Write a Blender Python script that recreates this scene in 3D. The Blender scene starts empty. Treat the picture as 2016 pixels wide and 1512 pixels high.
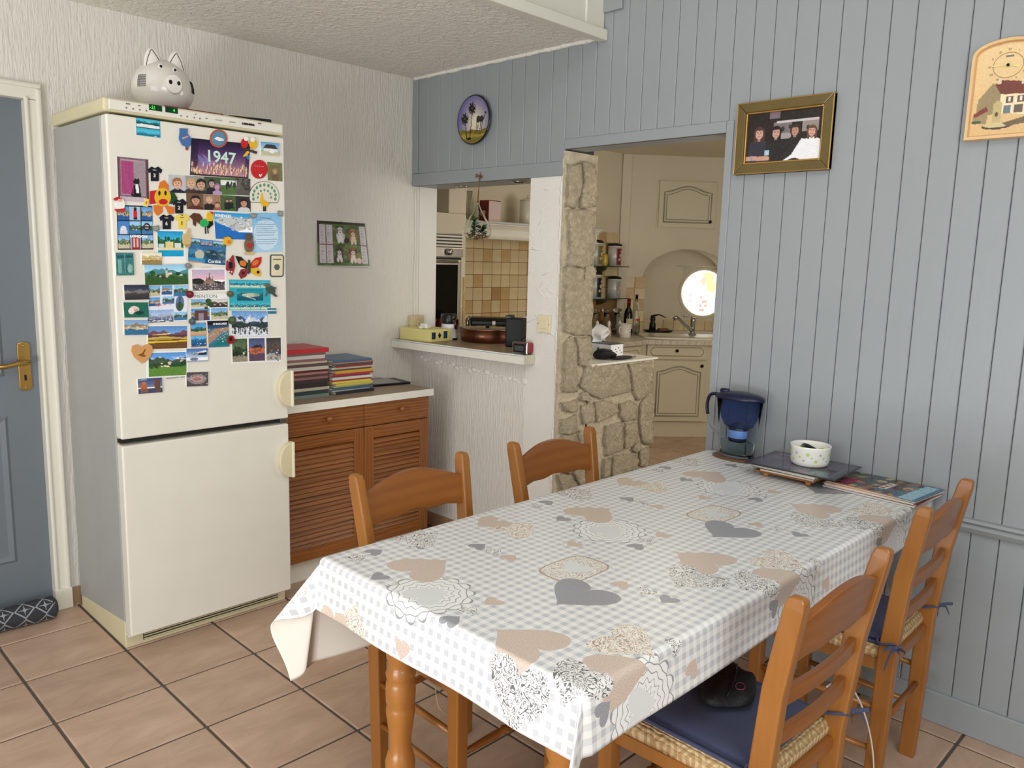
import bpy, bmesh, math, random
import numpy as np
from mathutils import Vector, Matrix, noise as mnoise
random.seed(7); rng = np.random.default_rng(7)
SC = bpy.context.scene
COL = SC.collection

# ------------------------------------------------------------------ camera
CAM = Vector((-2.6767, -3.4048, 1.4364))
FW = Vector((0.70431835, 0.69293733, -0.15418661))
RT = Vector((0.70410257, -0.70956931, 0.02740378))
UP = Vector((0.09041699, 0.12786417, 0.98766164))
FPX = 1570.96
cd = bpy.data.cameras.new('camera'); co = bpy.data.objects.new('camera', cd); COL.objects.link(co)
cd.sensor_width = 36; cd.sensor_fit = 'HORIZONTAL'; cd.lens = FPX / 2016 * 36; cd.clip_start = .02; cd.clip_end = 60
mw = Matrix((RT, UP, -FW)).transposed().to_4x4(); mw.translation = CAM
co.matrix_world = mw
SC.camera = co
# ------------------------------------------------------------------ world, lights, exposure
w = bpy.data.worlds.new('sky'); SC.world = w; w.use_nodes = True
bg = w.node_tree.nodes['Background']; bg.inputs[0].default_value = (.9, .95, 1, 1); bg.inputs[1].default_value = 1.0
def area(name, loc, rot, sx, sy, power, col=(1, 1, 1)):
    l = bpy.data.lights.new(name, 'AREA'); l.shape = 'RECTANGLE'; l.size = sx; l.size_y = sy; l.energy = power; l.color = col
    o = bpy.data.objects.new(name, l); COL.objects.link(o); o.location = loc; o.rotation_euler = rot
    return o
PI = math.pi
# daylight coming in through an assumed glazed door on the left and an assumed window behind, both out of view
area('daylight_assumed_glazed_door', (-4.86, -2.75, 1.2), (0, -PI / 2, 0), 2.1, 2.0, 44, (.93, .97, 1))
area('added_ceiling_uplight', (-4.84, -2.75, .35), (0, -PI / 2 - 1.25, 0), .6, 2.0, 110, (.97, .99, 1))  # added uplight at the foot of the door, brightens the ceiling
area('daylight_assumed_rear_window', (-3.1, -5.42, 1.55), (PI / 2, 0, 0), 1.8, 1.3, 50, (.95, .98, 1))
area('added_overhead_light', (-2.6, -3.9, 3.52), (0, 0, 0), 1.6, 1.4, 44, (.94, .975, 1))  # bare light added under the closed upper ceiling, no roof window is built
# kitchen: assumed warm lamp, added without a fixture, and an added side fill that lights the stone, no window there
area('assumed_kitchen_lamp', (1.7, -.55, 2.30), (0, 0, 0), .5, .5, 4, (1, .88, .70))
area('added_kitchen_fill', (1.5, -2.64, 1.45), (PI / 2, 0, 0), 1.4, 1.1, 30, (1, .95, .86))
VS = SC.view_settings
VS.view_transform = 'Standard'; VS.look = 'None'; VS.gamma = 1; VS.use_curve_mapping = False; VS.exposure = -0.2

# ------------------------------------------------------------------ helpers
def ray(u, v): return FW + RT * ((u - 1008) / FPX) - UP * ((v - 756) / FPX)
def on(u, v, ax, val):
    r = ray(u, v); t = (val - CAM[ax]) / r[ax]; return CAM + r * t
def onX(u, v, x=0.0): return on(u, v, 0, x)
def onY(u, v, y=0.0): return on(u, v, 1, y)
def onZ(u, v, z=0.0): return on(u, v, 2, z)
def lin(c):
    c = c / 255.0
    return c / 12.92 if c <= .04045 else ((c + .055) / 1.055) ** 2.4
def rgb(r, g=None, b=None):
    if g is None: r, g, b = r
    return (lin(r), lin(g), lin(b), 1)
class NT:
    def __init__(s, name):
        s.m = bpy.data.materials.new(name); s.m.use_nodes = True; s.t = s.m.node_tree; s.n = s.t.nodes; s.l = s.t.links
        s.b = s.n['Principled BSDF']; s.out = s.n['Material Output']
    def nd(s, typ, **k):
        n = s.n.new(typ)
        for a, b in k.items(): setattr(n, a, b)
        return n
    def ln(s, a, b): s.l.new(a, b)
    def sock(s, inp, v):
        if isinstance(v, bpy.types.NodeSocket): s.l.new(v, inp)
        elif v is not None: inp.default_value = v
    def math(s, op, a, b=None, c=None):
        n = s.nd('ShaderNodeMath', operation=op)
        s.sock(n.inputs[0], a); s.sock(n.inputs[1], b); s.sock(n.inputs[2], c)
        return n.outputs[0]
    def mix(s, f, a, b):
        n = s.nd('ShaderNodeMix', data_type='RGBA')
        s.sock(n.inputs[0], f); s.sock(n.inputs[6], a); s.sock(n.inputs[7], b)
        return n.outputs[2]
    def coord(s, scale=(1, 1, 1), rot=(0, 0, 0), kind='Object'):
        t = s.nd('ShaderNodeTexCoord'); m = s.nd('ShaderNodeMapping'); s.ln(t.outputs[kind], m.inputs[0])
        m.inputs['Scale'].default_value = scale; m.inputs['Rotation'].default_value = rot
        return m.outputs[0]
    def noise(s, vec, scale=5, detail=3, rough=.5, dist=0):
        n = s.nd('ShaderNodeTexNoise'); s.ln(vec, n.inputs['Vector']); n.inputs['Scale'].default_value = scale
        n.inputs['Detail'].default_value = detail; n.inputs['Roughness'].default_value = rough; n.inputs['Distortion'].default_value = dist
        return n.outputs[0]
    def ramp(s, f, stops):
        n = s.nd('ShaderNodeValToRGB'); s.ln(f, n.inputs[0]); e = n.color_ramp.elements
        while len(e) < len(stops): e.new(.5)
        for el, (p, c) in zip(e, stops): el.position = p; el.color = c
        return n.outputs[0]
    def bump(s, h, strength=.3, dist=.01, prev=None):
        n = s.nd('ShaderNodeBump'); n.inputs['Strength'].default_value = strength; n.inputs['Distance'].default_value = dist
        s.ln(h, n.inputs['Height']); 
        if prev: s.ln(prev, n.inputs['Normal'])
        return n.outputs[0]
MATS = {}
def mat(name, col=(200, 200, 200), rough=.5, metal=0, spec=None, trans=0, ior=1.45, emit=0, alpha=1, coat=0, bump=None, var=0, sheen=0):
    """plain procedural material: slight noise variation (var) and optional bump=(scale,strength,dist[,stretch])"""
    if name in MATS: return MATS[name]
    t = NT(name); b = t.b; c = rgb(col)
    b.inputs['Base Color'].default_value = c; b.inputs['Roughness'].default_value = rough; b.inputs['Metallic'].default_value = metal
    if spec is not None: b.inputs['Specular IOR Level'].default_value = spec
    b.inputs['Transmission Weight'].default_value = trans; b.inputs['IOR'].default_value = ior; b.inputs['Alpha'].default_value = alpha
    b.inputs['Coat Weight'].default_value = coat; b.inputs['Coat Roughness'].default_value = .08
    if emit: b.inputs['Emission Color'].default_value = c; b.inputs['Emission Strength'].default_value = emit
    if sheen: b.inputs['Sheen Weight'].default_value = sheen
    if var:
        f = t.noise(t.coord(), 9, 4)
        hi = [min(1, x * (1 + var)) for x in c[:3]] + [1]; lo = [x * (1 - var) for x in c[:3]] + [1]
        t.ln(t.ramp(f, [(.3, lo), (.7, hi)]), b.inputs['Base Color'])
    if bump:
        st = bump[3] if len(bump) > 3 else (1, 1, 1)
        t.ln(t.bump(t.noise(t.coord(st), bump[0], 4), bump[1], bump[2]), b.inputs['Normal'])
    MATS[name] = t.m
    return t.m
class G:
    def __init__(s): s.v = []; s.f = []; s.mi = []; s.sm = []
    def add(s, vs, fs, mi=0, smooth=False):
        o = len(s.v); s.v += [tuple(p) for p in vs]
        for f in fs: s.f.append([o + i for i in f]); s.mi.append(mi); s.sm.append(smooth)
        return s
    def box(s, x0, x1, y0, y1, z0, z1, mi=0):
        return s.add([(x, y, z) for x in (x0, x1) for y in (y0, y1) for z in (z0, z1)],
                     [(0, 1, 3, 2), (4, 6, 7, 5), (0, 4, 5, 1), (2, 3, 7, 6), (0, 2, 6, 4), (1, 5, 7, 3)], mi)
    def prism(s, poly, a0, a1, ax='z', mi=0, smooth=False):
        n = len(poly)
        def P(p, a): return {'x': (a, p[0], p[1]), 'y': (p[0], a, p[1]), 'z': (p[0], p[1], a)}[ax]
        vs = [P(p, a0) for p in poly] + [P(p, a1) for p in poly]
        s.add(vs, [list(range(n))[::-1], list(range(n, 2 * n))], mi)
        o = len(s.v) - 2 * n
        for i in range(n):
            j = (i + 1) % n; s.f.append([o + i, o + j, o + n + j, o + n + i]); s.mi.append(mi); s.sm.append(smooth)
        return s
    def lathe(s, prof, n=24, c=(0, 0, 0), ax='z', mi=0, sx=1, sy=1, smooth=True, close=True):
        vs = []; k = len(prof)
        for i in range(n):
            a = 2 * PI * i / n; ca, sa = math.cos(a) * sx, math.sin(a) * sy
            for r, z in prof:
                p = {'z': (r * ca, r * sa, z), 'y': (r * ca, z, r * sa), 'x': (z, r * ca, r * sa)}[ax]
                vs.append((c[0] + p[0], c[1] + p[1], c[2] + p[2]))
        fs = []
        for i in range(n):
            j = (i + 1) % n
            for q in range(k - 1): fs.append((i * k + q, j * k + q, j * k + q + 1, i * k + q + 1))
        s.add(vs, fs, mi, smooth)
        if close:
            o = len(s.v) - n * k
            for q in (0, k - 1):
                if prof[q][0] > 1e-5: s.f.append([o + i * k + q for i in range(n)]); s.mi.append(mi); s.sm.append(False)
        return s
    def tube(s, pts, r, n=8, mi=0, cap=True, flat=None):
        pts = [Vector(p) for p in pts]; m = len(pts)
        rs = r if isinstance(r, (list, tuple)) else [r] * m
        vs = []; pu = None
        for i, p in enumerate(pts):
            d = (pts[min(i + 1, m - 1)] - pts[max(i - 1, 0)])
            d = d.normalized() if d.length > 1e-9 else Vector((0, 0, 1))
            if pu is None: pu = d.orthogonal().normalized() if flat is None else Vector(flat)
            u = (pu - d * pu.dot(d)); u = u.normalized() if u.length > 1e-6 else d.orthogonal().normalized(); pu = u; v2 = d.cross(u)
            for k in range(n):
                a = 2 * PI * k / n; vs.append(p + (u * math.cos(a) + v2 * math.sin(a)) * rs[i])
        fs = [(i * n + k, i * n + (k + 1) % n, (i + 1) * n + (k + 1) % n, (i + 1) * n + k) for i in range(m - 1) for k in range(n)]
        s.add(vs, fs, mi, True)
        if cap:
            o = len(s.v) - m * n
            s.f.append([o + k for k in range(n)][::-1]); s.mi.append(mi); s.sm.append(False)
            s.f.append([o + (m - 1) * n + k for k in range(n)]); s.mi.append(mi); s.sm.append(False)
        return s
    def bar(s, pts, wv, hv, mi=0):
        """rectangular section swept along pts; wv, hv half-size vectors (or lists of them)"""
        m = len(pts); vs = []
        for i, p in enumerate(pts):
            p = Vector(p); a = Vector(wv[i] if isinstance(wv, list) else wv); b = Vector(hv[i] if isinstance(hv, list) else hv)
            vs += [p - a - b, p + a - b, p + a + b, p - a + b]
        fs = [(i * 4 + k, i * 4 + (k + 1) % 4, i * 4 + 4 + (k + 1) % 4, i * 4 + 4 + k) for i in range(m - 1) for k in range(4)]
        fs += [(3, 2, 1, 0), tuple((m - 1) * 4 + k for k in range(4))]
        return s.add(vs, fs, mi)
    def ball(s, c, rx, ry=None, rz=None, nu=16, nv=10, mi=0):
        ry = rx if ry is None else ry; rz = rx if rz is None else rz
        vs = [(c[0], c[1], c[2] - rz)]
        for j in range(1, nv):
            t = -PI / 2 + PI * j / nv
            for i in range(nu):
                a = 2 * PI * i / nu; vs.append((c[0] + rx * math.cos(t) * math.cos(a), c[1] + ry * math.cos(t) * math.sin(a), c[2] + rz * math.sin(t)))
        vs.append((c[0], c[1], c[2] + rz)); L = len(vs) - 1
        fs = [(0, 1 + (i + 1) % nu, 1 + i) for i in range(nu)]
        for j in range(nv - 2):
            for i in range(nu):
                a = 1 + j * nu; fs.append((a + i, a + (i + 1) % nu, a + nu + (i + 1) % nu, a + nu + i))
        a = 1 + (nv - 2) * nu
        fs += [(a + i, a + (i + 1) % nu, L) for i in range(nu)]
        return s.add(vs, fs, mi, True)
    def surf(s, fn, nu, nv, mi=0, smooth=True, wrap=False):
        vs = [fn(i / (nu - (0 if wrap else 1)), j / (nv - 1)) for i in range(nu) for j in range(nv)]
        fs = [(i * nv + j, ((i + 1) % nu) * nv + j, ((i + 1) % nu) * nv + j + 1, i * nv + j + 1) for i in range(nu if wrap else nu - 1) for j in range(nv - 1)]
        return s.add(vs, fs, mi, smooth)
    def xf(s, M_, start=0):
        for i in range(start, len(s.v)): s.v[i] = tuple(M_ @ Vector(s.v[i]))
        return s
def basis(o): return Matrix.LocRotScale(o.location, o.rotation_euler, o.scale)
def obj(name, g, mats, parent=None, bevel=0, seg=2, world=False, fix=True):
    """one mesh object. world=True: g is in world coordinates although it has a parent"""
    me = bpy.data.meshes.new(name)
    vs = g.v
    if world and parent is not None:
        inv = basis(parent).inverted()
        if parent.parent: inv = inv @ basis(parent.parent).inverted()
        vs = [tuple(inv @ Vector(v)) for v in vs]
    me.from_pydata(vs, [], g.f)
    mats = mats if isinstance(mats, (list, tuple)) else [mats]
    for m_ in mats: me.materials.append(m_)
    me.polygons.foreach_set('material_index', g.mi); me.polygons.foreach_set('use_smooth', g.sm)
    if fix:
        bm = bmesh.new(); bm.from_mesh(me); bmesh.ops.recalc_face_normals(bm, faces=bm.faces); bm.to_mesh(me); bm.free()
    me.update()
    o = bpy.data.objects.new(name, me); COL.objects.link(o)
    if parent is not None: o.parent = parent
    if bevel:
        md = o.modifiers.new('bevel', 'BEVEL'); md.width = bevel; md.segments = seg; md.limit_method = 'ANGLE'; md.angle_limit = .7
    return o
def tag(o, label=None, cat=None, group=None, kind=None):
    if label: o['label'] = label
    if cat: o['category'] = cat
    if group: o['group'] = group
    if kind: o['kind'] = kind
    return o
def thing(name, label, cat, loc=(0, 0, 0), rz=0, group=None):
    o = bpy.data.objects.new(name, None); COL.objects.link(o); o.location = loc; o.rotation_euler = (0, 0, rz); o.empty_display_size = .05
    return tag(o, label, cat, group)
def struct(name, g, m, bevel=0): return tag(obj(name, g, m, bevel=bevel), kind='structure')
def sempty(name, loc=(0, 0, 0), rz=0):
    o = bpy.data.objects.new(name, None); COL.objects.link(o); o.location = loc; o.rotation_euler = (0, 0, rz); o['kind'] = 'structure'; return o
def share(src, name, parent, loc, rot=None, m=None):
    o = bpy.data.objects.new(name, src.data); COL.objects.link(o); o.parent = parent; o.location = loc
    if rot: o.rotation_euler = rot
    for md in src.modifiers:
        n = o.modifiers.new(md.name, md.type); n.width = md.width; n.segments = md.segments; n.limit_method = 'ANGLE'; n.angle_limit = .7
    return o
def dup(root):
    r = root.copy(); COL.objects.link(r)
    for ch in list(root.children):
        c = ch.copy(); COL.objects.link(c); c.parent = r
        for gch in list(ch.children):
            d2 = gch.copy(); COL.objects.link(d2); d2.parent = c
    return r
def text(s, size, P, ux, uz, m, parent=None, name='lettering', sx=1.0, bold=0, align='LEFT', lift=.0006):
    cu = bpy.data.curves.new('txt', 'FONT'); cu.body = s; cu.size = size; cu.align_x = align; cu.resolution_u = 3; cu.offset = bold
    t = bpy.data.objects.new('txt', cu); COL.objects.link(t)
    me0 = bpy.data.meshes.new_from_object(t)
    P = Vector(P); ux = Vector(ux).normalized(); uz = Vector(uz).normalized(); nn = ux.cross(uz).normalized()
    g = G(); g.v = [tuple(P + ux * (v.co.x * sx) + uz * v.co.y + nn * lift) for v in me0.vertices]
    for p in me0.polygons: g.f.append(list(p.vertices)); g.mi.append(0); g.sm.append(False)
    bpy.data.objects.remove(t); bpy.data.curves.remove(cu); bpy.data.meshes.remove(me0)
    return obj(name, g, m, parent, world=True, fix=False)
# ---- flat print: a painted grid of vertex colours
class Canvas:
    def __init__(s, w, h, bg=(255, 255, 255)):
        s.w, s.h = w, h; s.a = np.zeros((h, w, 3)); s.a[:] = bg
        s.X, s.Y = np.meshgrid((np.arange(w)) / (w - 1), 1 - (np.arange(h)) / (h - 1))   # y up, 0..1
    def put(s, mk, c, op=1.0):
        c = np.array(c, float); s.a[mk] = s.a[mk] * (1 - op) + (c[mk] if c.ndim == 3 else c) * op; return s
    def rect(s, x0, y0, x1, y1, c, op=1.0): return s.put((s.X >= x0) & (s.X <= x1) & (s.Y >= y0) & (s.Y <= y1), c, op)
    def ell(s, cx, cy, rx, ry, c, op=1.0): return s.put(((s.X - cx) / rx) ** 2 + ((s.Y - cy) / ry) ** 2 <= 1, c, op)
    def poly(s, pts, c, op=1.0):
        ins = np.zeros(s.X.shape, bool); n = len(pts)
        for i in range(n):
            (x1, y1), (x2, y2) = pts[i], pts[(i + 1) % n]
            if y1 == y2: continue
            cnd = ((y1 > s.Y) != (y2 > s.Y)) & (s.X < (x2 - x1) * (s.Y - y1) / (y2 - y1) + x1); ins ^= cnd
        return s.put(ins, c, op)
    def line(s, x0, y0, x1, y1, wd, c, op=1.0):
        asp = s.w / s.h; dx, dy = (x1 - x0) * asp, y1 - y0; L = dx * dx + dy * dy + 1e-12
        px, py = (s.X - x0) * asp, s.Y - y0; t = np.clip((px * dx + py * dy) / L, 0, 1)
        return s.put((px - t * dx) ** 2 + (py - t * dy) ** 2 <= (wd / 2) ** 2, c, op)
    def grad(s, y0, c0, y1, c1, x0=0, x1=1):
        t = np.clip((s.Y - y0) / (y1 - y0), 0, 1)[..., None]; c = np.array(c0) * (1 - t) + np.array(c1) * t
        return s.put((s.Y >= min(y0, y1)) & (s.Y <= max(y0, y1)) & (s.X >= x0) & (s.X <= x1), c)
    def hill(s, base, amp, freq, c, seed=0, x0=0, x1=1, op=1.0):
        r = np.random.default_rng(seed); y = base + sum(amp / (k + 1) * np.sin(s.X * freq * (k + 1) * 2 * PI + r.uniform(0, 6.3)) for k in range(5)) * .6
        return s.put((s.Y <= y) & (s.X >= x0) & (s.X <= x1), c, op)
    def grain(s, amt, y0=0, y1=1, seed=0, x0=0, x1=1):
        r = np.random.default_rng(seed); mk = (s.Y >= y0) & (s.Y <= y1) & (s.X >= x0) & (s.X <= x1)
        n = r.normal(0, amt, s.a.shape[:2])[..., None]; s.a[mk] = np.clip(s.a + n, 0, 255)[mk]; return s
    def specks(s, n, y0, y1, cols, rx, ry, seed=0, x0=0, x1=1):
        r = np.random.default_rng(seed)
        for i in range(n): s.ell(r.uniform(x0, x1), r.uniform(y0, y1), rx * r.uniform(.5, 1.3), ry * r.uniform(.5, 1.3), cols[i % len(cols)])
        return s
    def paste(s, o, x0, y0, x1, y1):
        mk = (s.X >= x0) & (s.X <= x1) & (s.Y >= y0) & (s.Y <= y1)
        ix = np.clip(((s.X - x0) / (x1 - x0) * (o.w - 1)).round().astype(int), 0, o.w - 1); iy = np.clip(((1 - (s.Y - y0) / (y1 - y0)) * (o.h - 1)).round().astype(int), 0, o.h - 1)
        return s.put(mk, o.a[iy, ix])
def print_mat(rough=.35):
    nm = 'printed_paper_%02d' % int(rough * 100)
    if nm in MATS: return MATS[nm]
    t = NT(nm); a = t.nd('ShaderNodeAttribute', attribute_name='print'); t.ln(a.outputs['Color'], t.b.inputs['Base Color']); t.b.inputs['Roughness'].default_value = rough
    MATS[nm] = t.m; return t.m
def print_mesh(name, cv, fn, parent, m=None, fix=False):
    """cv: Canvas; fn(x,y) in 0..1 -> world point"""
    w, h = cv.w, cv.h
    g = G(); g.v = [tuple(fn(cv.X[j, i], cv.Y[j, i])) for j in range(h) for i in range(w)]
    g.f = [(j * w + i, (j + 1) * w + i, (j + 1) * w + i + 1, j * w + i + 1) for j in range(h - 1) for i in range(w - 1)]
    g.mi = [0] * len(g.f); g.sm = [True] * len(g.f)
    o = obj(name, g, m or print_mat(), parent, world=True, fix=fix)
    c = np.clip(cv.a, 0, 255).reshape(-1, 3) / 255; c = np.where(c <= .04045, c / 12.92, ((c + .055) / 1.055) ** 2.4)
    at = o.data.color_attributes.new('print', 'FLOAT_COLOR', 'POINT')
    at.data.foreach_set('color', np.concatenate([c, np.ones((len(c), 1))], 1).astype(np.float32).ravel())
    return o
# ------------------------------------------------------------------ materials of the setting
def plaster(name, col, streak=True, strength=.5):
    t = NT(name); v = t.coord((1, 1, .13) if streak else (1, 1, 1)); n1 = t.noise(v, 120, 3, .55, .4 if streak else 0)
    n2 = t.noise(t.coord((1, 1, .35)), 38, 4, .6); h = t.math('ADD', n1, t.math('MULTIPLY', n2, .8))
    t.ln(t.bump(h, strength, .012), t.b.inputs['Normal'])
    c = rgb(col); f = t.noise(t.coord(), 2.2, 3)
    t.ln(t.ramp(f, [(.3, [x * .94 for x in c[:3]] + [1]), (.7, c)]), t.b.inputs['Base Color']); t.b.inputs['Roughness'].default_value = .85
    return t.m
m_plaster = plaster('white_streaked_plaster', (226, 221, 212))
m_smooth = plaster('white_trowelled_plaster', (232, 228, 220), False, .22)
m_cream = plaster('cream_kitchen_plaster', (222, 212, 190), False, .08)
t = NT('textured_ceiling'); h = t.noise(t.coord(), 42, 4, .62, .3)
t.ln(t.bump(h, .8, .02), t.b.inputs['Normal']); t.b.inputs['Base Color'].default_value = rgb(236, 232, 222); t.b.inputs['Roughness'].default_value = .9; m_ceil = t.m
def painted(name, col, rough=.42):
    t = NT(name); c = rgb(col); f = t.noise(t.coord(), 3, 3); t.ln(t.ramp(f, [(.3, [x * .96 for x in c[:3]] + [1]), (.7, c)]), t.b.inputs['Base Color'])
    t.ln(t.bump(t.noise(t.coord((1, 1, .08)), 160, 2), .08, .003), t.b.inputs['Normal']); t.b.inputs['Roughness'].default_value = rough; return t.m
m_blue = painted('grey_blue_panel_paint', (148, 153, 156))
m_groove = mat('panel_groove_shadow_gap', (58, 62, 66), .8)
m_door = painted('blue_grey_door_paint', (108, 116, 124), .5)
m_cream_gloss = painted('cream_gloss_paint', (226, 222, 208), .45)
def stone_mat(name, col, amp):
    t = NT(name); c = rgb(col); n1 = t.noise(t.coord((1, 1, .8)), 55, 6, .68, .8); n2 = t.noise(t.coord(), 20, 4, .6)
    t.ln(t.bump(t.math('ADD', t.math('MULTIPLY', n1, 1.6), n2), amp, .035), t.b.inputs['Normal'])
    t.ln(t.ramp(n2, [(.3, [x * .80 for x in c[:3]] + [1]), (.65, c)]), t.b.inputs['Base Color']); t.b.inputs['Roughness'].default_value = .9; return t.m
m_stone = stone_mat('pale_limestone', (240, 222, 188), 1.0)
m_mortar = stone_mat('pale_mortar', (234, 218, 188), .7)
def tile_mat(name, a, b_, c_):
    t = NT(name); oi = t.nd('ShaderNodeObjectInfo'); n1 = t.noise(t.coord((1, 2.2, 1)), 5, 5, .6, .6); n2 = t.noise(t.coord(), 60, 3)
    base = t.ramp(n1, [(.32, rgb(a)), (.5, rgb(b_)), (.7, rgb(c_))])
    k = t.math('ADD', .93, t.math('MULTIPLY', oi.outputs['Random'], .12)); mx = t.nd('ShaderNodeMix', data_type='RGBA', blend_type='MULTIPLY'); mx.inputs[0].default_value = 1
    cmb = t.nd('ShaderNodeCombineColor'); [t.ln(k, cmb.inputs[i]) for i in range(3)]
    t.ln(base, mx.inputs[6]); t.ln(cmb.outputs[0], mx.inputs[7]); t.ln(mx.outputs[2], t.b.inputs['Base Color'])
    t.ln(t.bump(t.math('ADD', n1, t.math('MULTIPLY', n2, .3)), .10, .004), t.b.inputs['Normal']); t.b.inputs['Roughness'].default_value = .42; return t.m
m_ftile = tile_mat('terracotta_beige_floor_tile', (178, 148, 126), (190, 160, 138), (204, 174, 152))
m_grout = mat('dark_grey_floor_grout', (94, 84, 74), .9, bump=(220, .4, .003))
m_wtile = [tile_mat('cream_wall_tile_%s' % k, *c) for k, c in dict(pale=((205, 182, 138), (214, 194, 152), (222, 204, 166)), tan=((188, 154, 104), (198, 166, 116), (206, 176, 128)), brown=((168, 130, 84), (178, 142, 96), (190, 156, 110))).items()]
m_wgrout = mat('brown_tile_grout', (150, 116, 74), .9)
m_skirt = tile_mat('brown_skirting_tile', (150, 118, 92), (160, 128, 100), (170, 138, 110))

# ------------------------------------------------------------------ floor and its tiles
T = .326; GX, GY = -2.036, -.858
flo = struct('floor', G().box(-5, 0, -5.5, 0, -.12, -.004).box(0, 4.4, -5.5, 1.2, -.12, -.004), m_grout)
tg = G(); hw = T / 2 - .0045; tg.box(-hw, hw, -hw, hw, -.010, 0)
first = None
for i in range(-5, 17):
    for j in range(-4, 10):
        cx, cy = GX + (i + .5) * T, GY - (j + .5) * T
        if cx < 0 + T * .55:
            if not (-3.6 < cx and -3.65 < cy < .05): continue
            if cy > -T * .4: continue
            if cx - 0 > .1: continue
        else:
            if not (cx < 3.3 and -1.9 < cy < .45): continue
            if cx < .75 and cy > -1.2: continue
        if first is None:
            first = obj('tile', tg, m_ftile, flo, bevel=.004, seg=2); first.location = (cx, cy, 0)
        else: share(first, 'tile', flo, (cx, cy, 0))
# row of cut tiles along the back wall and the threshold column
cut = None
for i in range(-5, 6):
    cx = GX + (i + .5) * T
    if cut is None: cut = obj('tile', G().box(-hw, hw, GY + 2 * T + .0045, -.002, -.010, 0), m_ftile, flo, bevel=.004, seg=2); cut.location = (cx, 0, 0)
    else: share(cut, 'tile', flo, (cx, 0, 0))

# ------------------------------------------------------------------ wall_left (streaked plaster, with the door)
HC = 2.341; DX0, DX1, DH = -2.64, -1.775, 1.985
g = G().box(-5, DX0, 0, .14, 0, 3.6).box(DX0, DX1, 0, .14, DH, 3.6).box(DX1, .16, 0, .14, 0, 3.6)
struct('wall_left', g, m_plaster)
struct('wall_hall', G().box(DX0 - .2, DX1 + .2, .6, .7, 0, 2.4).box(DX0 - .3, DX0 - .2, .14, .7, 0, 2.4).box(DX1 + .2, DX1 + .3, .14, .7, 0, 2.4).box(DX0 - .3, DX1 + .3, .14, .7, -.05, -.002).box(DX0 - .3, DX1 + .3, .14, .7, 2.4, 2.45), m_smooth)
struct('wall_window_side', G().box(-5.1, -4.9, -5.6, -3.9, 0, 3.7).box(-5.1, -4.9, -1.6, .14, 0, 3.7).box(-5.1, -4.9, -3.9, -1.6, 2.4, 3.7).box(-5.1, -4.9, -3.9, -1.6, 0, .12), m_smooth)  # out-of-view wall, its opening is for the assumed glazed door
struct('wall_rear', G().box(-5, -4.1, -5.6, -5.45, 0, 3.7).box(-2.1, .15, -5.6, -5.45, 0, 3.7).box(-4.1, -2.1, -5.6, -5.45, 2.25, 3.7).box(-4.1, -2.1, -5.6, -5.45, 0, .85), m_smooth)  # out-of-view wall, its opening is for the assumed window behind
wf = G()
for y in (-3.9, -2.77, -1.66): wf.box(-5.06, -4.98, y, y + .06, .12, 2.4)
wf.box(-5.06, -4.98, -3.9, -1.6, .12, .18).box(-5.06, -4.98, -3.9, -1.6, 2.34, 2.4)
tag(obj('assumed_window_1', wf, m_cream_gloss), kind='structure')  # frame of the assumed glazed door, out of view
wf = G()
for x in (-4.1, -3.13, -2.16): wf.box(x, x + .06, -5.56, -5.5, .85, 2.25)
wf.box(-4.1, -2.1, -5.56, -5.5, .85, .91).box(-4.1, -2.1, -5.56, -5.5, 2.19, 2.25)
tag(obj('assumed_window_2', wf, m_cream_gloss), kind='structure')  # frame of the assumed window behind, out of view
struct('ceiling_upper', G().box(-5.1, .2, -5.6, .14, 3.6, 3.75), m_ceil)
# lowered ceiling (underside of the landing) and its cream edge boards
struct('ceiling', G().box(-5, 0, -1.225, 0, HC, HC + .03), m_ceil)
g = G().box(-5, -.002, -1.235, -1.215, HC - .005, 3.0)
ce = struct('trim_1', g, m_cream_gloss)
obj('edge_bead', G().prism([(-1.262, HC - .018), (-1.215, HC - .018), (-1.215, HC + .034), (-1.24, HC + .034), (-1.262, HC + .022)], -5, -.001, 'x'), m_cream_gloss, ce, bevel=.004)
obj('edge_batten', G().box(-.115, -.002, -1.242, -1.232, HC + .03, 3.0), m_cream_gloss, ce, bevel=.003)
obj('edge_cap', G().box(-5, -.002, -1.25, -1.2, 2.97, 3.0), m_cream_gloss, ce)
# white bead between lowered ceiling and the blue boarding
g = G(); pts = [(-.004, -y, HC - .003 + .001 * math.sin(y * 37)) for y in np.linspace(0, 1.2, 40)]
g.tube(pts, [.010 + .0012 * math.sin(k * 1.9) for k in range(40)], 8); struct('trim_2', g, m_ceil)

# door in wall_left
d1 = sempty('door_1', (DX0, .03, 0))
g = G().box(DX0 + .045, DX1 - .012, .03, .07, .012, DH - .015)
leaf = obj('door_leaf', g, m_door, d1, bevel=.002, world=True)
def panel(x0, x1, z0, z1, y, name, parent, m):
    gg = G().prism([(x0, z0), (x1, z0), (x1, z1), (x0, z1)], y, y - .001, 'y')
    o = .028
    gg = G()
    a = [(x0, y, z0), (x1, y, z0), (x1, y, z1), (x0, y, z1)]; b2 = [(x0 + .01, y - .007, z0 + .01), (x1 - .01, y - .007, z0 + .01), (x1 - .01, y - .007, z1 - .01), (x0 + .01, y - .007, z1 - .01)]
    c2 = [(x0 + o, y - .001, z0 + o), (x1 - o, y - .001, z0 + o), (x1 - o, y - .001, z1 - o), (x0 + o, y - .001, z1 - o)]
    gg.add(a + b2 + c2, [(i, (i + 1) % 4, 4 + (i + 1) % 4, 4 + i) for i in range(4)] + [(4 + i, 4 + (i + 1) % 4, 8 + (i + 1) % 4, 8 + i) for i in range(4)] + [(8, 9, 10, 11)])
    return obj(name, gg, m, parent, world=True)
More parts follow.
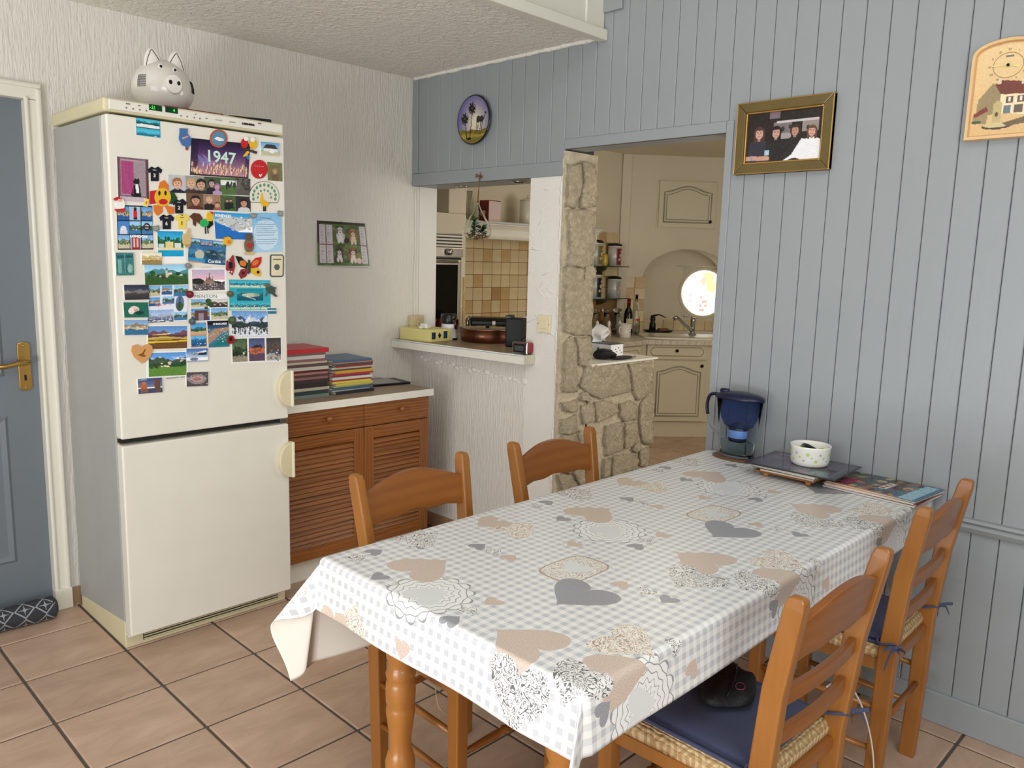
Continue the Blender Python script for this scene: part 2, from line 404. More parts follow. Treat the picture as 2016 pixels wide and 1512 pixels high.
panel(-2.45, -1.905, .95, 1.85, .03, 'door_panel', leaf, m_door); panel(-2.45, -1.905, .22, .80, .03, 'door_panel', leaf, m_door)
m_brass = mat('aged_brass', (188, 152, 86), .28, 1.0, var=.12, bump=(60, .1, .002))
m_black = mat('black_plastic', (16, 16, 17), .35)
hx = onY(46, 720, .03)
g = G(); a = onY(35, 673, .03); b_ = onY(60, 768, .03); cx = (a.x + b_.x) / 2; z0, z1 = b_.z, a.z; hwid = .0215
pl = [(cx + hwid * math.cos(q) , z1 - .012 + .012 * math.sin(q)) for q in np.linspace(0, PI, 7)] + [(cx - hwid * math.cos(q), z0 + .012 - .012 * math.sin(q)) for q in np.linspace(0, PI, 7)]
g.prism(pl, .03, .022, 'y'); hp = obj('handle_plate', g, m_brass, leaf, bevel=.002, world=True)
zl = onY(40, 715, .0).z
g = G().tube([(cx, .024, zl), (cx, -.012, zl)], .011, 12).tube([(cx + .008, -.016, zl + .003), (cx - .03, -.019, zl + .001), (cx - .075, -.022, zl - .008), (cx - .115, -.018, zl - .006), (cx - .125, -.012, zl - .005)], [.010, .0095, .0085, .0095, .008], 10)
obj('door_handle', g, m_brass, leaf, world=True)
obj('keyhole', G().box(cx - .004, cx + .004, .0205, .0225, z0 + .04, z0 + .062), m_black, leaf, world=True)
for zz in (z0 + .014, z1 - .014): obj('screw', G().lathe([(.0, .0195), (.0035, .0198), (.004, .0225)], 10, (cx, 0, zz), 'y'), m_brass, leaf, world=True)
# frame with beads
g = G()
def jamb(x0, x1, zt):
    g.box(x0, x1, -.012, .05, 0, zt)
fr = sempty('trim_3', (DX1, 0, 0))
obj('jamb', G().box(DX1 - .016, DX1 + .036, -.014, .06, 0, DH - .021), m_cream_gloss, fr, bevel=.004, world=True)
obj('jamb_bead', G().box(DX1 - .018, DX1 - .004, -.022, .0, .0, DH - .012), m_cream_gloss, fr, bevel=.005, world=True)
obj('jamb_bead', G().box(DX1 + .022, DX1 + .040, -.022, .0, .0, DH + .019), m_cream_gloss, fr, bevel=.006, world=True)
obj('plinth_block', G().box(DX1 - .020, DX1 + .042, -.026, .0, 0, .085), m_cream_gloss, fr, bevel=.003, world=True)
obj('jamb', G().box(DX0 - .036, DX0 + .05, -.014, .06, 0, DH - .021), m_cream_gloss, fr, bevel=.004, world=True)
obj('head_casing', G().box(DX0 - .036, DX1 + .036, -.014, .06, DH - .02, DH + .032), m_cream_gloss, fr, bevel=.004, world=True)
obj('head_bead', G().box(DX0 - .036, DX1 + .040, -.022, .0, DH + .02, DH + .036), m_cream_gloss, fr, bevel=.005, world=True)
# skirting tiles along wall_left and under the hatch
sk = sempty('baseboard_left', (0, 0, 0)); x = DX1 + .043
while x < -.02:
    x1 = min(x + .326, -.005); obj('skirting_tile', G().box(x, x1 - .003, -.010, 0, .0, .075), m_skirt, sk, bevel=.002, world=True); x = x1
y = -.012
while y > -1.0:
    y1 = max(y - .326, -1.04); obj('skirting_tile', G().box(-.010, 0, y1 + .003, y, .0, .075), m_skirt, sk, bevel=.002, world=True); y = y1

# ------------------------------------------------------------------ wall_right (blue boarding)
YD0, YD1, HF, HD = -1.05, -1.835, 1.807, 1.918
g = G().box(.012, .20, YD0, 0, HF, 2.36).box(.012, .12, YD1, YD0, HD, 3.6).box(.012, .15, -5.5, YD1, 0, 3.6).box(.012, .2, YD0, .14, 2.36, 3.6)
wr = struct('wall_right', g, m_groove)
tr0 = struct('trim_4', G().box(.0, .198, YD0 + .001, -.001, HF - .006, HF + .002).box(.0, .118, YD1 + .001, YD0 - .001, HD - .006, HD + .002), m_blue)
def plank(y0, y1, z0, z1):
    obj('plank', G().box(0, .013, min(y0, y1) + .0009, max(y0, y1) - .0009, z0, z1), m_blue, wr, bevel=.0026, seg=1)
N1 = 12; s1 = (-1.05 + .044) / N1
for k in range(N1): plank(-.044 + s1 * k, -.044 + s1 * (k + 1), HF + .055, HC + .01)
ys = [-1.05, -1.141, -1.216] + [-1.216 - .0774 * k for k in range(1, 9)]
ys = [YD0 + (YD1 - YD0) * k / 10 for k in range(11)]
for k in range(10): plank(ys[k], ys[k + 1], HD + .035, 3.0)
yk = YD1; RAILZ = .667
for k in range(23):
    plank(yk, yk - .0775, RAILZ - .02, 3.0); plank(yk, yk - .0775, .10, RAILZ - .02); yk -= .0775
tp = sempty('trim_5', (0, 0, 0))
obj('corner_strip', G().box(-.006, .012, -.044, 0, HF + .057, HC), m_blue, tp, bevel=.003)
obj('lower_strip', G().box(-.007, .012, YD0 + .002, -.001, HF - .006, HF + .056), m_blue, tp, bevel=.003)
obj('lintel_strip', G().box(-.005, .012, YD1 + .005, YD0 - .002, HD - .006, HD + .036), m_blue, tp, bevel=.003)
obj('jamb_strip', G().box(-.006, .012, YD1 - .026, YD1 + .004, 0, HD + .036), m_blue, tp, bevel=.003)
obj('chair_rail', G().prism([(.0, RAILZ - .022), (-.012, RAILZ - .018), (-.02, RAILZ - .002), (-.012, RAILZ + .008), (-.022, RAILZ + .016), (-.016, RAILZ + .024), (.0, RAILZ + .026)], -5.4, -1.93, 'y'), m_blue, tp)
obj('cover_board', G().box(-.014, .0, -1.335, -1.236, 2.43, 2.75), m_blue, tp, bevel=.003)
bb = struct('baseboard_right', G().box(-.012, .013, -5.4, YD1 - .03, 0, .105), m_blue, bevel=.004)
# white hatch wall: half wall and pillar
g = G().box(.0, .15, -.8551, 0, 0, .965).box(.0, .2, YD0 + .001, -.855, 0, HF - .006)
g.mi = [0] * 6 + [1] * 6
struct('wall_hatch', g, [m_plaster, m_smooth])
# raised strip of rough plaster under the worktop and trowel marks on the pillar
g = G()
for k in range(26):
    y0 = -.05 - .032 * k; g.ball((.001, y0, .905 - .0015 * k + .006 * math.sin(k * 2.3)), .004 + .002 * (k % 3), .022, .006 + .003 * ((k * 7) % 4), 8, 6)
for k in range(16):
    yy = -.87 - random.random() * .15; zz = 1.08 + random.random() * .70; a = random.uniform(-1, 1); L = random.uniform(.02, .05)
    g.tube([(.001, yy - L * math.cos(a), zz - L * math.sin(a)), (-.0005, yy + .006, zz), (.001, yy + L * math.cos(a), zz + L * math.sin(a))], [.001, .0035, .001], 6)
for k in range(30):
    zz = .4 + 1.45 * k / 29; g.ball((.002, YD0 + .004 + random.uniform(-.004, .008), zz), .006, .008 + .004 * random.random(), .03, 8, 6)
struct('trim_6', g, m_smooth)
# stone facing on the passage side of the pillar and the low wall
ws = struct('wall_stone', G().box(-.004, .212, -1.066, YD0, 0, 1.905).box(.2, .735, -1.066, -.9, 0, .952), m_mortar)
def stone(pts, y=-1.066, h=.018):
    P = [onY(u, v, y) for u, v in pts]; P = [Vector((p.x, p.z)) for p in P]; cc_ = sum(P, Vector((0, 0))) / len(P); P = [cc_ + (p - cc_) * 1.03 + (p - cc_).normalized() * .002 for p in P]
    if sum(P[i].x * P[(i + 1) % len(P)].y - P[(i + 1) % len(P)].x * P[i].y for i in range(len(P))) < 0: P.reverse()
    c = sum(P, Vector((0, 0))) / len(P); ring = []
    for i in range(len(P)):
        a, b2 = P[i], P[(i + 1) % len(P)]; n = max(2, int((b2 - a).length / .022))
        for q in range(n):
            p = a.lerp(b2, q / n); j = .005 if q else .002
            ring.append(p + Vector((random.uniform(-j, j), random.uniform(-j, j))))
    N = len(ring); vs = []
    for s, d in ((1, 0), (.985, .7), (.93, 1.0), (.72, 1.1), (.4, 1.1)):
        for p in ring:
            q = c + (p - c) * s; nz = mnoise.noise(Vector((q.x * 40, q.y * 40, 3))) * .35 if 0 < d else 0
            vs.append((q.x, y - h * (d + nz), q.y))
    vs.append((c.x, y - h * 1.1, c.y)); fs = []
    for r in range(4): fs += [(r * N + i, r * N + (i + 1) % N, (r + 1) * N + (i + 1) % N, (r + 1) * N + i) for i in range(N)]
    fs += [(4 * N + i, 4 * N + (i + 1) % N, 5 * N) for i in range(N)]
    obj('stone', G().add(vs, fs, 0, True), m_stone, ws)
def zp(ox, oy, s, L): return [(ox + s * a, oy + s * b2) for a, b2 in L]
U = (1040, 260, .1984); Md = (1080, 540, .2778); Lw = (1080, 680, .1918)
for L in ([(382, 330), (500, 320), (515, 480), (485, 640), (440, 750), (368, 735), (380, 500)], [(520, 300), (635, 330), (662, 560), (650, 735), (500, 750), (505, 640), (540, 480)],
          [(378, 785), (560, 775), (640, 800), (636, 1150), (620, 1310), (540, 1335), (385, 1325), (402, 1100), (388, 900)], [(548, 1345), (612, 1322), (655, 1375), (640, 1440), (575, 1500), (535, 1460)], [(355, 1345), (530, 1350), (520, 1480), (478, 1540), (355, 1545)]): stone(zp(*U, L))
for L in ([(115, 62), (240, 40), (296, 30), (298, 250), (288, 428), (180, 428), (108, 398), (102, 250)], [(185, 452), (284, 445), (288, 560), (252, 655), (208, 640), (197, 540)], [(108, 490), (150, 442), (176, 490), (188, 700), (186, 830), (100, 830), (98, 640)]): stone(zp(*Md, L))
for L in ([(370, 212), (775, 192), (812, 290), (815, 465), (700, 497), (540, 540), (432, 506), (312, 408), (342, 330)], [(812, 200), (1048, 170), (1048, 448), (950, 535), (893, 552), (855, 470), (838, 330)], [(320, 485), (382, 490), (406, 556), (388, 575), (317, 560)],
          [(332, 612), (428, 594), (450, 700), (446, 775), (342, 805), (332, 720)], [(462, 592), (560, 562), (678, 602), (698, 676), (610, 726), (474, 785)], [(720, 602), (830, 560), (884, 604), (888, 755), (762, 775), (718, 716)], [(932, 602), (1000, 506), (1056, 486), (1056, 700), (1046, 1005), (948, 985), (922, 800)],
          [(572, 832), (728, 794), (742, 1066), (582, 1126), (562, 1000)], [(778, 803), (888, 794), (897, 926), (830, 1034), (768, 1046)], [(842, 1060), (918, 975), (928, 1056), (880, 1096)], [(662, 1132), (868, 1104), (906, 1180), (880, 1268), (642, 1346), (632, 1240)], [(922, 1082), (1008, 1045), (1008, 1228), (927, 1228)],
          [(552, 1172), (613, 1154), (608, 1338), (542, 1346)], [(118, 590), (268, 560), (266, 676), (142, 668)], [(118, 762), (263, 714), (266, 900), (116, 900)], [(305, 880), (388, 900), (393, 1138), (302, 1166)], [(122, 930), (255, 930), (255, 1196), (204, 1310), (112, 1286)], [(242, 1292), (398, 1184), (398, 1398), (302, 1426)], [(80, 1330), (200, 1330), (280, 1440), (120, 1480)]): stone(zp(*Lw, L))
def stone_w(x0, x1, z0, z1):
    q = lambda x, z: (x, z)
    global onY
    sv = onY; onY = lambda u, v, y: Vector((u, y, v)); stone([(x0, z0), (x1, z0 + .006), (x1 - .004, z1), (x0 + .006, z1 - .004)]); onY = sv
for z0, z1, xs in ((.02, .16, (.01, .24, .45, .72)), (.175, .30, (.01, .15, .38, .58, .725))):
    for a, b2 in zip(xs, xs[1:]): stone_w(a, b2 - .014, z0, z1)
# ------------------------------------------------------------------ woods and fabrics
def wood(name, dark, mid, light, sc=(1, 1, .12), freq=14, rough=.38, dist=2.5, coat=.2, wmix=.18, rnd=0):
    t = NT(name); v = t.coord(sc); wv = t.nd('ShaderNodeTexWave', wave_type='BANDS', bands_direction=('Z' if sc[0] < .5 else 'X')); t.ln(v, wv.inputs[0])
    wv.inputs['Scale'].default_value = freq; wv.inputs['Distortion'].default_value = dist; wv.inputs['Detail'].default_value = 3; wv.inputs['Detail Scale'].default_value = 1.2
    fine = t.noise(v, freq * 14, 3, .6); n3 = t.noise(v, freq * 2.2, 4, .6, .8); oi = t.nd('ShaderNodeObjectInfo')
    f = t.math('ADD', t.math('ADD', t.math('MULTIPLY', wv.outputs['Fac'], wmix), t.math('MULTIPLY', fine, .25)), t.math('ADD', t.math('MULTIPLY', n3, .75 - wmix), t.math('MULTIPLY', t.math('SUBTRACT', oi.outputs['Random'], .5), rnd)))
    t.ln(t.ramp(f, [(.15, rgb(dark)), (.5, rgb(mid)), (.85, rgb(light))]), t.b.inputs['Base Color']); t.b.inputs['Roughness'].default_value = rough
    t.b.inputs['Coat Weight'].default_value = coat; t.b.inputs['Coat Roughness'].default_value = .2
    t.ln(t.bump(fine, .06, .002), t.b.inputs['Normal']); return t.m
m_chair = wood('honey_stained_beech', (134, 82, 32), (150, 95, 38), (166, 110, 50), (1, 1, .1), 9, .34, 1.5)
m_chairx = wood('honey_stained_beech_rail', (124, 70, 26), (140, 83, 32), (154, 96, 40), (.1, 1, 1), 9, .34, 1.5)
m_cabh = wood('brown_pine_across', (104, 58, 22), (142, 84, 34), (156, 98, 44), (.12, 1, 1.4), 16, .4, 9, .2, .36, .28)
m_cabv = wood('brown_pine_upright', (106, 60, 24), (144, 86, 36), (158, 98, 44), (1.4, 1, .12), 16, .4, 8, .2, .36, .1)
m_white = mat('white_lacquer', (232, 228, 216), .4, var=.03)
m_fr = mat('ivory_enamel', (226, 222, 210), .32, var=.02, bump=(300, .03, .001))
m_frside = mat('fridge_body_grey', (166, 166, 162), .38, var=.03)  # fridge body toned greyer and darker than its ivory doors
m_frbe = mat('beige_fridge_plastic', (214, 204, 168), .42, var=.02)
m_dark = mat('dark_gap', (28, 26, 24), .7)
m_chrome = mat('chrome', (190, 190, 188), .18, 1.0)
m_steel = mat('brushed_steel', (188, 184, 174), .3, 1.0, bump=(200, .1, .002, (.05, 1, 1)))
m_blackm = mat('matt_black', (20, 20, 22), .6)
# ------------------------------------------------------------------ fridge-freezer
FX0, FX1, FY, FB = -1.706, -1.068, -.573, -.03
fr_ = thing('fridge_freezer', 'tall ivory two-door fridge-freezer against the plaster wall, covered in magnets', 'refrigerator', (FX0, FY, 0))
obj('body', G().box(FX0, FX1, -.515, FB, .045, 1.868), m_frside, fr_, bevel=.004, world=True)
obj('base_strip', G().prism([(-.52, .0), (-.05, .0), (-.05, .05), (-.50, .10), (-.52, .10)], FX0 - .002, FX1 + .001, 'x'), m_frbe, fr_, bevel=.003, world=True)
obj('top_cap', G().box(FX0 - .004, FX1 + .004, -.568, FB + .004, 1.876, 1.92), m_frbe, fr_, bevel=.008, seg=3, world=True)
cp = obj('control_panel', G().box(FX0 + .012, FX1 - .006, -.574, -.560, 1.883, 1.915), m_fr, fr_, bevel=.003, world=True)
for z0, z1 in ((.785, 1.868), (.061, .762)): obj('door', G().box(FX0, FX1, FY, -.522, z0, z1), m_fr, fr_, bevel=.006, seg=3, world=True)
obj('door_seal', G().box(FX0 + .008, FX1 - .008, -.522, -.512, .065, 1.866), m_frbe, fr_, world=True)
obj('door_gap', G().box(FX0 + .004, FX1 - .004, -.545, -.52, .767, .780), m_dark, fr_, world=True)
obj('hinge', G().box(FX1 - .03, FX1 + .002, -.56, -.525, .763, .784).lathe([(.007, .758), (.007, .79)], 12, (FX1 - .008, -.545, 0)), m_chrome, fr_, bevel=.002, world=True)
gr_ = obj('grille', G().box(FX0 + .06, FX1 - .035, -.523, -.505, .014, .052), m_dark, fr_, world=True)
for k in range(4): obj('slat', G().box(FX0 + .062, FX1 - .037, -.5275, -.522, .017 + k * .0095, .0205 + k * .0095), m_frbe, gr_, world=True)
obj('lower_trim', G().box(FX0, FX0 + .055, -.552, -.52, .052, .060), m_fr, fr_, bevel=.002, world=True)
for zc, hh in ((onY(565, 764, FY).z, .073), (onY(570, 903, FY).z, .073)):
    N = 18; pl = [(FX1 + .004, zc - hh)] + [(FX1 + .004 - .058 * math.sin(PI * k / N), zc - hh * math.cos(PI * k / N)) for k in range(1, N)] + [(FX1 + .004, zc + hh)]
    hd = obj('door_handle', G().prism(pl, FY + .001, FY - .026, 'y'), m_frbe, fr_, bevel=.004, seg=3, world=True)
    obj('handle_edge', G().box(FX1 - .002, FX1 + .010, FY - .030, FY + .004, zc - hh, zc + hh), mat('pale_ivory_plastic', (232, 226, 200), .4), hd, bevel=.004, world=True)
# control panel print
m_led = mat('green_led', (90, 255, 70), .4, emit=1.0); m_lcd = mat('dark_green_display', (6, 60, 34), .25)
PY = -.574
def pp(u, v): return onY(u, v, PY)
for (u0, v0, u1, v1) in ((293, 203.5, 319, 221), (325, 208.5, 350, 225)):
    a, b_ = pp(u0, v0), pp(u1, v1); zc = (a.z + b_.z) / 2
    obj('display', G().box(a.x, b_.x, PY - .0012, PY, zc - .0095, zc + .0095), m_lcd, cp, world=True)
zp_ = 1.899
def ptxt(s, u, size, m, z=zp_, sx=1, bold=0): return text(s, size, (pp(u, 215).x, PY - .0013, z), (1, 0, 0), (0, 0, 1), m, cp, sx=sx, bold=bold)
a = pp(293, 203.5); ptxt('-21', 295, .0155, m_led, (pp(293, 203.5).z + pp(319, 221).z) / 2 - .0055, .9, 0)
ptxt('4', 340, .0155, m_led, (pp(325, 208.5).z + pp(350, 225).z) / 2 - .0055, .9, 0)
m_ink = mat('black_print_ink', (22, 22, 22), .5); m_inkg = mat('grey_print_ink', (120, 118, 112), .5)
text('LIEBHERR', .0085, (pp(476, 240).x, PY - .0012, 1.8955), (1, 0, 0), (0, 0, 1), m_ink, cp, sx=1.35, bold=.0007)
text('the super', .0085, (pp(423, 235).x, PY - .0012, 1.8955), (1, 0, 0), (0, 0, 1), m_inkg, cp, sx=.85)
text('glassline', .0085, (pp(451, 240).x, PY - .0012, 1.8955), (1, 0, 0), (0, 0, 1), m_inkg, cp, sx=.85)
gi = G()
for u, hgt, wid in ((248, .004, .014), (272, .003, .007), (383, .003, .006), (507, .005, .014)): x = pp(u, 215).x; gi.box(x, x + wid, PY - .0011, PY, 1.905, 1.905 + hgt)
for u in (247, 260, 273, 286, 354, 366, 380, 391): x = pp(u, 215).x; gi.lathe([(.0, PY - .0011), (.0028, PY - .0011), (.0028, PY)], 8, (x + .003, 0, 1.8935), 'y')
for u in (404,): x = pp(u, 225).x; gi.box(x, x + .008, PY - .0011, PY, 1.896, 1.8985)
obj('panel_marks', gi, m_inkg, cp, world=True)['kind'] = 'stuff'

# ------------------------------------------------------------------ things on the fridge
pg = thing('piggy_bank', 'large white ceramic pig money box on top of the fridge', 'piggy bank', (onY(320, 165, -.33).x, -.33, 1.9275), -.20)
pg.scale = (.9, .9, 1.06)
m_pig = mat('glazed_pale_ceramic', (228, 224, 216), .18, coat=.5); m_pigw = mat('white_ceramic', (238, 234, 226), .25, coat=.3)
def pigb(i, j):
    a = 2 * PI * i; tt = -PI / 2 + PI * j; r = .118; k = math.cos(tt) * (1 - .08 * math.sin(tt))
    return (r * k * math.cos(a), r * k * 1.03 * math.sin(a), max(.0, .088 + .092 * math.sin(tt) * 1.02))
obj('body', G().surf(pigb, 40, 24, wrap=True), m_pig, pg)
def disc(c, nrm, r, h, n=20): 
    c = Vector(c); n_ = Vector(nrm).normalized(); gg = G().lathe([(.0, h), (r * .92, h), (r, h * .6), (r, -.02)], n)
    return gg.xf(Matrix.Translation(c) @ n_.to_track_quat('Z', 'Y').to_matrix().to_4x4())
sd = Vector((.18, -1, -.02)); sc_ = Vector((.018, -.117, .088))
sn = obj('snout', disc(sc_, sd, .032, .014, 24), m_pigw, pg, bevel=.002)
for s in (-1, 1): obj('nostril', disc(sc_ + sd.normalized() * .0132 + Vector((.016 * s * .98, .003 * s, .004)), sd, .0075, .0012, 12), m_black, sn)
for s in (-1, 1):
    ez_ = .142 - .003 * s; kk_ = math.cos(math.asin((ez_ - .088) / .0938)) * .118 * (1 - .08 * (ez_ - .088) / .0938); ex_ = .004 + .026 * s
    ec = Vector((ex_, -math.sqrt(kk_ ** 2 - ex_ ** 2) * 1.03 - .0012, ez_)); e = obj('eye', disc(ec, (.1 * s, -1, .45), .0095, .001, 14), m_pigw, pg); obj('pupil', disc(ec + Vector((.001, -.0016, -.0005)), (.1 * s, -1, .45), .0052, .001, 12), m_black, e)
    # ears: curved triangles standing up
    def ear(i, j, s=s):
        x = (i - .5) * 2; wdt = .034 * (1 - j ** 2.2) ** .5; return (.002 + .043 * s + x * wdt + .004 * s * j, -.048 - .012 * (1 - x * x) * (1 - j) + .012 * j, .148 + .060 * j - .026 * (x * s > 0) * abs(x) * (1 - j))
    eo = obj('ear', G().surf(ear, 13, 9), m_pigw, pg); sm_ = eo.modifiers.new('solid', 'SOLIDIFY'); sm_.thickness = .007; sm_.offset = 0
    obj('ear_line', G().tube([Vector(ear(x, j)) + Vector((0, -.005, .0)) for x, j in ((.1, .25), (.2, .55), (.38, .86), (.5, .93), (.62, .86), (.8, .55), (.9, .25))], .0012, 6), m_blackm, eo)
gl = G()
for s in (-1, 1):
    for k in range(6):
        z = .075 + .0075 * k; 
        def bp(a, z=z):
            tt = math.asin(max(-1, min(1, (z - .088) / .0938))); kk = math.cos(tt) * (1 - .08 * math.sin(tt)) * .1192; return (kk * math.cos(a), kk * 1.03 * math.sin(a), z)
        c0 = -PI / 2 + .1 + s * 1.0; gl.tube([bp(c0 + .16 * q) for q in (-1, -.5, 0, .5, 1)], .0007, 4)
    for q in np.linspace(-.16, .16, 9): gl.tube([bp(-PI / 2 + .1 + s * 1.0 + q, z) for z in (.075, .094, .1125)], .0007, 4)
obj('cheek_grid', gl, m_blackm, pg)['kind'] = 'stuff'
g = G().box(-1.50, -1.29, -.54, -.24, 1.92, 1.927); tag(obj('folder', g, mat('dark_red_card', (120, 22, 30), .5), bevel=.002), 'dark red flat folder lying under the pig on the fridge', 'folder')
g = G().prism([(-1.275, 1.92), (-1.10, 1.92), (-1.105, 1.934), (-1.27, 1.926)], -.545, -.33, 'y'); tag(obj('case', g, m_black, bevel=.003), 'flat black case at the right end of the fridge top', 'case')

# ------------------------------------------------------------------ pine cabinet with louvred doors
CF, CX1 = -.440, -.236; CX0 = -1.05
cab = thing('louvred_cabinet', 'brown pine cabinet with two drawers and louvred doors beside the fridge', 'cabinet', (-.64, -.24, 0))
obj('carcass', G().box(CX0, CX1, CF + .02, -.014, .10, .775), m_cabv, cab, world=True)
obj('plinth', G().box(CX0, CX1 - .004, -.395, -.02, 0, .10), m_white, cab, world=True)
xm = onY(717, 840, CF).x; zd = onY(717, 841, CF).z
for x0, x1, kx in ((CX0, xm - .0015, onY(645, 824, CF)), (xm + .0015, CX1, onY(789, 804, CF))):
    dr = obj('drawer', G().box(x0, x1, CF, CF + .02, zd + .002, .772), m_cabh, cab, bevel=.003, world=True)
    obj('knob', G().lathe([(.0, -.026), (.010, -.025), (.0145, -.018), (.0135, -.011), (.007, -.006), (.008, .001)], 18, (kx.x, CF, kx.z), 'y'), m_chairx, dr, world=True)
    dz0, dz1 = .105, zd - .002; wf_ = .052
    do = obj('door', G().box(x0 + .002, x1 - .002, CF + .0192, CF + .0205, dz0 + .002, dz1 - .002), m_cabh, cab, world=True)
    for sx0 in (x0, x1 - wf_): obj('door_stile', G().box(sx0, sx0 + wf_, CF, CF + .019, dz0, dz1), m_cabv, do, bevel=.003, world=True)
    for sz0 in (dz0, dz1 - .055): obj('door_rail', G().box(x0 + wf_, x1 - wf_, CF, CF + .019, sz0, sz0 + .055), m_cabh, do, bevel=.002, world=True)
    z = dz0 + .056; k = 0
    while z < dz1 - .058:
        h_ = .021; z1_ = min(z + h_, dz1 - .056)
        obj('slat', G().prism([(CF + .001, z + .001), (CF + .006, z - .001), (CF + .0188, z1_ - .001), (CF + .0138, z1_ + .0)], x0 + wf_ - .002, x1 - wf_ + .002, 'x'), m_cabh, do, world=True); z = z1_; k += 1
wt = thing('cabinet_worktop', 'grey-brown laminate worktop with white front edge on the pine cabinet', 'worktop', (-.64, -.24, .775))
m_lam = wood('grey_brown_laminate', (138, 118, 98), (158, 138, 116), (172, 152, 130), (.1, 1, 1), 7, .45, 2, 0)
obj('slab', G().box(CX0, CX1 + .012, -.456, -.012, .7755, .808), m_lam, wt, world=True)
obj('edge_strip', G().box(CX0, CX1 + .014, -.4585, -.456, .775, .8082).box(CX1 + .012, CX1 + .0145, -.456, -.012, .775, .8082), m_white, wt, world=True)
# stacks of magazines on the worktop
m_pages = mat('paper_pages', (222, 216, 202), .8, bump=(400, .5, .002, (.02, .02, 1)))
def magazine(cx, cy, z, L, W, th, ang, col, label, group, name='magazine', spine=-1):
    o = thing(name, label, name.replace('_', ' '), (cx, cy, z), ang, group)
    mc = mat('cover_%d_%d_%d' % col, col, .35)
    t_ = min(.0012, th * .25); e = .003
    obj('cover', G().box(-L / 2, L / 2, -W / 2, W / 2, th - t_, th).box(-L / 2, L / 2, -W / 2, W / 2, 0, t_).box(-L / 2, L / 2, -W / 2 - .0006, -W / 2 + .001, 0, th) if spine < 0 else
        G().box(-L / 2, L / 2, -W / 2, W / 2, th - t_, th).box(-L / 2, L / 2, -W / 2, W / 2, 0, t_), mc, o)
    obj('pages', G().box(-L / 2 + e * .4, L / 2 - e * .4, -W / 2 + .0012, W / 2 - e, t_, th - t_), m_pages, o)
    return o
A = [((196, 38, 44), .012), ((120, 92, 82), .006), ((206, 206, 204), .010), ((150, 96, 96), .007), ((196, 188, 170), .006), ((96, 70, 66), .007), ((200, 196, 182), .009), ((96, 30, 34), .006), ((170, 120, 112), .006), ((88, 62, 62), .007), ((150, 104, 104), .007), ((64, 50, 52), .010), ((52, 44, 46), .012), ((186, 178, 160), .008), ((46, 60, 62), .010), ((110, 128, 122), .008)]
Bq = [((70, 100, 140), .007), ((196, 128, 84), .003), ((60, 92, 94), .006), ((160, 40, 40), .005), ((206, 200, 184), .006), ((90, 78, 66), .004), ((206, 160, 60), .009), ((176, 52, 60), .006), ((150, 64, 92), .005), ((212, 208, 198), .008), ((178, 50, 46), .005), ((214, 198, 92), .007), ((206, 190, 80), .007), ((190, 180, 140), .005), ((60, 98, 116), .007), ((224, 222, 216), .005), ((30, 34, 44), .009)]
cn = {(196, 38, 44): 'bright red', (206, 206, 204): 'pale grey', (70, 100, 140): 'slate blue', (206, 160, 60): 'mustard yellow', (224, 222, 216): 'white'}
ordw = ['topmost', 'second from top', 'third from top', 'fourth from top', 'fifth from top', 'sixth from top', 'seventh from top', 'eighth from top', 'ninth from top', 'tenth from top', 'eleventh from top', 'twelfth from top', 'thirteenth from top', 'fourteenth from top', 'fifteenth from top', 'sixteenth from top', 'bottommost']
def hue(c):
    r, g_, b2 = c
    if c in cn: return cn[c]
    if max(c) - min(c) < 24: return 'dark' if max(c) < 110 else 'off-white'
    if r > g_ * 1.5 and r > b2 * 1.3: return 'dark red' if r < 160 else 'red'
    if r > 180 and g_ > 150 and b2 < 150: return 'yellow'
    if b2 >= r: return 'teal'
    return 'brownish'
def stack(items, x0, x1, y0, y1, ztot, which, grp):
    tot = sum(t_ for _, t_ in items); z = .808 + tot * ztot
    for k, (c, th) in enumerate(items):
        th2 = th * ztot; z -= th2; w_ = random.uniform(.90, 1.0) * (x1 - x0); d_ = random.uniform(.92, 1) * (y1 - y0)
        magazine((x0 + x1) / 2 + random.uniform(-.008, .008), (y0 + y1) / 2 + random.uniform(-.006, .006), z, w_, d_, th2 * .97, random.uniform(-.03, .03), c, '%s magazine, %s of the %s stack on the cabinet' % (hue(c), ordw[k] if k < len(items) - 1 else 'bottommost', which), grp)
pr = onZ(688, 768, .808); p2_ = onZ(723, 768, .808); p1_ = onZ(626, 772, .808)
zA = onY(597, 685, -.29).z - .808; zB = onY(680, 706, -.29).z - .808
stack(A, -.985, p1_.x - .004, -.33, -.11, zA / sum(t_ for _, t_ in A), 'left', 'magazines piled next to the fridge')
stack(Bq, p1_.x + .006, onZ(722, 766, .808).x, -.34, -.115, zB / sum(t_ for _, t_ in Bq), 'right', 'magazines piled in the middle of the cabinet')
g = G().box(-.10, .10, -.065, .065, 0, .012); tb = thing('photo_album', 'thin black album lying flat right of the magazine stacks', 'album', (onZ(748, 752, .81).x + .0, -.19, .808), -.12)
obj('cover', G().box(-.105, .105, -.08, .08, 0, .011), m_black, tb, bevel=.003); obj('top_sheet', G().box(-.093, .06, -.066, .066, .011, .0118), mat('grey_plastic_sheet', (150, 148, 150), .3), tb)

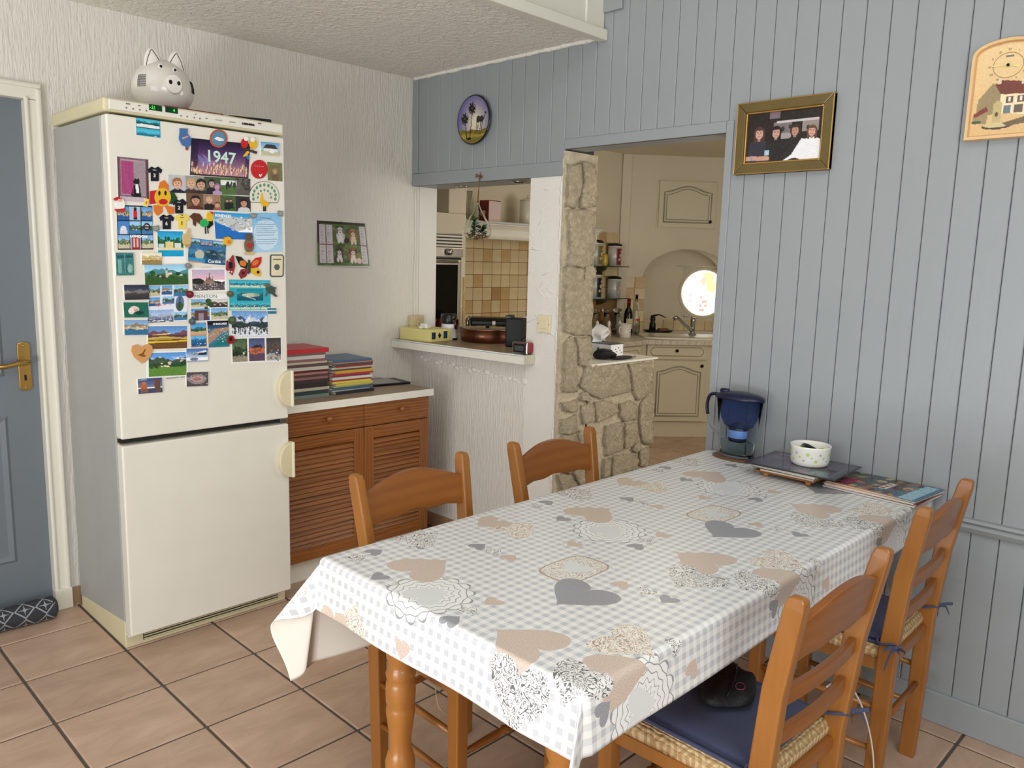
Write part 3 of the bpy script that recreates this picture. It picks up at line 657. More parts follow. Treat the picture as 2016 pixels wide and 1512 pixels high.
# ------------------------------------------------------------------ dining table
TX0, TX1, TY0, TY1, TZ = -1.717, -.03, -2.645, -1.872, .745
tb_ = thing('dining_table', 'long wooden dining table with turned legs under the heart print cloth', 'table', ((TX0 + TX1) / 2, (TY0 + TY1) / 2, 0))
m_pine = wood('varnished_pine', (146, 90, 38), (166, 107, 46), (182, 124, 58), (1, 1, .14), 6, .3, 3)
m_pinex = wood('varnished_pine_rail', (180, 106, 44), (198, 126, 58), (210, 142, 72), (.14, 1, 1), 6, .3, 3)
obj('tabletop', G().box(TX0 + .004, TX1 - .004, TY0 + .004, TY1 - .004, .714, TZ - .003), m_pinex, tb_, bevel=.006, world=True)
LX0, LX1, LY0, LY1 = -1.60, -.16, -2.51, -2.005
obj('apron', G().box(LX0 + .03, LX1 - .03, LY0 - .012, LY0 + .012, .63, .714).box(LX0 + .03, LX1 - .03, LY1 - .012, LY1 + .012, .63, .714).box(LX0 - .012, LX0 + .012, LY0 + .03, LY1 - .03, .63, .714).box(LX1 - .012, LX1 + .012, LY0 + .03, LY1 - .03, .63, .714), m_pinex, tb_, world=True)
prof = [(.022, 0), (.028, .012), (.030, .05), (.024, .075), (.021, .085), (.030, .10), (.034, .125), (.033, .15), (.025, .175), (.023, .182), (.031, .195), (.035, .22), (.036, .245), (.030, .268), (.0255, .278), (.0265, .31), (.031, .345), (.0345, .372), (.034, .384), (.031, .390), (.0345, .397), (.0355, .425), (.0345, .448), (.031, .455), (.0345, .462), (.0355, .47), (.030, .486), (.0275, .494), (.0335, .508), (.0375, .535), (.0375, .556), (.032, .58), (.027, .592), (.031, .6)]
for lx in (LX0, LX1):
    for ly in (LY0, LY1): obj('leg', G().lathe(prof, 28, (lx, ly, 0)).box(lx - .034, lx + .034, ly - .034, ly + .034, .6, .714), m_pine, tb_, world=True)

# ---- tablecloth: printed vinyl, one continuous sheet
t = NT('heart_print_vinyl'); uvn = t.nd('ShaderNodeUVMap', uv_map='UVMap'); sp = t.nd('ShaderNodeSeparateXYZ'); t.ln(uvn.outputs[0], sp.inputs[0]); Uu, Vv = sp.outputs[0], sp.outputs[1]
PER = .605
def stripe(x, p=.0245): return t.math('LESS_THAN', t.math('FRACT', t.math('DIVIDE', x, p)), .5)
sx_, sy_ = stripe(Uu), stripe(Vv); cnt = t.math('ADD', sx_, sy_)
col = t.mix(t.math('GREATER_THAN', cnt, .5), rgb(238, 237, 234), rgb(222, 222, 222)); col = t.mix(t.math('GREATER_THAN', cnt, 1.5), col, rgb(196, 198, 203))
cm = t.nd('ShaderNodeCombineXYZ'); t.ln(Uu, cm.inputs[0]); t.ln(Vv, cm.inputs[1]); UVv = cm.outputs[0]
mott = t.noise(UVv, 420, 2); curl = t.noise(UVv, 46, 2, .4, 1.6)
damline = t.math('LESS_THAN', t.math('ABSOLUTE', t.math('SUBTRACT', t.math('FRACT', t.math('MULTIPLY', curl, 7.0)), .5)), .17)
dam_d = t.mix(damline, rgb(236, 234, 230), rgb(112, 112, 116)); dam_b = t.mix(damline, rgb(240, 234, 224), rgb(176, 154, 138)); dam_l = t.mix(damline, rgb(236, 232, 226), rgb(190, 180, 170))
beige = t.ramp(mott, [(.4, rgb(198, 176, 162)), (.6, rgb(216, 200, 188))]); grey = t.ramp(mott, [(.4, rgb(146, 147, 152)), (.6, rgb(164, 165, 170))])
def local(cx, cy, ang, ref=0):
    du = t.math('SUBTRACT', t.math('FLOORED_MODULO', t.math('ADD', t.math('SUBTRACT', Uu, cx), PER / 2), PER), PER / 2); dv = t.math('SUBTRACT', Vv, cy)
    ca, sa = math.cos(ang), math.sin(ang)   # axis = direction of the tip
    q = t.math('ADD', t.math('MULTIPLY', du, ca), t.math('MULTIPLY', dv, sa)); p = t.math('SUBTRACT', t.math('MULTIPLY', du, sa), t.math('MULTIPLY', dv, ca))
    return p, q
def heart(p, q, s, asp=1.0):
    a = t.math('ABSOLUTE', t.math('DIVIDE', p, s * asp)); b2 = t.math('DIVIDE', q, -s)
    e = t.math('SUBTRACT', t.math('ADD', t.math('MULTIPLY', b2, 1.35), .29), t.math('SQRT', a))
    return t.math('LESS_THAN', t.math('ADD', t.math('MULTIPLY', a, a), t.math('MULTIPLY', e, e)), 1.0)
def lace(p, q, R, rect=False):
    r = t.math('SQRT', t.math('ADD', t.math('MULTIPLY', p, p), t.math('MULTIPLY', q, q))); th = t.math('ARCTAN2', p, q)
    if rect:
        p4 = t.math('POWER', t.math('DIVIDE', p, R * .78), 4); q4 = t.math('POWER', t.math('DIVIDE', q, R * 1.12), 4); rr = t.math('POWER', t.math('ADD', t.math('ABSOLUTE', p4), t.math('ABSOLUTE', q4)), .25); mask = t.math('LESS_THAN', rr, 1)
        ring = t.math('LESS_THAN', t.math('ABSOLUTE', t.math('SUBTRACT', rr, .93)), .03); return mask, t.mix(ring, dam_l, rgb(176, 158, 144))
    pet = t.math('ABSOLUTE', t.math('SINE', t.math('MULTIPLY', th, 7))); rr = t.math('DIVIDE', r, t.math('ADD', .82, t.math('MULTIPLY', pet, .18))); mask = t.math('LESS_THAN', rr, R)
    ln_ = t.math('LESS_THAN', t.math('FRACT', t.math('ADD', t.math('MULTIPLY', rr, 62), t.math('MULTIPLY', pet, 1.3))), .14); out = t.math('GREATER_THAN', rr, R * .965)
    return mask, t.mix(t.math('MAXIMUM', ln_, out), rgb(238, 238, 236), rgb(150, 152, 156))
def put(cx, cy, s, ang, c, asp=1.0):
    global col
    p, q = local(cx, cy, ang); col = t.mix(heart(p, q, s, asp), col, c)
S_ = .052
for cx, cy, kind in ((-.46, -2.19, 0), (-.125, -2.30, 1), (-.36, -2.74, 0), (-.2, -1.66, 0)):
    p, q = local(cx, cy, 0 if kind == 0 else PI); mk, lc = lace(p, q, .098 if kind == 0 else .075, kind == 1); col = t.mix(mk, col, lc)
    col = t.mix(heart(p, q, .046 if kind == 0 else .036), col, rgb(222, 224, 224))
put(-.37, -2.07, .072, 0, beige, 1.05); put(-.465, -2.46, .075, PI / 2, beige, 1.05); put(-.235, -2.40, .074, PI, grey, 1.05); put(-.40, -2.655, .066, -.3, beige)
put(-.02, -2.02, .066, 0, dam_b, 1.0); put(-.325, -2.605, .066, -PI / 2, dam_b, 1.05); put(-.26, -1.915, .066, 0, dam_d, 1.0); put(.02, -2.515, .072, PI, dam_d, 1.0); put(-.5, -2.62, .06, PI, dam_d); put(-.53, -1.76, .064, PI / 2, dam_l); put(-.3, -1.74, .064, 0, beige)
put(-.66 + PER * 0, -1.945, .05, PI, beige)
for cx, cy, a in ((-.19, -2.053, 0), (-.488, -2.048, PI), (-.5, -2.31, 0), (-.11, -2.54, PI), (-.40, -1.92, 0), (-.47, -2.70, .5)): put(cx, cy, .023, a, grey)
for cx, cy, a in ((-.185, -2.155, 0), (-.01, -2.196, PI), (-.114, -2.427, 0), (-.39, -2.304, PI), (-.2, -2.72, 1)): put(cx, cy, .022, a, beige)
for cx, cy, a in ((-.186, -2.105, 0), (-.11, -2.485, PI), (-.445, -2.305, 0), (-.45, -1.925, 0), (-.25, -2.66, 0)): put(cx, cy, .022, a, dam_d)
t.ln(col, t.b.inputs['Base Color']); t.b.inputs['Roughness'].default_value = .27; t.b.inputs['Specular IOR Level'].default_value = .5
t.ln(t.bump(t.noise(UVv, 900, 2), .05, .0006), t.b.inputs['Normal']); m_cloth = t.m
m_back = mat('white_cloth_backing', (236, 230, 220), .8)
NEAR, RIGHT, LEFT = .128, .118, .286; RR = .014
def hang(e, fl):
    if e <= 0: return 0, 0
    L = RR * PI / 2
    if e < L: return RR * math.sin(e / RR), -RR * (1 - math.cos(e / RR))
    r = e - L; return RR + r * fl, -RR - r * math.sqrt(1 - fl * fl)
def cloth(a, b2):
    ex = max(0, TX0 - a); el = max(0, b2 - TY1); er = max(0, TY0 - b2); x = max(a, TX0); y = min(max(b2, TY0), TY1); z = TZ
    if ex > 0 and (el > 0 or er > 0):
        ey = el or er; sg = 1 if el > 0 else -1; rho = math.hypot(ex, ey); ph = math.degrees(math.atan2(ey, ex))
        if sg > 0: k = .13 + .52 * math.exp(-((ph - 47) / 15) ** 2); da = math.radians(ph) * .45
        else: k = .10 + .42 * math.exp(-((ph - 46) / 17) ** 2); da = math.radians(ph) * .55
        o_, dz = hang(rho, k); fl_end = ph / 90
        return (x - o_ * math.cos(da), y + sg * o_ * math.sin(da), z + dz)
    if ex > 0:
        fl = .13 if ey_mid(b2) else .13; fl = .10 + .03 * math.sin(b2 * 9); 
        s = min(1, min(abs(b2 - TY1), abs(b2 - TY0)) / .12); fl = .12 * 1 + (.05 * math.sin(b2 * 14)) * s + .01; o_, dz = hang(ex, fl if s >= 1 else .13 * (1 - s) + fl * s if b2 > -2.2 else .10 * (1 - s) + fl * s); return (x - o_, y, z + dz)
    if el > 0 or er > 0:
        e = el or er; sg = 1 if el > 0 else -1; s = min(1, (a - TX0) / .15); base = .13 if sg > 0 else .10
        kk = base + .47 * 0; fl = base * (1 - s) + (.06 + .03 * math.sin(a * 8)) * s; o_, dz = hang(e, fl)
        # corner value at ph = 90 must join
        return (x, y + sg * o_, z + dz)
    return (x, y, z + .0008 * math.sin(a * 5) * math.sin(b2 * 7))
def ey_mid(b2): return True
def axis_pts(lo, hi, e0, e1, n):
    p = list(np.linspace(lo, e0, 26)) + list(e0 + RR * 0 + np.linspace(.004, .03, 4)) + list(np.linspace(e0 + .05, e1 - .05, n)) + list(e1 - np.linspace(.03, .004, 4)) + list(np.linspace(e1, hi, 40)); return sorted(set(round(float(q), 5) for q in p))
As = sorted(set([round(float(q), 5) for q in list(np.linspace(TX0 - NEAR, TX0, 40)) + list(np.linspace(TX0 + .004, TX1, 70))])); Bs = axis_pts(TY0 - RIGHT, TY1 + LEFT, TY0, TY1, 36)
# corner joins: the flaps next to a corner take over the corner's edge flare
ob_g = G(); ob_g.v = [cloth(a, b2) for a in As for b2 in Bs]; nb = len(Bs)
ob_g.f = [(i * nb + j, (i + 1) * nb + j, (i + 1) * nb + j + 1, i * nb + j + 1) for i in range(len(As) - 1) for j in range(nb - 1)]; ob_g.mi = [0] * len(ob_g.f); ob_g.sm = [True] * len(ob_g.f)
clo = obj('tablecloth', ob_g, [m_cloth, m_back], fix=False); tag(clo, 'glossy grey gingham tablecloth printed with hearts, draped over the dining table', 'tablecloth')
uvl = clo.data.uv_layers.new(name='UVMap'); uvc = [(a, b2) for a in As for b2 in Bs]
for lp in clo.data.loops: uvl.data[lp.index].uv = uvc[lp.vertex_index]
sm_ = clo.modifiers.new('backing', 'SOLIDIFY'); sm_.thickness = .0016; sm_.offset = -1; sm_.material_offset = 1; sm_.material_offset_rim = 1; sm_.use_quality_normals = True

# ------------------------------------------------------------------ chairs
t = NT('woven_rush'); v = t.coord(); sp = t.nd('ShaderNodeSeparateXYZ'); t.ln(v, sp.inputs[0]); ax_, ay_ = t.math('ABSOLUTE', sp.outputs[0]), t.math('ABSOLUTE', sp.outputs[1])
m_ = t.math('MAXIMUM', ax_, ay_); n_ = t.noise(v, 60, 2); o_ = t.math('MINIMUM', ax_, ay_)
band = t.math('SINE', t.math('ADD', t.math('MULTIPLY', m_, 900), t.math('MULTIPLY', n_, 5))); zig = t.math('GREATER_THAN', t.math('SINE', t.math('ADD', t.math('MULTIPLY', m_, 330), t.math('MULTIPLY', t.math('PINGPONG', o_, .03), 380))), .1)
cb = t.mix(zig, rgb(186, 152, 104), rgb(212, 188, 146)); t.ln(t.mix(t.math('MULTIPLY', t.math('ADD', band, 1), .22), cb, rgb(150, 112, 66)), t.b.inputs['Base Color'])
t.ln(t.bump(t.math('ADD', band, t.math('MULTIPLY', n_, 2)), .6, .003), t.b.inputs['Normal']); t.b.inputs['Roughness'].default_value = .7; m_rush = t.m
def make_chair(label):
    c = thing('dining_chair', label, 'chair', group='rush-seated dining chairs around the table')
    for s in (-1, 1):
        pts = [(s * .160, -.165, 0), (s * .163, -.172, .25), (s * .166, -.175, .44), (s * .178, -.197, .66), (s * .190, -.230, .84), (s * .191, -.2335, .857), (s * .191, -.2345, .862)]
        wv = [(.015, 0, 0)] * 4 + [(.0145, 0, 0), (.013, 0, 0), (.009, 0, 0)]; hv = [(0, .021, 0), (0, .0225, 0), (0, .023, 0), (0, .0215, .004), (0, .019, .003), (0, .016, .002), (0, .010, 0)]
        obj('back_post', G().bar(pts, wv, hv), m_chair, c, bevel=.004)
        obj('leg', G().bar([(s * .178, .172, 0), (s * .183, .172, .25), (s * .186, .172, .462)], [(.0165, 0, 0), (.018, 0, 0), (.019, 0, 0)], [(0, .0165, 0), (0, .018, 0), (0, .019, 0)]), m_chair, c, bevel=.004)
    def cr(i, j, off):   # crest rail: arched top, wavy lower edge, bowed backwards
        x = (i - .5) * 2; zt = .800 + .040 * (1 - x * x) ** 1.3 ; zb = .722 + .005 * math.cos(x * PI * 1.0) + .003 * math.cos(x * PI * 3) ; z = zb + (zt - zb) * j
        return (x * .176, -.214 - (z - .75) * .18 - .013 * (1 - x * x) + off, z)
    g = G(); n = 25
    for off in (-.009, .009): g.surf(lambda i, j: cr(i, j, off), n, 5)
    k = n * 5
    for i in range(n - 1):
        for j in (0, 4): g.f.append([i * 5 + j, (i + 1) * 5 + j, k + (i + 1) * 5 + j, k + i * 5 + j]); g.mi.append(0); g.sm.append(False)
    for i in (0, n - 1):
        for j in range(4): g.f.append([i * 5 + j, i * 5 + j + 1, k + i * 5 + j + 1, k + i * 5 + j]); g.mi.append(0); g.sm.append(False)
    obj('crest_rail', g, m_chairx, c, bevel=.003)
    for zc, hw_ in ((.640, .172), (.548, .167)):
        yb = -.184 - (zc - .55) * .13; P = [(x * hw_, yb - .012 * (1 - x * x), zc) for x in np.linspace(-1, 1, 9)]
        obj('slat', G().bar(P, (0, .008, 0), (0, 0, .0165)), m_chairx, c, bevel=.003)
    def seat(i, j):
        x = (i - .5) * 2; y = (j - .5) * 2; wd = .172 + .016 * (y + 1) / 2; r = max(abs(x), abs(y)); 
        return (x * wd, .0 + y * .170, .462 - .020 * (1 - r) ** .8 * 1 + (0 if r < .86 else -.022 * ((r - .86) / .14) ** 2))
    g = G().surf(seat, 29, 29); nn = 29; bt = len(g.v); ring = [i * nn for i in range(nn)] + [(nn - 1) * nn + j for j in range(1, nn)] + [i * nn + nn - 1 for i in range(nn - 2, -1, -1)] + [j for j in range(nn - 2, 0, -1)]
    lo = [(g.v[i][0] * .985, g.v[i][1] * .985, .418) for i in ring]; g.v += lo; R_ = len(ring)
    for q in range(R_): g.f.append([ring[q], ring[(q + 1) % R_], bt + (q + 1) % R_, bt + q]); g.mi.append(0); g.sm.append(True)
    g.f.append([bt + q for q in range(R_)]); g.mi.append(0); g.sm.append(False)
    obj('seat', g, m_rush, c)
    obj('seat_rail', G().box(-.17, .17, .163, .185, .392, .422), m_chairx, c, bevel=.004)
    obj('seat_rail', G().box(-.152, .152, -.182, -.165, .392, .422), m_chairx, c, bevel=.004)
    for s in (-1, 1):
        obj('seat_rail', G().bar([(s * .165, -.16, .407), (s * .182, .16, .407)], (.008, 0, 0), (0, 0, .015)), m_chair, c)
        for z in (.165, .285): obj('stretcher', G().tube([(s * (.163 + .002), -.16, z), (s * .174, .0, z), (s * .181, .165, z)], [.008, .0105, .008], 10), m_chair, c)
    obj('stretcher', G().lathe([(.007, -.178), (.009, -.12), (.011, -.05), (.0085, -.028), (.013, -.02), (.008, -.012), (.0145, 0), (.008, .012), (.013, .02), (.0085, .028), (.011, .05), (.009, .12), (.007, .178)], 14, (0, .172, .235), 'x'), m_chairx, c)
    obj('stretcher', G().tube([(-.162, -.17, .235), (0, -.172, .235), (.162, -.17, .235)], [.0075, .0105, .0075], 10), m_chairx, c)
    return c
c0 = make_chair('x')
spots = [((-1.302, -1.902), PI + .02, 'honey-coloured wooden chair at the near left of the table, in front of the louvred cabinet'),
         ((-.708, -1.902), PI, 'honey-coloured wooden chair on the far left side of the table, against the stone pillar'),
         ((-1.165, -2.607), -.02, 'honey-coloured wooden chair nearest the camera, with a blue cushion and black bag'),
         ((-.415, -2.566), .03, 'honey-coloured wooden chair with tied blue cushion, closest to the blue wall')]
chairs = []
for k, (p, a, lb) in enumerate(spots):
    c = c0 if k == 0 else dup(c0); c.location = (p[0], p[1], 0); c.rotation_euler = (0, 0, a); c['label'] = lb; chairs.append(c)
m_cush = mat('navy_cotton', (64, 70, 100), .85, bump=(500, .25, .002), sheen=.1, var=.06)
def make_cushion(k, label):
    p, a, _ = spots[k]; c = thing('seat_cushion', label, 'cushion', (p[0], p[1], .448), a, 'blue tied seat cushions')
    def cu(i, j, up):
        x = (i - .5) * 2; y = (j - .5) * 2; r = max(abs(x), abs(y)); e = (1 - r ** 4); n_ = mnoise.noise(Vector((x * 2.3, y * 2.3, k))) * .006
        return (x * .158, .010 + y * .155, (.012 + (.020 + n_) * e ** .5) if up else .010 - .012 * e ** .5 + .012)
    g = G().surf(lambda i, j: cu(i, j, 1), 21, 21).surf(lambda i, j: cu(i, j, 0), 21, 21); obj('pad', g, m_cush, c)
    obj('piping', G().tube([cu(i, j, 1) for i, j in [(q / 10, 0) for q in range(11)] + [(1, q / 10) for q in range(1, 11)] + [(1 - q / 10, 1) for q in range(1, 11)] + [(0, 1 - q / 10) for q in range(1, 11)]], .0045, 8), m_cush, c)
    for s in (-1, 1):
        bx, by = s * .166, -.192
        g = G(); N = 14; loop = [(bx + .0215 * math.cos(q), by + .018 + .0285 * math.sin(q), .028 + .006 * math.sin(q * 2)) for q in np.linspace(0, 2 * PI, N)]
        g.tube([(s * .15, -.13, .018)] + [(bx - s * .022, by + .03, .025)] + loop, .0035, 6)
        kx, ky, kz = bx + s * .024, by - .008, .028
        g.ball((kx, ky, kz), .008, .007, .007, 10, 8)
        for q, (dx, dy, dz) in enumerate(((.030, -.020, -.030), (.040, .012, -.048), (.022, -.028, .006), (.030, .020, -.002))):
            g.bar([(kx, ky, kz), (kx + s * dx * .5, ky + dy * .6, kz + dz * .25 + .004), (kx + s * dx, ky + dy, kz + dz)], (0, .0005, .0045) if q < 2 else (0, .0005, .004), (.0008, .0008, 0))
        obj('tie', g, m_cush, c)
    return c
make_cushion(2, 'navy blue seat cushion on the nearest chair, black bag lying on it'); make_cushion(3, 'navy blue seat cushion tied to the chair by the blue wall')
# black bag on the near cushion
p, a, _ = spots[2]
bag = thing('pouch_bag', 'soft black pouch bag lying on the nearest blue cushion', 'bag', (p[0] + .035, p[1] + .015, .4835), .35)
g = G().surf(lambda i, j: ((.098 + .012 * math.sin(i * 6 * PI)) * math.cos(2 * PI * i) * math.sin(PI * j) ** .6, (.068 + .008 * math.sin(i * 4 * PI + 1)) * math.sin(2 * PI * i) * math.sin(PI * j) ** .6, .020 - .020 * math.cos(PI * j) + (.006 * math.sin(i * 10 * PI) * math.sin(PI * j) if j > .5 else 0)), 30, 14, wrap=True)
obj('body', g, mat('black_nylon', (18, 18, 20), .65, bump=(90, .4, .006)), bag)
obj('zip', G().tube([(-.08, -.01, .036), (-.03, -.014, .042), (.03, -.012, .042), (.08, -.006, .034)], .0022, 6), m_black, bag)
obj('pull_ring', G().tube([(-.03 + .016 * math.cos(q), -.03 + .010 * math.sin(q), .040) for q in np.linspace(0, 2 * PI, 16)], .0012, 6), mat('dark_pink_cord', (120, 60, 72), .6), bag)
# white cable and thread
pts = [onY(u, v, -2.745) for u, v in ((1628, 1352), (1650, 1341), (1672, 1350), (1692, 1380), (1708, 1425), (1717, 1470), (1720, 1512), (1718, 1545))]; pts.append(Vector((pts[-1].x, -2.74, .003))); pts.append(Vector((pts[-1].x + .1, -2.70, .003)))
cv_ = bpy.data.curves.new('sp', 'CURVE')
def smooth_pts(P, n=6):
    P = [Vector(p) for p in P]; out = []
    for i in range(len(P) - 1):
        p0, p1, p2, p3 = P[max(i - 1, 0)], P[i], P[i + 1], P[min(i + 2, len(P) - 1)]
        for q in range(n):
            s = q / n; out.append(.5 * ((2 * p1) + (p2 - p0) * s + (2 * p0 - 5 * p1 + 4 * p2 - p3) * s * s + (3 * p1 - p0 - 3 * p2 + p3) * s ** 3))
    return out + [P[-1]]
bpy.data.curves.remove(cv_)
tag(obj('charging_cable', G().tube(smooth_pts(pts), .0022, 8), mat('white_cable', (226, 224, 214), .45)), 'white charging cable hanging from the nearest chair to the floor', 'cable')
pts = [onY(u, v, -2.012) for u, v in ((915, 1342), (911, 1372), (900, 1394), (882, 1403), (866, 1396), (859, 1372), (858, 1352))]
tag(obj('loose_thread', G().tube(smooth_pts(pts), .0009, 6), mat('cream_thread', (220, 200, 150), .7)), 'pale loose thread looped round the near left chair leg', 'thread')

# ------------------------------------------------------------------ things on the table
ZT = TZ + .0008
m_glass = mat('clear_glass', (240, 246, 244), .03, trans=1.0, ior=1.45); m_clearp = mat('clear_plastic', (240, 244, 248), .04, trans=1.0, ior=1.12); m_bluep = mat('dark_blue_plastic', (20, 28, 54), .28); m_bluet = mat('translucent_blue_plastic', (150, 168, 216), .1, trans=.92, ior=1.06); m_water = mat('water', (232, 242, 242), .02, trans=1.0, ior=1.1); m_filt = mat('pale_blue_cartridge', (110, 150, 214), .35)
tr = tag(obj('cork_mat', G().lathe([(.0, .0), (.062, .0), (.062, .005), (.0, .005)], 40, (-.092, -2.012, ZT), sx=.85, sy=1.5), wood('dark_trivet', (84, 56, 38), (98, 68, 48), (112, 80, 58))), 'dark brown table mat under the water filter jug', 'mat')
jg = thing('filter_jug', 'clear water filter jug with dark blue lid standing by the blue wall', 'jug', (-.082, -2.005, ZT + .0055))
z0 = ZT + .0055; H_ = onX(1450, 770, -.082).z - z0; hh = H_ / .262
def jp(lst): return [(r, z * hh) for r, z in lst]
outer = [(.0, 0), (.044, .001), (.050, .008), (.052, .05), (.056, .12), (.065, .235)]; inner = [(.0625, .233), (.0535, .12), (.0495, .05), (.046, .01), (.0, .006)]
obj('pitcher', G().lathe(jp(outer + inner), 40, sx=.80, sy=1.36, close=False), m_clearp, jg)
obj('water', G().lathe(jp([(.0, .0068), (.0455, .0106), (.0489, .05), (.0495, .062), (.0, .062)]), 32, sx=.80, sy=1.36), m_water, jg)
obj('funnel', G().lathe(jp([(.060, .236), (.0575, .19), (.051, .155), (.040, .128), (.030, .118), (.030, .116), (.041, .125), (.0525, .153), (.0585, .19), (.061, .236)]), 36, sx=.80, sy=1.34, close=False), m_bluet, jg)
cart = obj('filter_cartridge', G().lathe(jp([(.0, .060), (.028, .062), (.030, .070), (.031, .118), (.024, .132), (.0, .14)]), 28, sx=.9, sy=1.15), m_bluep, jg)
obj('cartridge_band', G().lathe(jp([(.0312, .078), (.0318, .079), (.0322, .108), (.0316, .109)]), 28, sx=.9, sy=1.15, close=False), m_filt, cart)
lid = obj('lid', G().lathe(jp([(.0, .262), (.03, .260), (.054, .254), (.0675, .244), (.069, .232), (.060, .230), (.0, .232)]), 40, sx=.82, sy=1.37), m_bluep, jg)
obj('spout_cover', G().lathe(jp([(.0, .268), (.012, .266), (.016, .258), (.014, .25)]), 16, (0, .062, 0), sx=.9, sy=1.3), m_bluep, lid)
hp_ = [(0, .078, .236 * hh), (0, .102, .238 * hh), (0, .120, .225 * hh), (0, .127, .19 * hh), (0, .123, .15 * hh), (0, .112, .115 * hh), (0, .094, .09 * hh), (0, .072, .075 * hh)]
obj('handle', G().tube(smooth_pts(hp_, 4), .0075, 10), m_clearp, jg); obj('handle_grip', G().tube(smooth_pts([Vector(q) + Vector((0, .005, .001)) for q in hp_[:5]], 4), .0060, 10), m_bluep, jg)
# little footed board with books, tray and bowl
bx0, bx1, by0, by1 = -.262, -.035, -2.40, -2.155
bd = thing('footed_board', 'small wooden board on round feet carrying the books and tray', 'board', ((bx0 + bx1) / 2, (by0 + by1) / 2, ZT))
obj('board', G().box(bx0 + .012, bx1 - .03, by0 + .03, by1 - .01, ZT + .014, ZT + .020), m_chairx, bd, bevel=.002, world=True)
for x, y in ((bx0 + .03, by0 + .055), (bx0 + .03, by1 - .045), (bx1 - .06, by0 + .055), (bx1 - .06, by1 - .045)): obj('foot', G().lathe([(.006, 0), (.0095, .003), (.0095, .012), (.007, .0142)], 14, (x, y, ZT)), m_pine, bd, world=True)
def book(name, label, cat, x0, x1, y0, y1, z, th, ang, col, group=None):
    o = thing(name, label, cat, ((x0 + x1) / 2, (y0 + y1) / 2, z), ang, group); L, W = x1 - x0, y1 - y0; mc = mat('cover_%d_%d_%d' % col, col, .35)
    obj('cover', G().box(-L / 2, L / 2, -W / 2, W / 2, th - .0014, th).box(-L / 2, L / 2, -W / 2, W / 2, 0, .0014).box(L / 2 - .0015, L / 2, -W / 2, W / 2, 0, th), mc, o)
    obj('pages', G().box(-L / 2 + .002, L / 2 - .0016, -W / 2 + .002, W / 2 - .002, .0014, th - .0014), m_pages, o); return o
zb = ZT + .020
book('book', 'brown-covered book, lower one on the footed board', 'book', bx0 + .008, bx1 - .035, by0 + .03, by1 - .03, zb, .008, .02, (150, 96, 60)); zb += .0083
book('book', 'cream-paged book lying under the dark tray', 'book', bx0 + .004, bx1 - .03, by0 + .02, by1 - .01, zb, .011, -.03, (60, 56, 58)); zb += .0113
ty = thing('serving_tray', 'flat dark printed tray between the white bowl and the books', 'tray', (-.148, -2.285, zb), .04)
obj('tray_plate', G().box(-.122, .122, -.150, .150, 0, .004), mat('dark_smoked_acrylic', (56, 52, 62), .12), ty, bevel=.0018)
cv = Canvas(40, 50, (70, 66, 78)).grain(10, seed=3); cv.rect(.06, .06, .94, .94, (92, 86, 104)).rect(.12, .1, .5, .35, (52, 48, 56)).rect(.1, .12, .3, .3, (60, 110, 110)).rect(.55, .5, .9, .9, (110, 100, 124)); cv.grain(8, seed=4)
print_mesh('tray_print', cv, lambda x, y: basis(ty) @ Vector((-.118 + .236 * x, -.146 + .292 * y, .0043)), ty, print_mat(.12))
zb += .0045
bw = thing('enamel_bowl', 'white bowl with green flowers and grey dots on the dark tray', 'bowl', (-.128, -2.298, zb))
bR = .066
obj('bowl_body', G().lathe([(.0, 0), (.052, 0), (.0585, .005), (.0615, .016), (.0635, .058), (.0655, .066), (.0645, .0672), (.062, .064), (.059, .018), (.054, .008), (.0, .006)], 48), mat('white_enamel', (240, 238, 232), .15, coat=.3), bw)
def on_bowl(a, z, r=.0632):
    rr = .0617 + (z - .016) / .042 * .0019; return Vector((rr * math.cos(a), rr * math.sin(a), z))
m_lime = mat('lime_green_print', (176, 206, 72), .4); m_gprint = mat('grey_print', (168, 170, 176), .4)
gA, gB = G(), G()
for k in range(30):
    a = 2 * PI * k / 30 + .1; z = (.022, .044, .033)[k % 3]; sz = (.0042, .003, .005)[(k * 5) % 3]; P0 = on_bowl(a, z); nr = Vector((math.cos(a), math.sin(a), .04)); tu = Vector((-math.sin(a), math.cos(a), 0))
    if k % 2 == 0:
        for q in range(5): gA.add(disc(P0 + tu * sz * .75 * math.cos(q * 1.257) + Vector((0, 0, 1)) * sz * .75 * math.sin(q * 1.257), nr, sz * .5, .0004, 8).v, disc((0, 0, 0), nr, sz, .0004, 8).f)
    else: gB.add(disc(P0, nr, sz * .8, .0004, 12).v, disc(P0, nr, sz, .0004, 12).f)
obj('flower_print', gA, m_lime, bw); obj('dot_print', gB, m_gprint, bw)
pn = thing('sunglasses_case', 'black glasses case lying in the white bowl', 'glasses case', (-.128, -2.298, zb + .045), .9)
obj('case_body', G().tube([(-.05, 0, 0), (-.046, 0, .001), (-.02, 0, .004), (.02, 0, .006), (.044, 0, .007), (.05, 0, .007)], [.004, .010, .0125, .0125, .010, .004], 14), m_black, pn)
obj('hinge', G().tube([(-.03, -.012, .003), (.03, -.012, .006)], .0012, 6), m_chrome, pn)
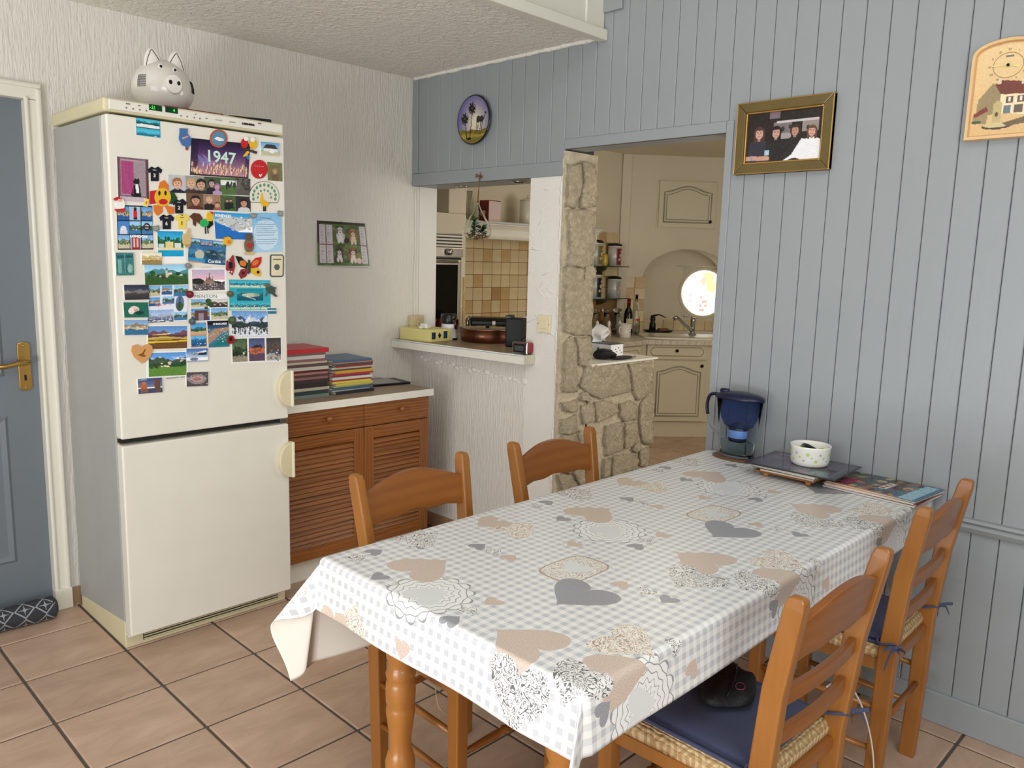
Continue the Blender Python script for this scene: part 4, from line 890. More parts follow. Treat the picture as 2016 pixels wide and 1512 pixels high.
# magazines by the wall
mz = ZT
cols = [((226, 224, 220), .004), ((150, 40, 52), .004), ((228, 226, 222), .004), ((208, 132, 60), .003)]
nm_ = ['white magazine at the bottom of the pile on the table', 'magazine with dark red spine in the pile on the table', 'white-edged magazine in the middle of the table pile', 'orange-edged magazine just under the top one on the table']
for k, ((c_, th), lb) in enumerate(zip(cols, nm_)):
    magazine(-.110 + .004 * (k % 2), -2.528 - .004 * k + .002 * k * k, mz, .205, .285 - .004 * k, th, -.06 + .03 * (k % 2), c_, lb, 'magazines on the dining table', spine=1); mz += th
tm = thing('magazine', 'colourful magazine open-faced on top of the table pile', 'magazine', (-.108, -2.535, mz), -.10, 'magazines on the dining table')
obj('pages', G().box(-.100, .100, -.14, .14, 0, .003), m_pages, tm)
cv = Canvas(60, 84, (70, 90, 110)); cv.grad(0, (60, 110, 140), 1, (70, 60, 60)).rect(.05, .05, .95, .2, (150, 190, 210)); cv.specks(90, .2, .95, [(150, 90, 60), (50, 60, 50), (120, 130, 90), (90, 40, 40), (170, 150, 110), (40, 50, 70)], .09, .05, 5)
cv.rect(.3, .42, .7, .50, (214, 208, 200)).rect(.33, .435, .40, .485, (160, 40, 40)).rect(.45, .435, .52, .485, (160, 40, 40)).rect(.57, .435, .64, .485, (160, 40, 40)).rect(.08, .78, .5, .9, (150, 56, 90)).rect(0, .2, .06, .95, (180, 120, 70)).grain(14, seed=9)
print_mesh('cover', cv, lambda x, y: basis(tm) @ Vector((-.102 + .204 * x, -.142 + .284 * y, .0034 + .004 * x * (1 - y))), tm, print_mat(.25))
# ------------------------------------------------------------------ kitchen shell
YK = .93; KC = 2.36
kb = struct('wall_kitchen_back', G().box(.16, 3.2, YK, YK + .1, 0, KC), m_cream)
struct('wall_kitchen_left', G().box(-.1, .02, .14, 1.03, 0, KC), m_cream)
struct('wall_kitchen_end', G().box(4.3, 4.4, -2.7, .6, 0, KC), m_cream)
struct('wall_kitchen_side', G().box(.15, 4.4, -2.8, -2.7, 0, KC), m_cream)
struct('ceiling_kitchen', G().box(.12, 4.4, -2.8, 1.2, KC, KC + .08), m_cream)
struct('trim_7', G().box(.045, .162, -.006, .0, 1.0, HF), m_smooth, bevel=.002)
FO = Vector((3.183, .794, 0)); RZ = -.7104
sw = sempty('wall_sink', FO, RZ)
SM = basis(sw); SI = SM.inverted()
def loc2(u, v, dep=0.0):
    o = SI @ CAM; r = SI.to_3x3() @ ray(u, v); t_ = (dep - o.y) / r.y; return o + r * t_
xa, hwA, zs, rise, zb0 = .42, .41, 1.298, .27, .82
def arch_z(x): return zs + rise * math.sqrt(max(0, 1 - ((x - xa) / hwA) ** 2))
xs = [xa - hwA * math.cos(PI * k / 28) for k in range(29)]
g = G()
g.add([(-.212, 0, 0), (xs[0], 0, 0), (xs[0], 0, KC), (-.212, 0, KC)], [(0, 1, 2, 3)]).add([(xs[-1], 0, 0), (1.5, 0, 0), (1.5, 0, KC), (xs[-1], 0, KC)], [(0, 1, 2, 3)]).add([(xs[0], 0, 0), (xs[-1], 0, 0), (xs[-1], 0, zb0), (xs[0], 0, zb0)], [(0, 1, 2, 3)])
ND = .34
for a, b_ in zip(xs, xs[1:]):
    g.add([(a, 0, arch_z(a)), (b_, 0, arch_z(b_)), (b_, 0, KC), (a, 0, KC)], [(0, 1, 2, 3)]); g.add([(a, 0, arch_z(a)), (b_, 0, arch_z(b_)), (b_, ND, arch_z(b_)), (a, ND, arch_z(a))], [(3, 2, 1, 0)], 0, True)
    g.add([(a, ND, zb0), (b_, ND, zb0), (b_, ND, arch_z(b_)), (a, ND, arch_z(a))], [(0, 1, 2, 3)])
g.add([(xs[0], 0, zb0), (xs[0], 0, zs), (xs[0], ND, zs), (xs[0], ND, zb0)], [(0, 1, 2, 3)]).add([(xs[-1], 0, zb0), (xs[-1], 0, zs), (xs[-1], ND, zs), (xs[-1], ND, zb0)], [(3, 2, 1, 0)]).add([(xs[0], 0, zb0), (xs[-1], 0, zb0), (xs[-1], ND, zb0), (xs[0], ND, zb0)], [(0, 1, 2, 3)])
obj('arched_wall', g, m_cream, sw, fix=False)
struct('trim_8', G().box(-.215, -.135, -.03, .01, .82, KC).xf(SM), m_cream, bevel=.004)
# round stained-glass window in the niche
wc = loc2(1385, 577, ND); WR = .21
wn = sempty('window_3', SM @ Vector((wc.x, ND, wc.z)), RZ)
t = NT('backlit_stained_glass'); a = t.nd('ShaderNodeAttribute', attribute_name='print'); t.ln(a.outputs['Color'], t.b.inputs['Emission Color']); t.b.inputs['Emission Strength'].default_value = 1.15; t.ln(a.outputs['Color'], t.b.inputs['Base Color']); m_sg = t.m
cv = Canvas(90, 90, (250, 250, 246)); cv.poly([(.45, .95), (.62, .55), (.72, .5), (.85, .75), (.7, .97)], (255, 236, 170)).poly([(.38, .8), (.52, .62), (.55, .9)], (255, 214, 196)).poly([(.1, .3), (.3, .1), (.42, .4), (.2, .6)], (232, 236, 252)).poly([(.5, .3), (.72, .12), (.8, .35), (.65, .5)], (246, 248, 236))
for k in range(7): cv.ell(.44 + .06 * (k % 3), .12 + .09 * (k // 2), .035, .03, (236, 176, 168))
for x0, y0, x1, y1 in ((.3, .05, .3, .5), (.3, .5, .5, .95), (.1, .45, .95, .5), (.6, .5, .62, .05), (.5, .95, .62, .5), (.78, .1, .85, .9), (.1, .3, .3, .1)): cv.line(x0, y0, x1, y1, .012, (206, 206, 204))
def wfn(x, y):
    X_, Y_ = x * 2 - 1, y * 2 - 1; m_ = max(abs(X_), abs(Y_)); r = math.hypot(X_, Y_); k = m_ / r if r > 1e-6 else 1; return SM @ Vector((wc.x + X_ * k * WR, ND - .004, wc.z + Y_ * k * WR))
print_mesh('stained_pane', cv, wfn, wn, m_sg)
obj('window_ring', G().lathe([(WR, 0), (WR + .012, -.012), (WR + .03, -.008), (WR + .034, .004)], 48, (0, 0, 0), 'y', close=False), m_cream, wn)
cu = thing('net_curtain', 'sheer white net curtain gathered around the round kitchen window', 'curtain', SM @ Vector((wc.x, ND - .02, wc.z + WR)), RZ)
m_net = mat('sheer_white_net', (246, 244, 240), .9, alpha=.30)
for s in (-1, 1):
    obj('curtain_panel', G().surf(lambda i, j: (s * (WR * .98 - .09 * i) , -.012 * math.sin(i * 22), .03 - (2 * WR + .06) * j), 26, 4), m_net, cu)
obj('curtain_rod', G().tube([(-WR - .06, -.005, .035), (WR + .06, -.005, .035)], .005, 8), m_white, cu)
# tiles low in the niche and beside it
def wall_tile(parent, M4, x, z, sz, k, y=0.0, w_=None):
    gg = G().box(-(w_ or sz) / 2 + .0018, (w_ or sz) / 2 - .0018, -.006, .002, -sz / 2 + .0018, sz / 2 - .0018)
    o = obj('tile', gg, m_wtile[k], parent, bevel=.0022, seg=1); o.location = (x, y, z); return o
for k in range(8): wall_tile(sw, SM, xs[0] + .05 + .1 * k, zb0 + .05, .0985, 0, ND - .002, .1)
for k in range(3): wall_tile(sw, SM, xs[0] + .0, zb0 + .05, .0985, 0, .06 + .1 * k) if False else None
for k in range(5):
    for q in range(2): wall_tile(sw, SM, -.105 + .095 * q - .0, 1.265 - .0985 * k, .0985, (k + q) % 2, -.002, .095)
# tiles on the kitchen back wall (behind the hob and behind the jars)
TS = .0942; X00 = onY(950, 488, YK).x; Z00 = onY(935, 515, YK).z
brown = {(5, 1): 2, (5, 0): 1, (1, 3): 2, (5, 5): 2, (0, 5): 1, (0, 4): 1, (2, 4): 1, (1, 0): 0, (3, 1): 0, (2, 0): 1}
kbo = kb
struct('trim_9', G().box(.68, 2.0, YK - .0035, YK, .8, Z00 + 2.2 * TS).box(2.4, 3.1, YK - .0035, YK, .8, onY(1200, 480, YK).z + .03), m_wgrout)
for i in range(-3, 7):
    for j in range(-2, 7):
        wall_tile(kbo, None, X00 + (i + .5) * TS, Z00 - (j - .5) * TS - .0 * TS, TS, brown.get((i, j), (i * 3 + j * 5) % 7 == 0 and 1 or 0), YK - .003)
xr = onY(1175, 560, YK).x
for i in range(-3, 5):
    for j in range(-3, 3): wall_tile(kbo, None, xr + (i + .5) * TS, Z00 - .1 - (j - .5) * TS, TS, (i + j * 2) % 3 == 0 and 1 or 0, YK - .003)
# ------------------------------------------------------------------ oven column
OX1, OF = .679, .33
nx1 = onY(884, 400, OF).x; nz0 = onY(870, 418, OF).z
struct('wall_oven', G().box(.02, OX1, OF, YK, 0, nz0).box(nx1, OX1, OF, YK, nz0, KC).box(.02, .30, OF, YK, nz0, KC).box(.30, nx1, .72, YK, nz0, KC).box(.30, nx1, OF, .72, 2.15, KC), m_cream, bevel=.006)
ov = thing('built_in_oven', 'stainless built-in oven in the cream kitchen column', 'oven', (.35, OF, 1.0))
ox1 = onY(906, 480, OF).x; ox0 = .07
def oz(v, u=882): return onY(u, v, OF - .02).z
obj('casing', G().box(ox0, ox1, OF - .014, OF + .3, .80, oz(459)), m_steel, ov, world=True)
for k in range(4):
    zt = oz(462 + 6.4 * k); obj('vent_slat', G().prism([(OF - .015, zt), (OF - .028, zt - .005), (OF - .028, zt - .012), (OF - .015, zt - .016)], ox0, ox1, 'x'), m_white, ov, world=True)
obj('vent_gap', G().box(ox0 + .002, ox1 - .002, OF - .018, OF - .0145, oz(487), oz(461)), m_dark, ov, world=True)
cpn = obj('control_panel', G().box(ox0, ox1, OF - .03, OF - .0145, oz(506), oz(488)), m_steel, ov, bevel=.003, world=True)
kp = onY(882, 496, OF - .03); obj('knob', G().lathe([(.0, -.03), (.018, -.028), (.021, -.02), (.021, 0)], 24, (kp.x, OF - .03, kp.z), 'y'), m_chrome, cpn, world=True)
obj('shadow_gap', G().box(ox0, ox1 - .008, OF - .02, OF - .0145, oz(511), oz(507)), m_dark, ov, world=True)
dxx = onY(893, 560, OF).x
dr_ = obj('oven_door', G().box(ox0, ox1 - .02, OF - .035, OF - .0145, .90, oz(512)), m_steel, ov, bevel=.006, world=True)
obj('door_glass', G().box(ox0 + .02, dxx, OF - .0375, OF - .035, .95, oz(521)), mat('black_oven_glass', (10, 12, 13), .08), dr_, world=True)
obj('handle', G().tube([(ox0 + .05, OF - .06, oz(515)), (dxx - .02, OF - .06, oz(515))], .008, 10), m_steel, dr_, world=True)
for i in range(2):
    for j in range(5): 
        o = wall_tile(kbo, None, ox1 + .012 + .024 * i, oz(545) - .05 - .1 * j, .0985, i, OF - .002, .023)
# mantel shelf over the hob
MF = .60; mz1 = onY(985, 437, MF).z; mz0 = onY(985, 471, MF).z; mx1 = onY(1183, 452, MF).x
mh = mz1 - mz0
mt = thing('mantel_shelf', 'white moulded mantel shelf above the tiled hob wall', 'shelf', (1.6, .76, mz0))
obj('cornice', G().prism([(YK - .002, mz0), (MF + .03, mz0), (MF + .022, mz0 + mh * .10), (MF + .04, mz0 + mh * .2), (MF + .032, mz0 + mh * .55), (MF + .008, mz0 + mh * .78), (MF - .006, mz0 + mh * .80), (MF - .006, mz0 + mh * .87), (YK - .002, mz0 + mh * .87)], .70, mx1, 'x'), m_white, mt, world=True)
obj('shelf_board', G().box(.70, mx1 + .012, MF - .018, YK - .002, mz0 + mh * .875, mz1), mat('grey_white_paint', (202, 204, 202), .4), mt, bevel=.004, world=True)
tz = mz1 + .0005
a, b_ = onY(957, 432, .68), onY(987, 434, .68)
tn = thing('tea_tin', 'red and white tin box on the kitchen mantel shelf', 'tin', ((a.x + b_.x) / 2, .72, tz), .05); hT = onY(970, 395, .70).z - tz
obj('tin_body', G().box(-.062, .062, -.045, .045, 0, hT), mat('red_tin', (122, 30, 34), .3, .3), tn, bevel=.004); obj('tin_front', G().box(-.0632, -.062, -.042, .042, .008, hT * .75), mat('dark_red_label', (104, 18, 22), .35), tn); obj('tin_side_print', G().box(-.058, .058, -.0462, -.045, .004, hT - .006), mat('pinkish_white_label', (222, 200, 196), .3), tn)
obj('seal', disc((-.0635, 0, hT * .42), (-1, 0, 0), .017, .001), mat('cream_label', (214, 190, 150), .4), tn)
def jar_on(name, label, cat, u, vt, y, z, R, prof, m, **k):
    x = onY(u, 430, y).x; h_ = onY(u, vt, y).z - z; return x, h_
x_, h_ = jar_on('', '', '', 1040, 385, .74, tz, .05, 0, 0)
jr = thing('lidded_jar', 'tall cream ceramic jar with knobbed lid on the mantel shelf', 'jar', (x_, .74, tz)); mjar = mat('cream_ceramic', (220, 212, 190), .3, coat=.3)
obj('jar_body', G().lathe([(.0, 0), (.060, 0), (.066, .01), (.066, h_ * .78), (.06, h_ * .82), (.0, h_ * .82)], 28), mjar, jr); obj('jar_lid', G().lathe([(.067, h_ * .815), (.066, h_ * .84), (.03, h_ * .91), (.012, h_ * .92), (.014, h_ * .96), (.010, h_), (.0, h_)], 28), mjar, jr)
x_, h_ = jar_on('', '', '', 924, 376, .72, tz, .05, 0, 0)
vs_ = thing('bud_vase', 'slim clear glass vase at the left end of the mantel', 'vase', (x_, .72, tz)); mtg = mat('thin_glass', (244, 248, 246), .01, trans=1.0, ior=1.12)
obj('vase_glass', G().lathe([(.0, 0), (.034, .002), (.03, .01), (.012, .03), (.011, h_ * .5), (.017, h_ * .95), (.019, h_), (.017, h_), (.009, h_ * .5), (.009, .03), (.0, .02)], 20, close=False), mtg, vs_)
obj('vase_stones', G().ball((0, 0, .035), .009, .009, .012, 10, 6), m_stone, vs_)
x_, h_ = jar_on('', '', '', 1169, 424, .72, tz, .05, 0, 0)
bt = thing('small_bottle', 'small dark brown bottle at the right end of the mantel shelf', 'bottle', (min(x_, mx1 - .03), .72, tz))
obj('bottle_body', G().lathe([(.0, 0), (.022, 0), (.022, h_ * .6), (.010, h_ * .75), (.009, h_ * .86), (.0, h_ * .86)], 16), mat('dark_brown_glass', (48, 26, 14), .15), bt); obj('cap', G().lathe([(.011, h_ * .85), (.011, h_), (.0, h_)], 14), m_black, bt)

# ------------------------------------------------------------------ kitchen base units, worktop, sink
m_unit = painted('pale_green_cream_paint', (216, 206, 178), .5); m_glaze = mat('grey_green_glaze', (158, 154, 134), .6); m_knobd = mat('dark_bronze', (34, 28, 26), .4, .6)
t = NT('whitewashed_oak_laminate'); wv = t.nd('ShaderNodeTexWave', wave_type='BANDS', bands_direction='Y'); t.ln(t.coord((.25, 1, 1), (0, 0, .75)), wv.inputs[0]); wv.inputs['Scale'].default_value = 16; wv.inputs['Distortion'].default_value = 6; wv.inputs['Detail'].default_value = 3
t.ln(t.ramp(wv.outputs['Fac'], [(.2, rgb(196, 186, 166)), (.55, rgb(222, 214, 196)), (.8, rgb(208, 198, 178))]), t.b.inputs['Base Color']); t.b.inputs['Roughness'].default_value = .4; m_wash = t.m
su = thing('sink_unit', 'cream kitchen sink cabinet with arched door and dark knobs', 'cabinet', SM @ Vector((.2, -.3, 0)), RZ)
def sl(g): return g.xf(SM)
sb = obj('carcass', sl(G().box(-.11, 1.0, -.58, -.02, .13, .775)), m_unit, su, world=True)
obj('plinth', sl(G().box(-.10, 1.0, -.565, -.05, 0, .13)), m_unit, su, world=True)
q0, q1 = loc2(1274, 676, -.6), loc2(1389, 677, -.6); q2 = loc2(1273, 707, -.6); q3 = loc2(1283, 829, -.6)
def cathedral(x0, x1, z0, z1, rise_, n=14):
    xm_ = (x0 + x1) / 2; top = [(x1 - (x1 - x0) * k / n, z1 + rise_ * (math.cos(((x1 - (x1 - x0) * k / n) - xm_) / ((x1 - x0) / 2) * PI) * .5 + .5)) for k in range(n + 1)]; return [(x0, z0), (x1, z0)] + top
def framed_front(parent, name, x0, x1, z0, z1, y, kx, kz, Mx, arched, octo=False):
    d = obj(name, G().box(x0, x1, y - .018, y, z0, z1).xf(Mx), m_unit, parent, bevel=.003, world=True)
    mg = .045 if not octo else .03
    if octo:
        o = .025; ply = [(x0 + mg + o, z0 + mg), (x1 - mg - o, z0 + mg), (x1 - mg, z0 + mg + o), (x1 - mg, z1 - mg - o), (x1 - mg - o, z1 - mg), (x0 + mg + o, z1 - mg), (x0 + mg, z1 - mg - o), (x0 + mg, z0 + mg + o)]
        ln_ = [Vector((x, y - .0185, z)) for x, z in ply]; obj('moulding', G().tube(ln_ + [ln_[0]], .0035, 6).xf(Mx), m_glaze, d, world=True)
    else:
        for ins, r_ in ((mg, .0065), (mg + .022, .004)):
            ply = cathedral(x0 + ins, x1 - ins, z0 + ins, z1 - ins - arched, arched); ln_ = [Vector((x, y - .0185, z)) for x, z in ply]
            obj('moulding', G().tube(ln_ + [ln_[0]], r_, 6).xf(Mx), m_glaze, d, world=True)
    obj('knob', G().lathe([(.0, -.024), (.010, -.023), (.0135, -.016), (.008, -.008), (.008, 0)], 16, (kx, y - .018, kz), 'y').xf(Mx), m_knobd, d, world=True)
    return d
kq = loc2(1334, 691, -.62); framed_front(su, 'drawer', q0.x + .005, q1.x + .02, q2.z, q0.z, -.58, kq.x, kq.z, SM, 0, True)
kq = loc2(1383, 721, -.62); framed_front(su, 'door', q3.x - .02, q1.x + .02, q3.z, q2.z - .012, -.58, kq.x, kq.z, SM, .045)
# run of units along the back wall
bu = thing('base_unit', 'cream kitchen base unit behind the low stone wall', 'cabinet', (1.9, .65, 0))
obj('carcass', G().box(.70, 2.66, .385, YK - .012, .0, .775), m_unit, bu, world=True)
for x0, x1 in ((1.2, 1.68), (1.69, 2.17), (2.18, 2.64)): framed_front(bu, 'drawer', x0, x1, .65, .772, .385, (x0 + x1) / 2, .71, Matrix.Identity(4), 0, True); framed_front(bu, 'door', x0, x1, .12, .64, .385, x1 - .05, .56, Matrix.Identity(4), .04)
N2 = SM.to_3x3() @ Vector((0, -1, 0)); D2 = SM.to_3x3() @ Vector((1, 0, 0))
A0 = FO + N2 * .63 + D2 * (-.09); A1 = FO + N2 * .63 + D2 * 1.0; A2 = FO + N2 * .004 + D2 * 1.0; A3 = FO + N2 * .004 + D2 * (-.13)
kw = tag(obj('kitchen_worktop', G().prism([(.70, .352), (A0.x - .02, .352), (A0.x, A0.y), (A1.x, A1.y), (A2.x, A2.y), (A3.x, A3.y), (A3.x, YK - .004), (.70, YK - .004)], .778, .818, 'z'), m_wash, bevel=.008, ), 'whitewashed wood kitchen worktop around the sink corner', 'worktop')
sk_ = thing('kitchen_sink', 'cream inset sink in the corner kitchen worktop', 'sink', SM @ Vector((.45, -.3, .818)), RZ)
m_sink = mat('cream_resin', (232, 226, 208), .25, coat=.4)
g = G(); N = 40
def rrect(hx, hy, r, z, cx=.40, cy=-.30):
    out = []
    for k in range(N):
        a = 2 * PI * k / N; c_, s_ = math.cos(a), math.sin(a); e = .35; out.append((cx + hx * abs(c_) ** e * (1 if c_ > 0 else -1), cy + hy * abs(s_) ** e * (1 if s_ > 0 else -1), z))
    return out
rings = [rrect(.47, .235, 0, .8185), rrect(.47, .235, 0, .826), rrect(.46, .225, 0, .831), rrect(.44, .205, 0, .828), rrect(.42, .17, 0, .824, cy=-.32), rrect(.40, .15, 0, .819, cy=-.32)]
vs_2 = [p for r_ in rings for p in r_]; fs_ = [(r_ * N + k, r_ * N + (k + 1) % N, (r_ + 1) * N + (k + 1) % N, (r_ + 1) * N + k) for r_ in range(len(rings) - 1) for k in range(N)] + [tuple((len(rings) - 1) * N + k for k in range(N))]
obj('sink_bowl', sl(G().add(vs_2, fs_, 0, True)), m_sink, sk_, world=True)
f0 = loc2(1363, 656, -.13)
fc = thing('mixer_tap', 'chrome mixer tap with slanted spout at the kitchen sink', 'tap', SM @ Vector((f0.x, -.13, .828)), RZ)
ft_ = loc2(1364, 625, -.13).z - .828
obj('tap_base', G().lathe([(.034, 0), (.034, .006), (.024, .012), (.021, .02), (.021, ft_ * .72), (.023, ft_ * .75), (.023, ft_ * .97), (.015, ft_), (.0, ft_)], 24), m_chrome, fc)
s0, s1 = loc2(1358, 648, -.13), loc2(1331, 624, -.22)
obj('spout', G().tube([(0, -.01, .035), (s0.x - f0.x - .02, -.03, .06), ((s1.x - f0.x) * .55, -.06, (s1.z - .828) * .62), ((s1.x - f0.x) * .85, -.085, (s1.z - .828) * .93), (s1.x - f0.x, -.095, (s1.z - .828) * .98), (s1.x - f0.x - .018, -.10, (s1.z - .828) * .88)], [.017, .017, .0165, .016, .017, .018], 16), m_chrome, fc)
obj('lever', G().bar([(0, 0, ft_ - .004), (-.03, -.02, ft_ + .006), (-.11, -.05, ft_ + .012)], [(0, .012, 0), (0, .010, 0), (0, .006, 0)], (0, 0, .0025)), m_chrome, fc)
# draining dish with brush
dd = loc2(1300, 650, -.02); dt = thing('soap_dish', 'black oval dish with brush and sponge beside the sink', 'dish', SM @ Vector((dd.x, .05, .821)), RZ)
obj('dish', G().lathe([(.0, 0), (.10, 0), (.13, .012), (.135, .022), (.125, .02), (.1, .008), (.0, .008)], 28, sx=1, sy=.5), m_black, dt)
obj('sponge', G().box(.0, .09, -.03, .03, .01, .04), mat('brown_sponge', (132, 92, 58), .9, bump=(120, .6, .004)), dt, bevel=.008)
hb = loc2(1287, 620, .05).z - .82
obj('dispenser', G().lathe([(.0, .01), (.03, .01), (.028, hb * .5), (.018, hb * .62), (.024, hb * .72), (.02, hb * .95), (.0, hb)], 18, (-.055, 0, 0)), m_black, dt); obj('dispenser_spout', G().tube([(-.055, 0, hb * .95), (.0, -.01, hb * 1.02), (.06, -.02, hb * .86)], [.009, .006, .004], 8), m_black, dt)
# upper cupboard door above the arch
u0, u1 = loc2(1299, 358), loc2(1410, 350); u2 = loc2(1294, 447)
uc = thing('wall_cupboard', 'cream wall cupboard with arched panel door above the niche', 'cupboard', SM @ Vector(((u0.x + u1.x) / 2, 0, u2.z)), RZ)
kq = loc2(1398, 437, -.03); framed_front(uc, 'door', u0.x, u1.x + .01, u2.z, u0.z + .01, -.004, kq.x, kq.z, SM, .05)
obj('cupboard_frame', sl(G().box(u0.x - .012, u1.x + .02, -.006, -.001, u2.z - .012, u0.z + .022)), m_unit, uc, world=True)
# ------------------------------------------------------------------ glass shelves with canisters
m_gs = mat('green_edge_glass', (150, 190, 176), .05, trans=.85, ior=1.45); m_ge = mat('dark_green_glass_edge', (24, 52, 44), .15)
def canister(label, u, vt, vb, zsh, col, name='storage_canister'):
    y = .855; x = onY(u, 520, y).x; h_ = onY(u, vt, y).z - zsh; R = .058
    c = thing(name, label, 'canister', (x, y, zsh), .4, 'canisters on the kitchen glass shelves'); mm = mat('canister_%d_%d_%d' % col, col, .35)
    obj('tin', G().lathe([(.0, 0), (R, 0), (R, h_ * .84), (.0, h_ * .84)], 28), mat('pale_grey_tin', (206, 206, 200), .3, .2), c)
    obj('label_panel', G().surf(lambda i, j: (R * 1.012 * math.cos(-2.6 + 1.5 * i), R * 1.012 * math.sin(-2.6 + 1.5 * i), h_ * (.06 + .70 * j)), 14, 3), mm, c)
    g = G(); cen = -1.85
    for k, (aa, zz, rr) in enumerate(((0, .45, .016), (.25, .3, .012), (-.25, .28, .012), (.1, .62, .010))): g.add(disc((R * 1.02 * math.cos(cen + aa), R * 1.02 * math.sin(cen + aa), h_ * zz), (math.cos(cen + aa), math.sin(cen + aa), 0), rr, .0012, 10).v, disc((0, 0, 0), (0, 0, 1), rr, .0012, 10).f)
    obj('label_flower', g, mat('pale_print_flower', (196, 176, 160), .4), c)
    obj('lid', G().lathe([(R * 1.06, h_ * .86), (R * 1.08, h_ * .90), (R * .9, h_ * .96), (.0, h_ * 1.0)], 28), m_blackm, c); obj('lid_seal', G().lathe([(R * 1.03, h_ * .835), (R * 1.05, h_ * .862), (.0, h_ * .862)], 28), m_white, c)
    return c
for lb, v, items in (('upper', 524, (('black-lidded canister with olive label on the upper glass shelf', 1172, 471, (120, 108, 62)), ('black-lidded canister with red label on the upper glass shelf', 1209, 478, (120, 36, 30)))), ('lower', 588, (('black-lidded canister with black label on the lower glass shelf', 1173, 533, (26, 22, 24)), ('black-lidded canister with grey rooster label on the lower glass shelf', 1211, 543, (150, 148, 146))))):
    y0, y1 = .785, YK - .008; z_ = onY(1200, v, .785).z; x0_, x1_ = onY(1160, v, .80).x - .1, onY(1236, v, .80).x
    sh = thing('glass_shelf', '%s glass shelf on the tiled kitchen wall' % lb, 'shelf', ((x0_ + x1_) / 2, .86, z_), 0, 'kitchen glass shelves')
    obj('pane', G().box(x0_, x1_, y0, y1, z_ - .006, z_), m_gs, sh, world=True); obj('front_edge', G().box(x0_, x1_, y0 - .001, y0, z_ - .007, z_), m_ge, sh, world=True)
    obj('bracket', G().prism([(YK - .008, z_ - .007), (.83, z_ - .007), (.85, z_ - .035), (.89, z_ - .052), (YK - .008, z_ - .06)], onY(1190, v, .85).x - .02, onY(1190, v, .85).x + .02, 'x'), mat('dark_olive_bracket', (70, 66, 46), .5), sh, world=True)
    for l2, u, vt, c_ in items: canister(l2, u, vt, v - 4, z_, c_)
    if lb == 'upper':
        x = onY(1190, 510, .848).x; h_ = onY(1186, 500, .84).z - z_; yp = thing('honey_pot', 'small yellow glass pot between the upper shelf canisters', 'pot', (x, .848, z_)); obj('pot_body', G().lathe([(.0, 0), (.026, 0), (.03, h_ * .3), (.026, h_ * .8), (.022, h_), (.0, h_)], 18), mat('yellow_glass', (206, 178, 66), .2), yp); obj('pot_rim', G().tube([(.023 * math.cos(q), .023 * math.sin(q), h_) for q in np.linspace(0, 2 * PI, 18)], .0025, 6), m_brass, yp)
# bottles and carafes along the back of the worktop
ZW = .8185; yb = .80
def hgt(u, v, y=yb): return onY(u, v, y).z - ZW
h_ = hgt(1232, 588); wb = thing('wine_bottle', 'dark wine bottle with cream label on the kitchen worktop', 'bottle', (onY(1231, 640, .74).x, .712, ZW)); h_ = hgt(1232, 588, .712)
obj('bottle_glass', G().lathe([(.0, 0), (.037, 0), (.038, .01), (.038, h_ * .58), (.030, h_ * .68), (.015, h_ * .76), (.0145, h_ * .97), (.0, h_ * .97)], 24), mat('dark_wine_glass', (14, 12, 12), .08), wb); obj('capsule', G().lathe([(.0155, h_ * .80), (.0158, h_), (.0, h_)], 18), mat('dark_red_foil', (110, 22, 28), .3, .4), wb); obj('label', G().surf(lambda i, j: (.0384 * math.cos(-2.9 + 2.2 * i), .0384 * math.sin(-2.9 + 2.2 * i), h_ * (.18 + .28 * j)), 16, 3), mat('cream_paper_label', (206, 194, 160), .6), wb)
h_ = hgt(1251, 580); gb = thing('glass_bottle', 'tall clear glass bottle with red lettering beside the wine bottle', 'bottle', (onY(1251, 640, .70).x, .70, ZW)); h_ = hgt(1251, 580, .70)
obj('bottle_glass', G().lathe([(.0, .002), (.036, .002), (.039, .02), (.036, h_ * .45), (.018, h_ * .72), (.012, h_ * .80), (.012, h_ * .98), (.010, h_ * .98), (.010, h_ * .8), (.016, h_ * .72), (.034, h_ * .45), (.036, .02), (.0, .008)], 24, close=False), m_glass, gb); obj('stopper', G().lathe([(.0135, h_ * .96), (.0135, h_), (.0, h_)], 14), mat('dark_red_cap', (86, 26, 24), .4), gb); obj('red_print', G().surf(lambda i, j: (.0385 * math.cos(-2.5 + 1.3 * i), .0385 * math.sin(-2.5 + 1.3 * i), h_ * (.36 + .05 * j)), 10, 2), mat('red_print', (190, 50, 40), .4), gb)
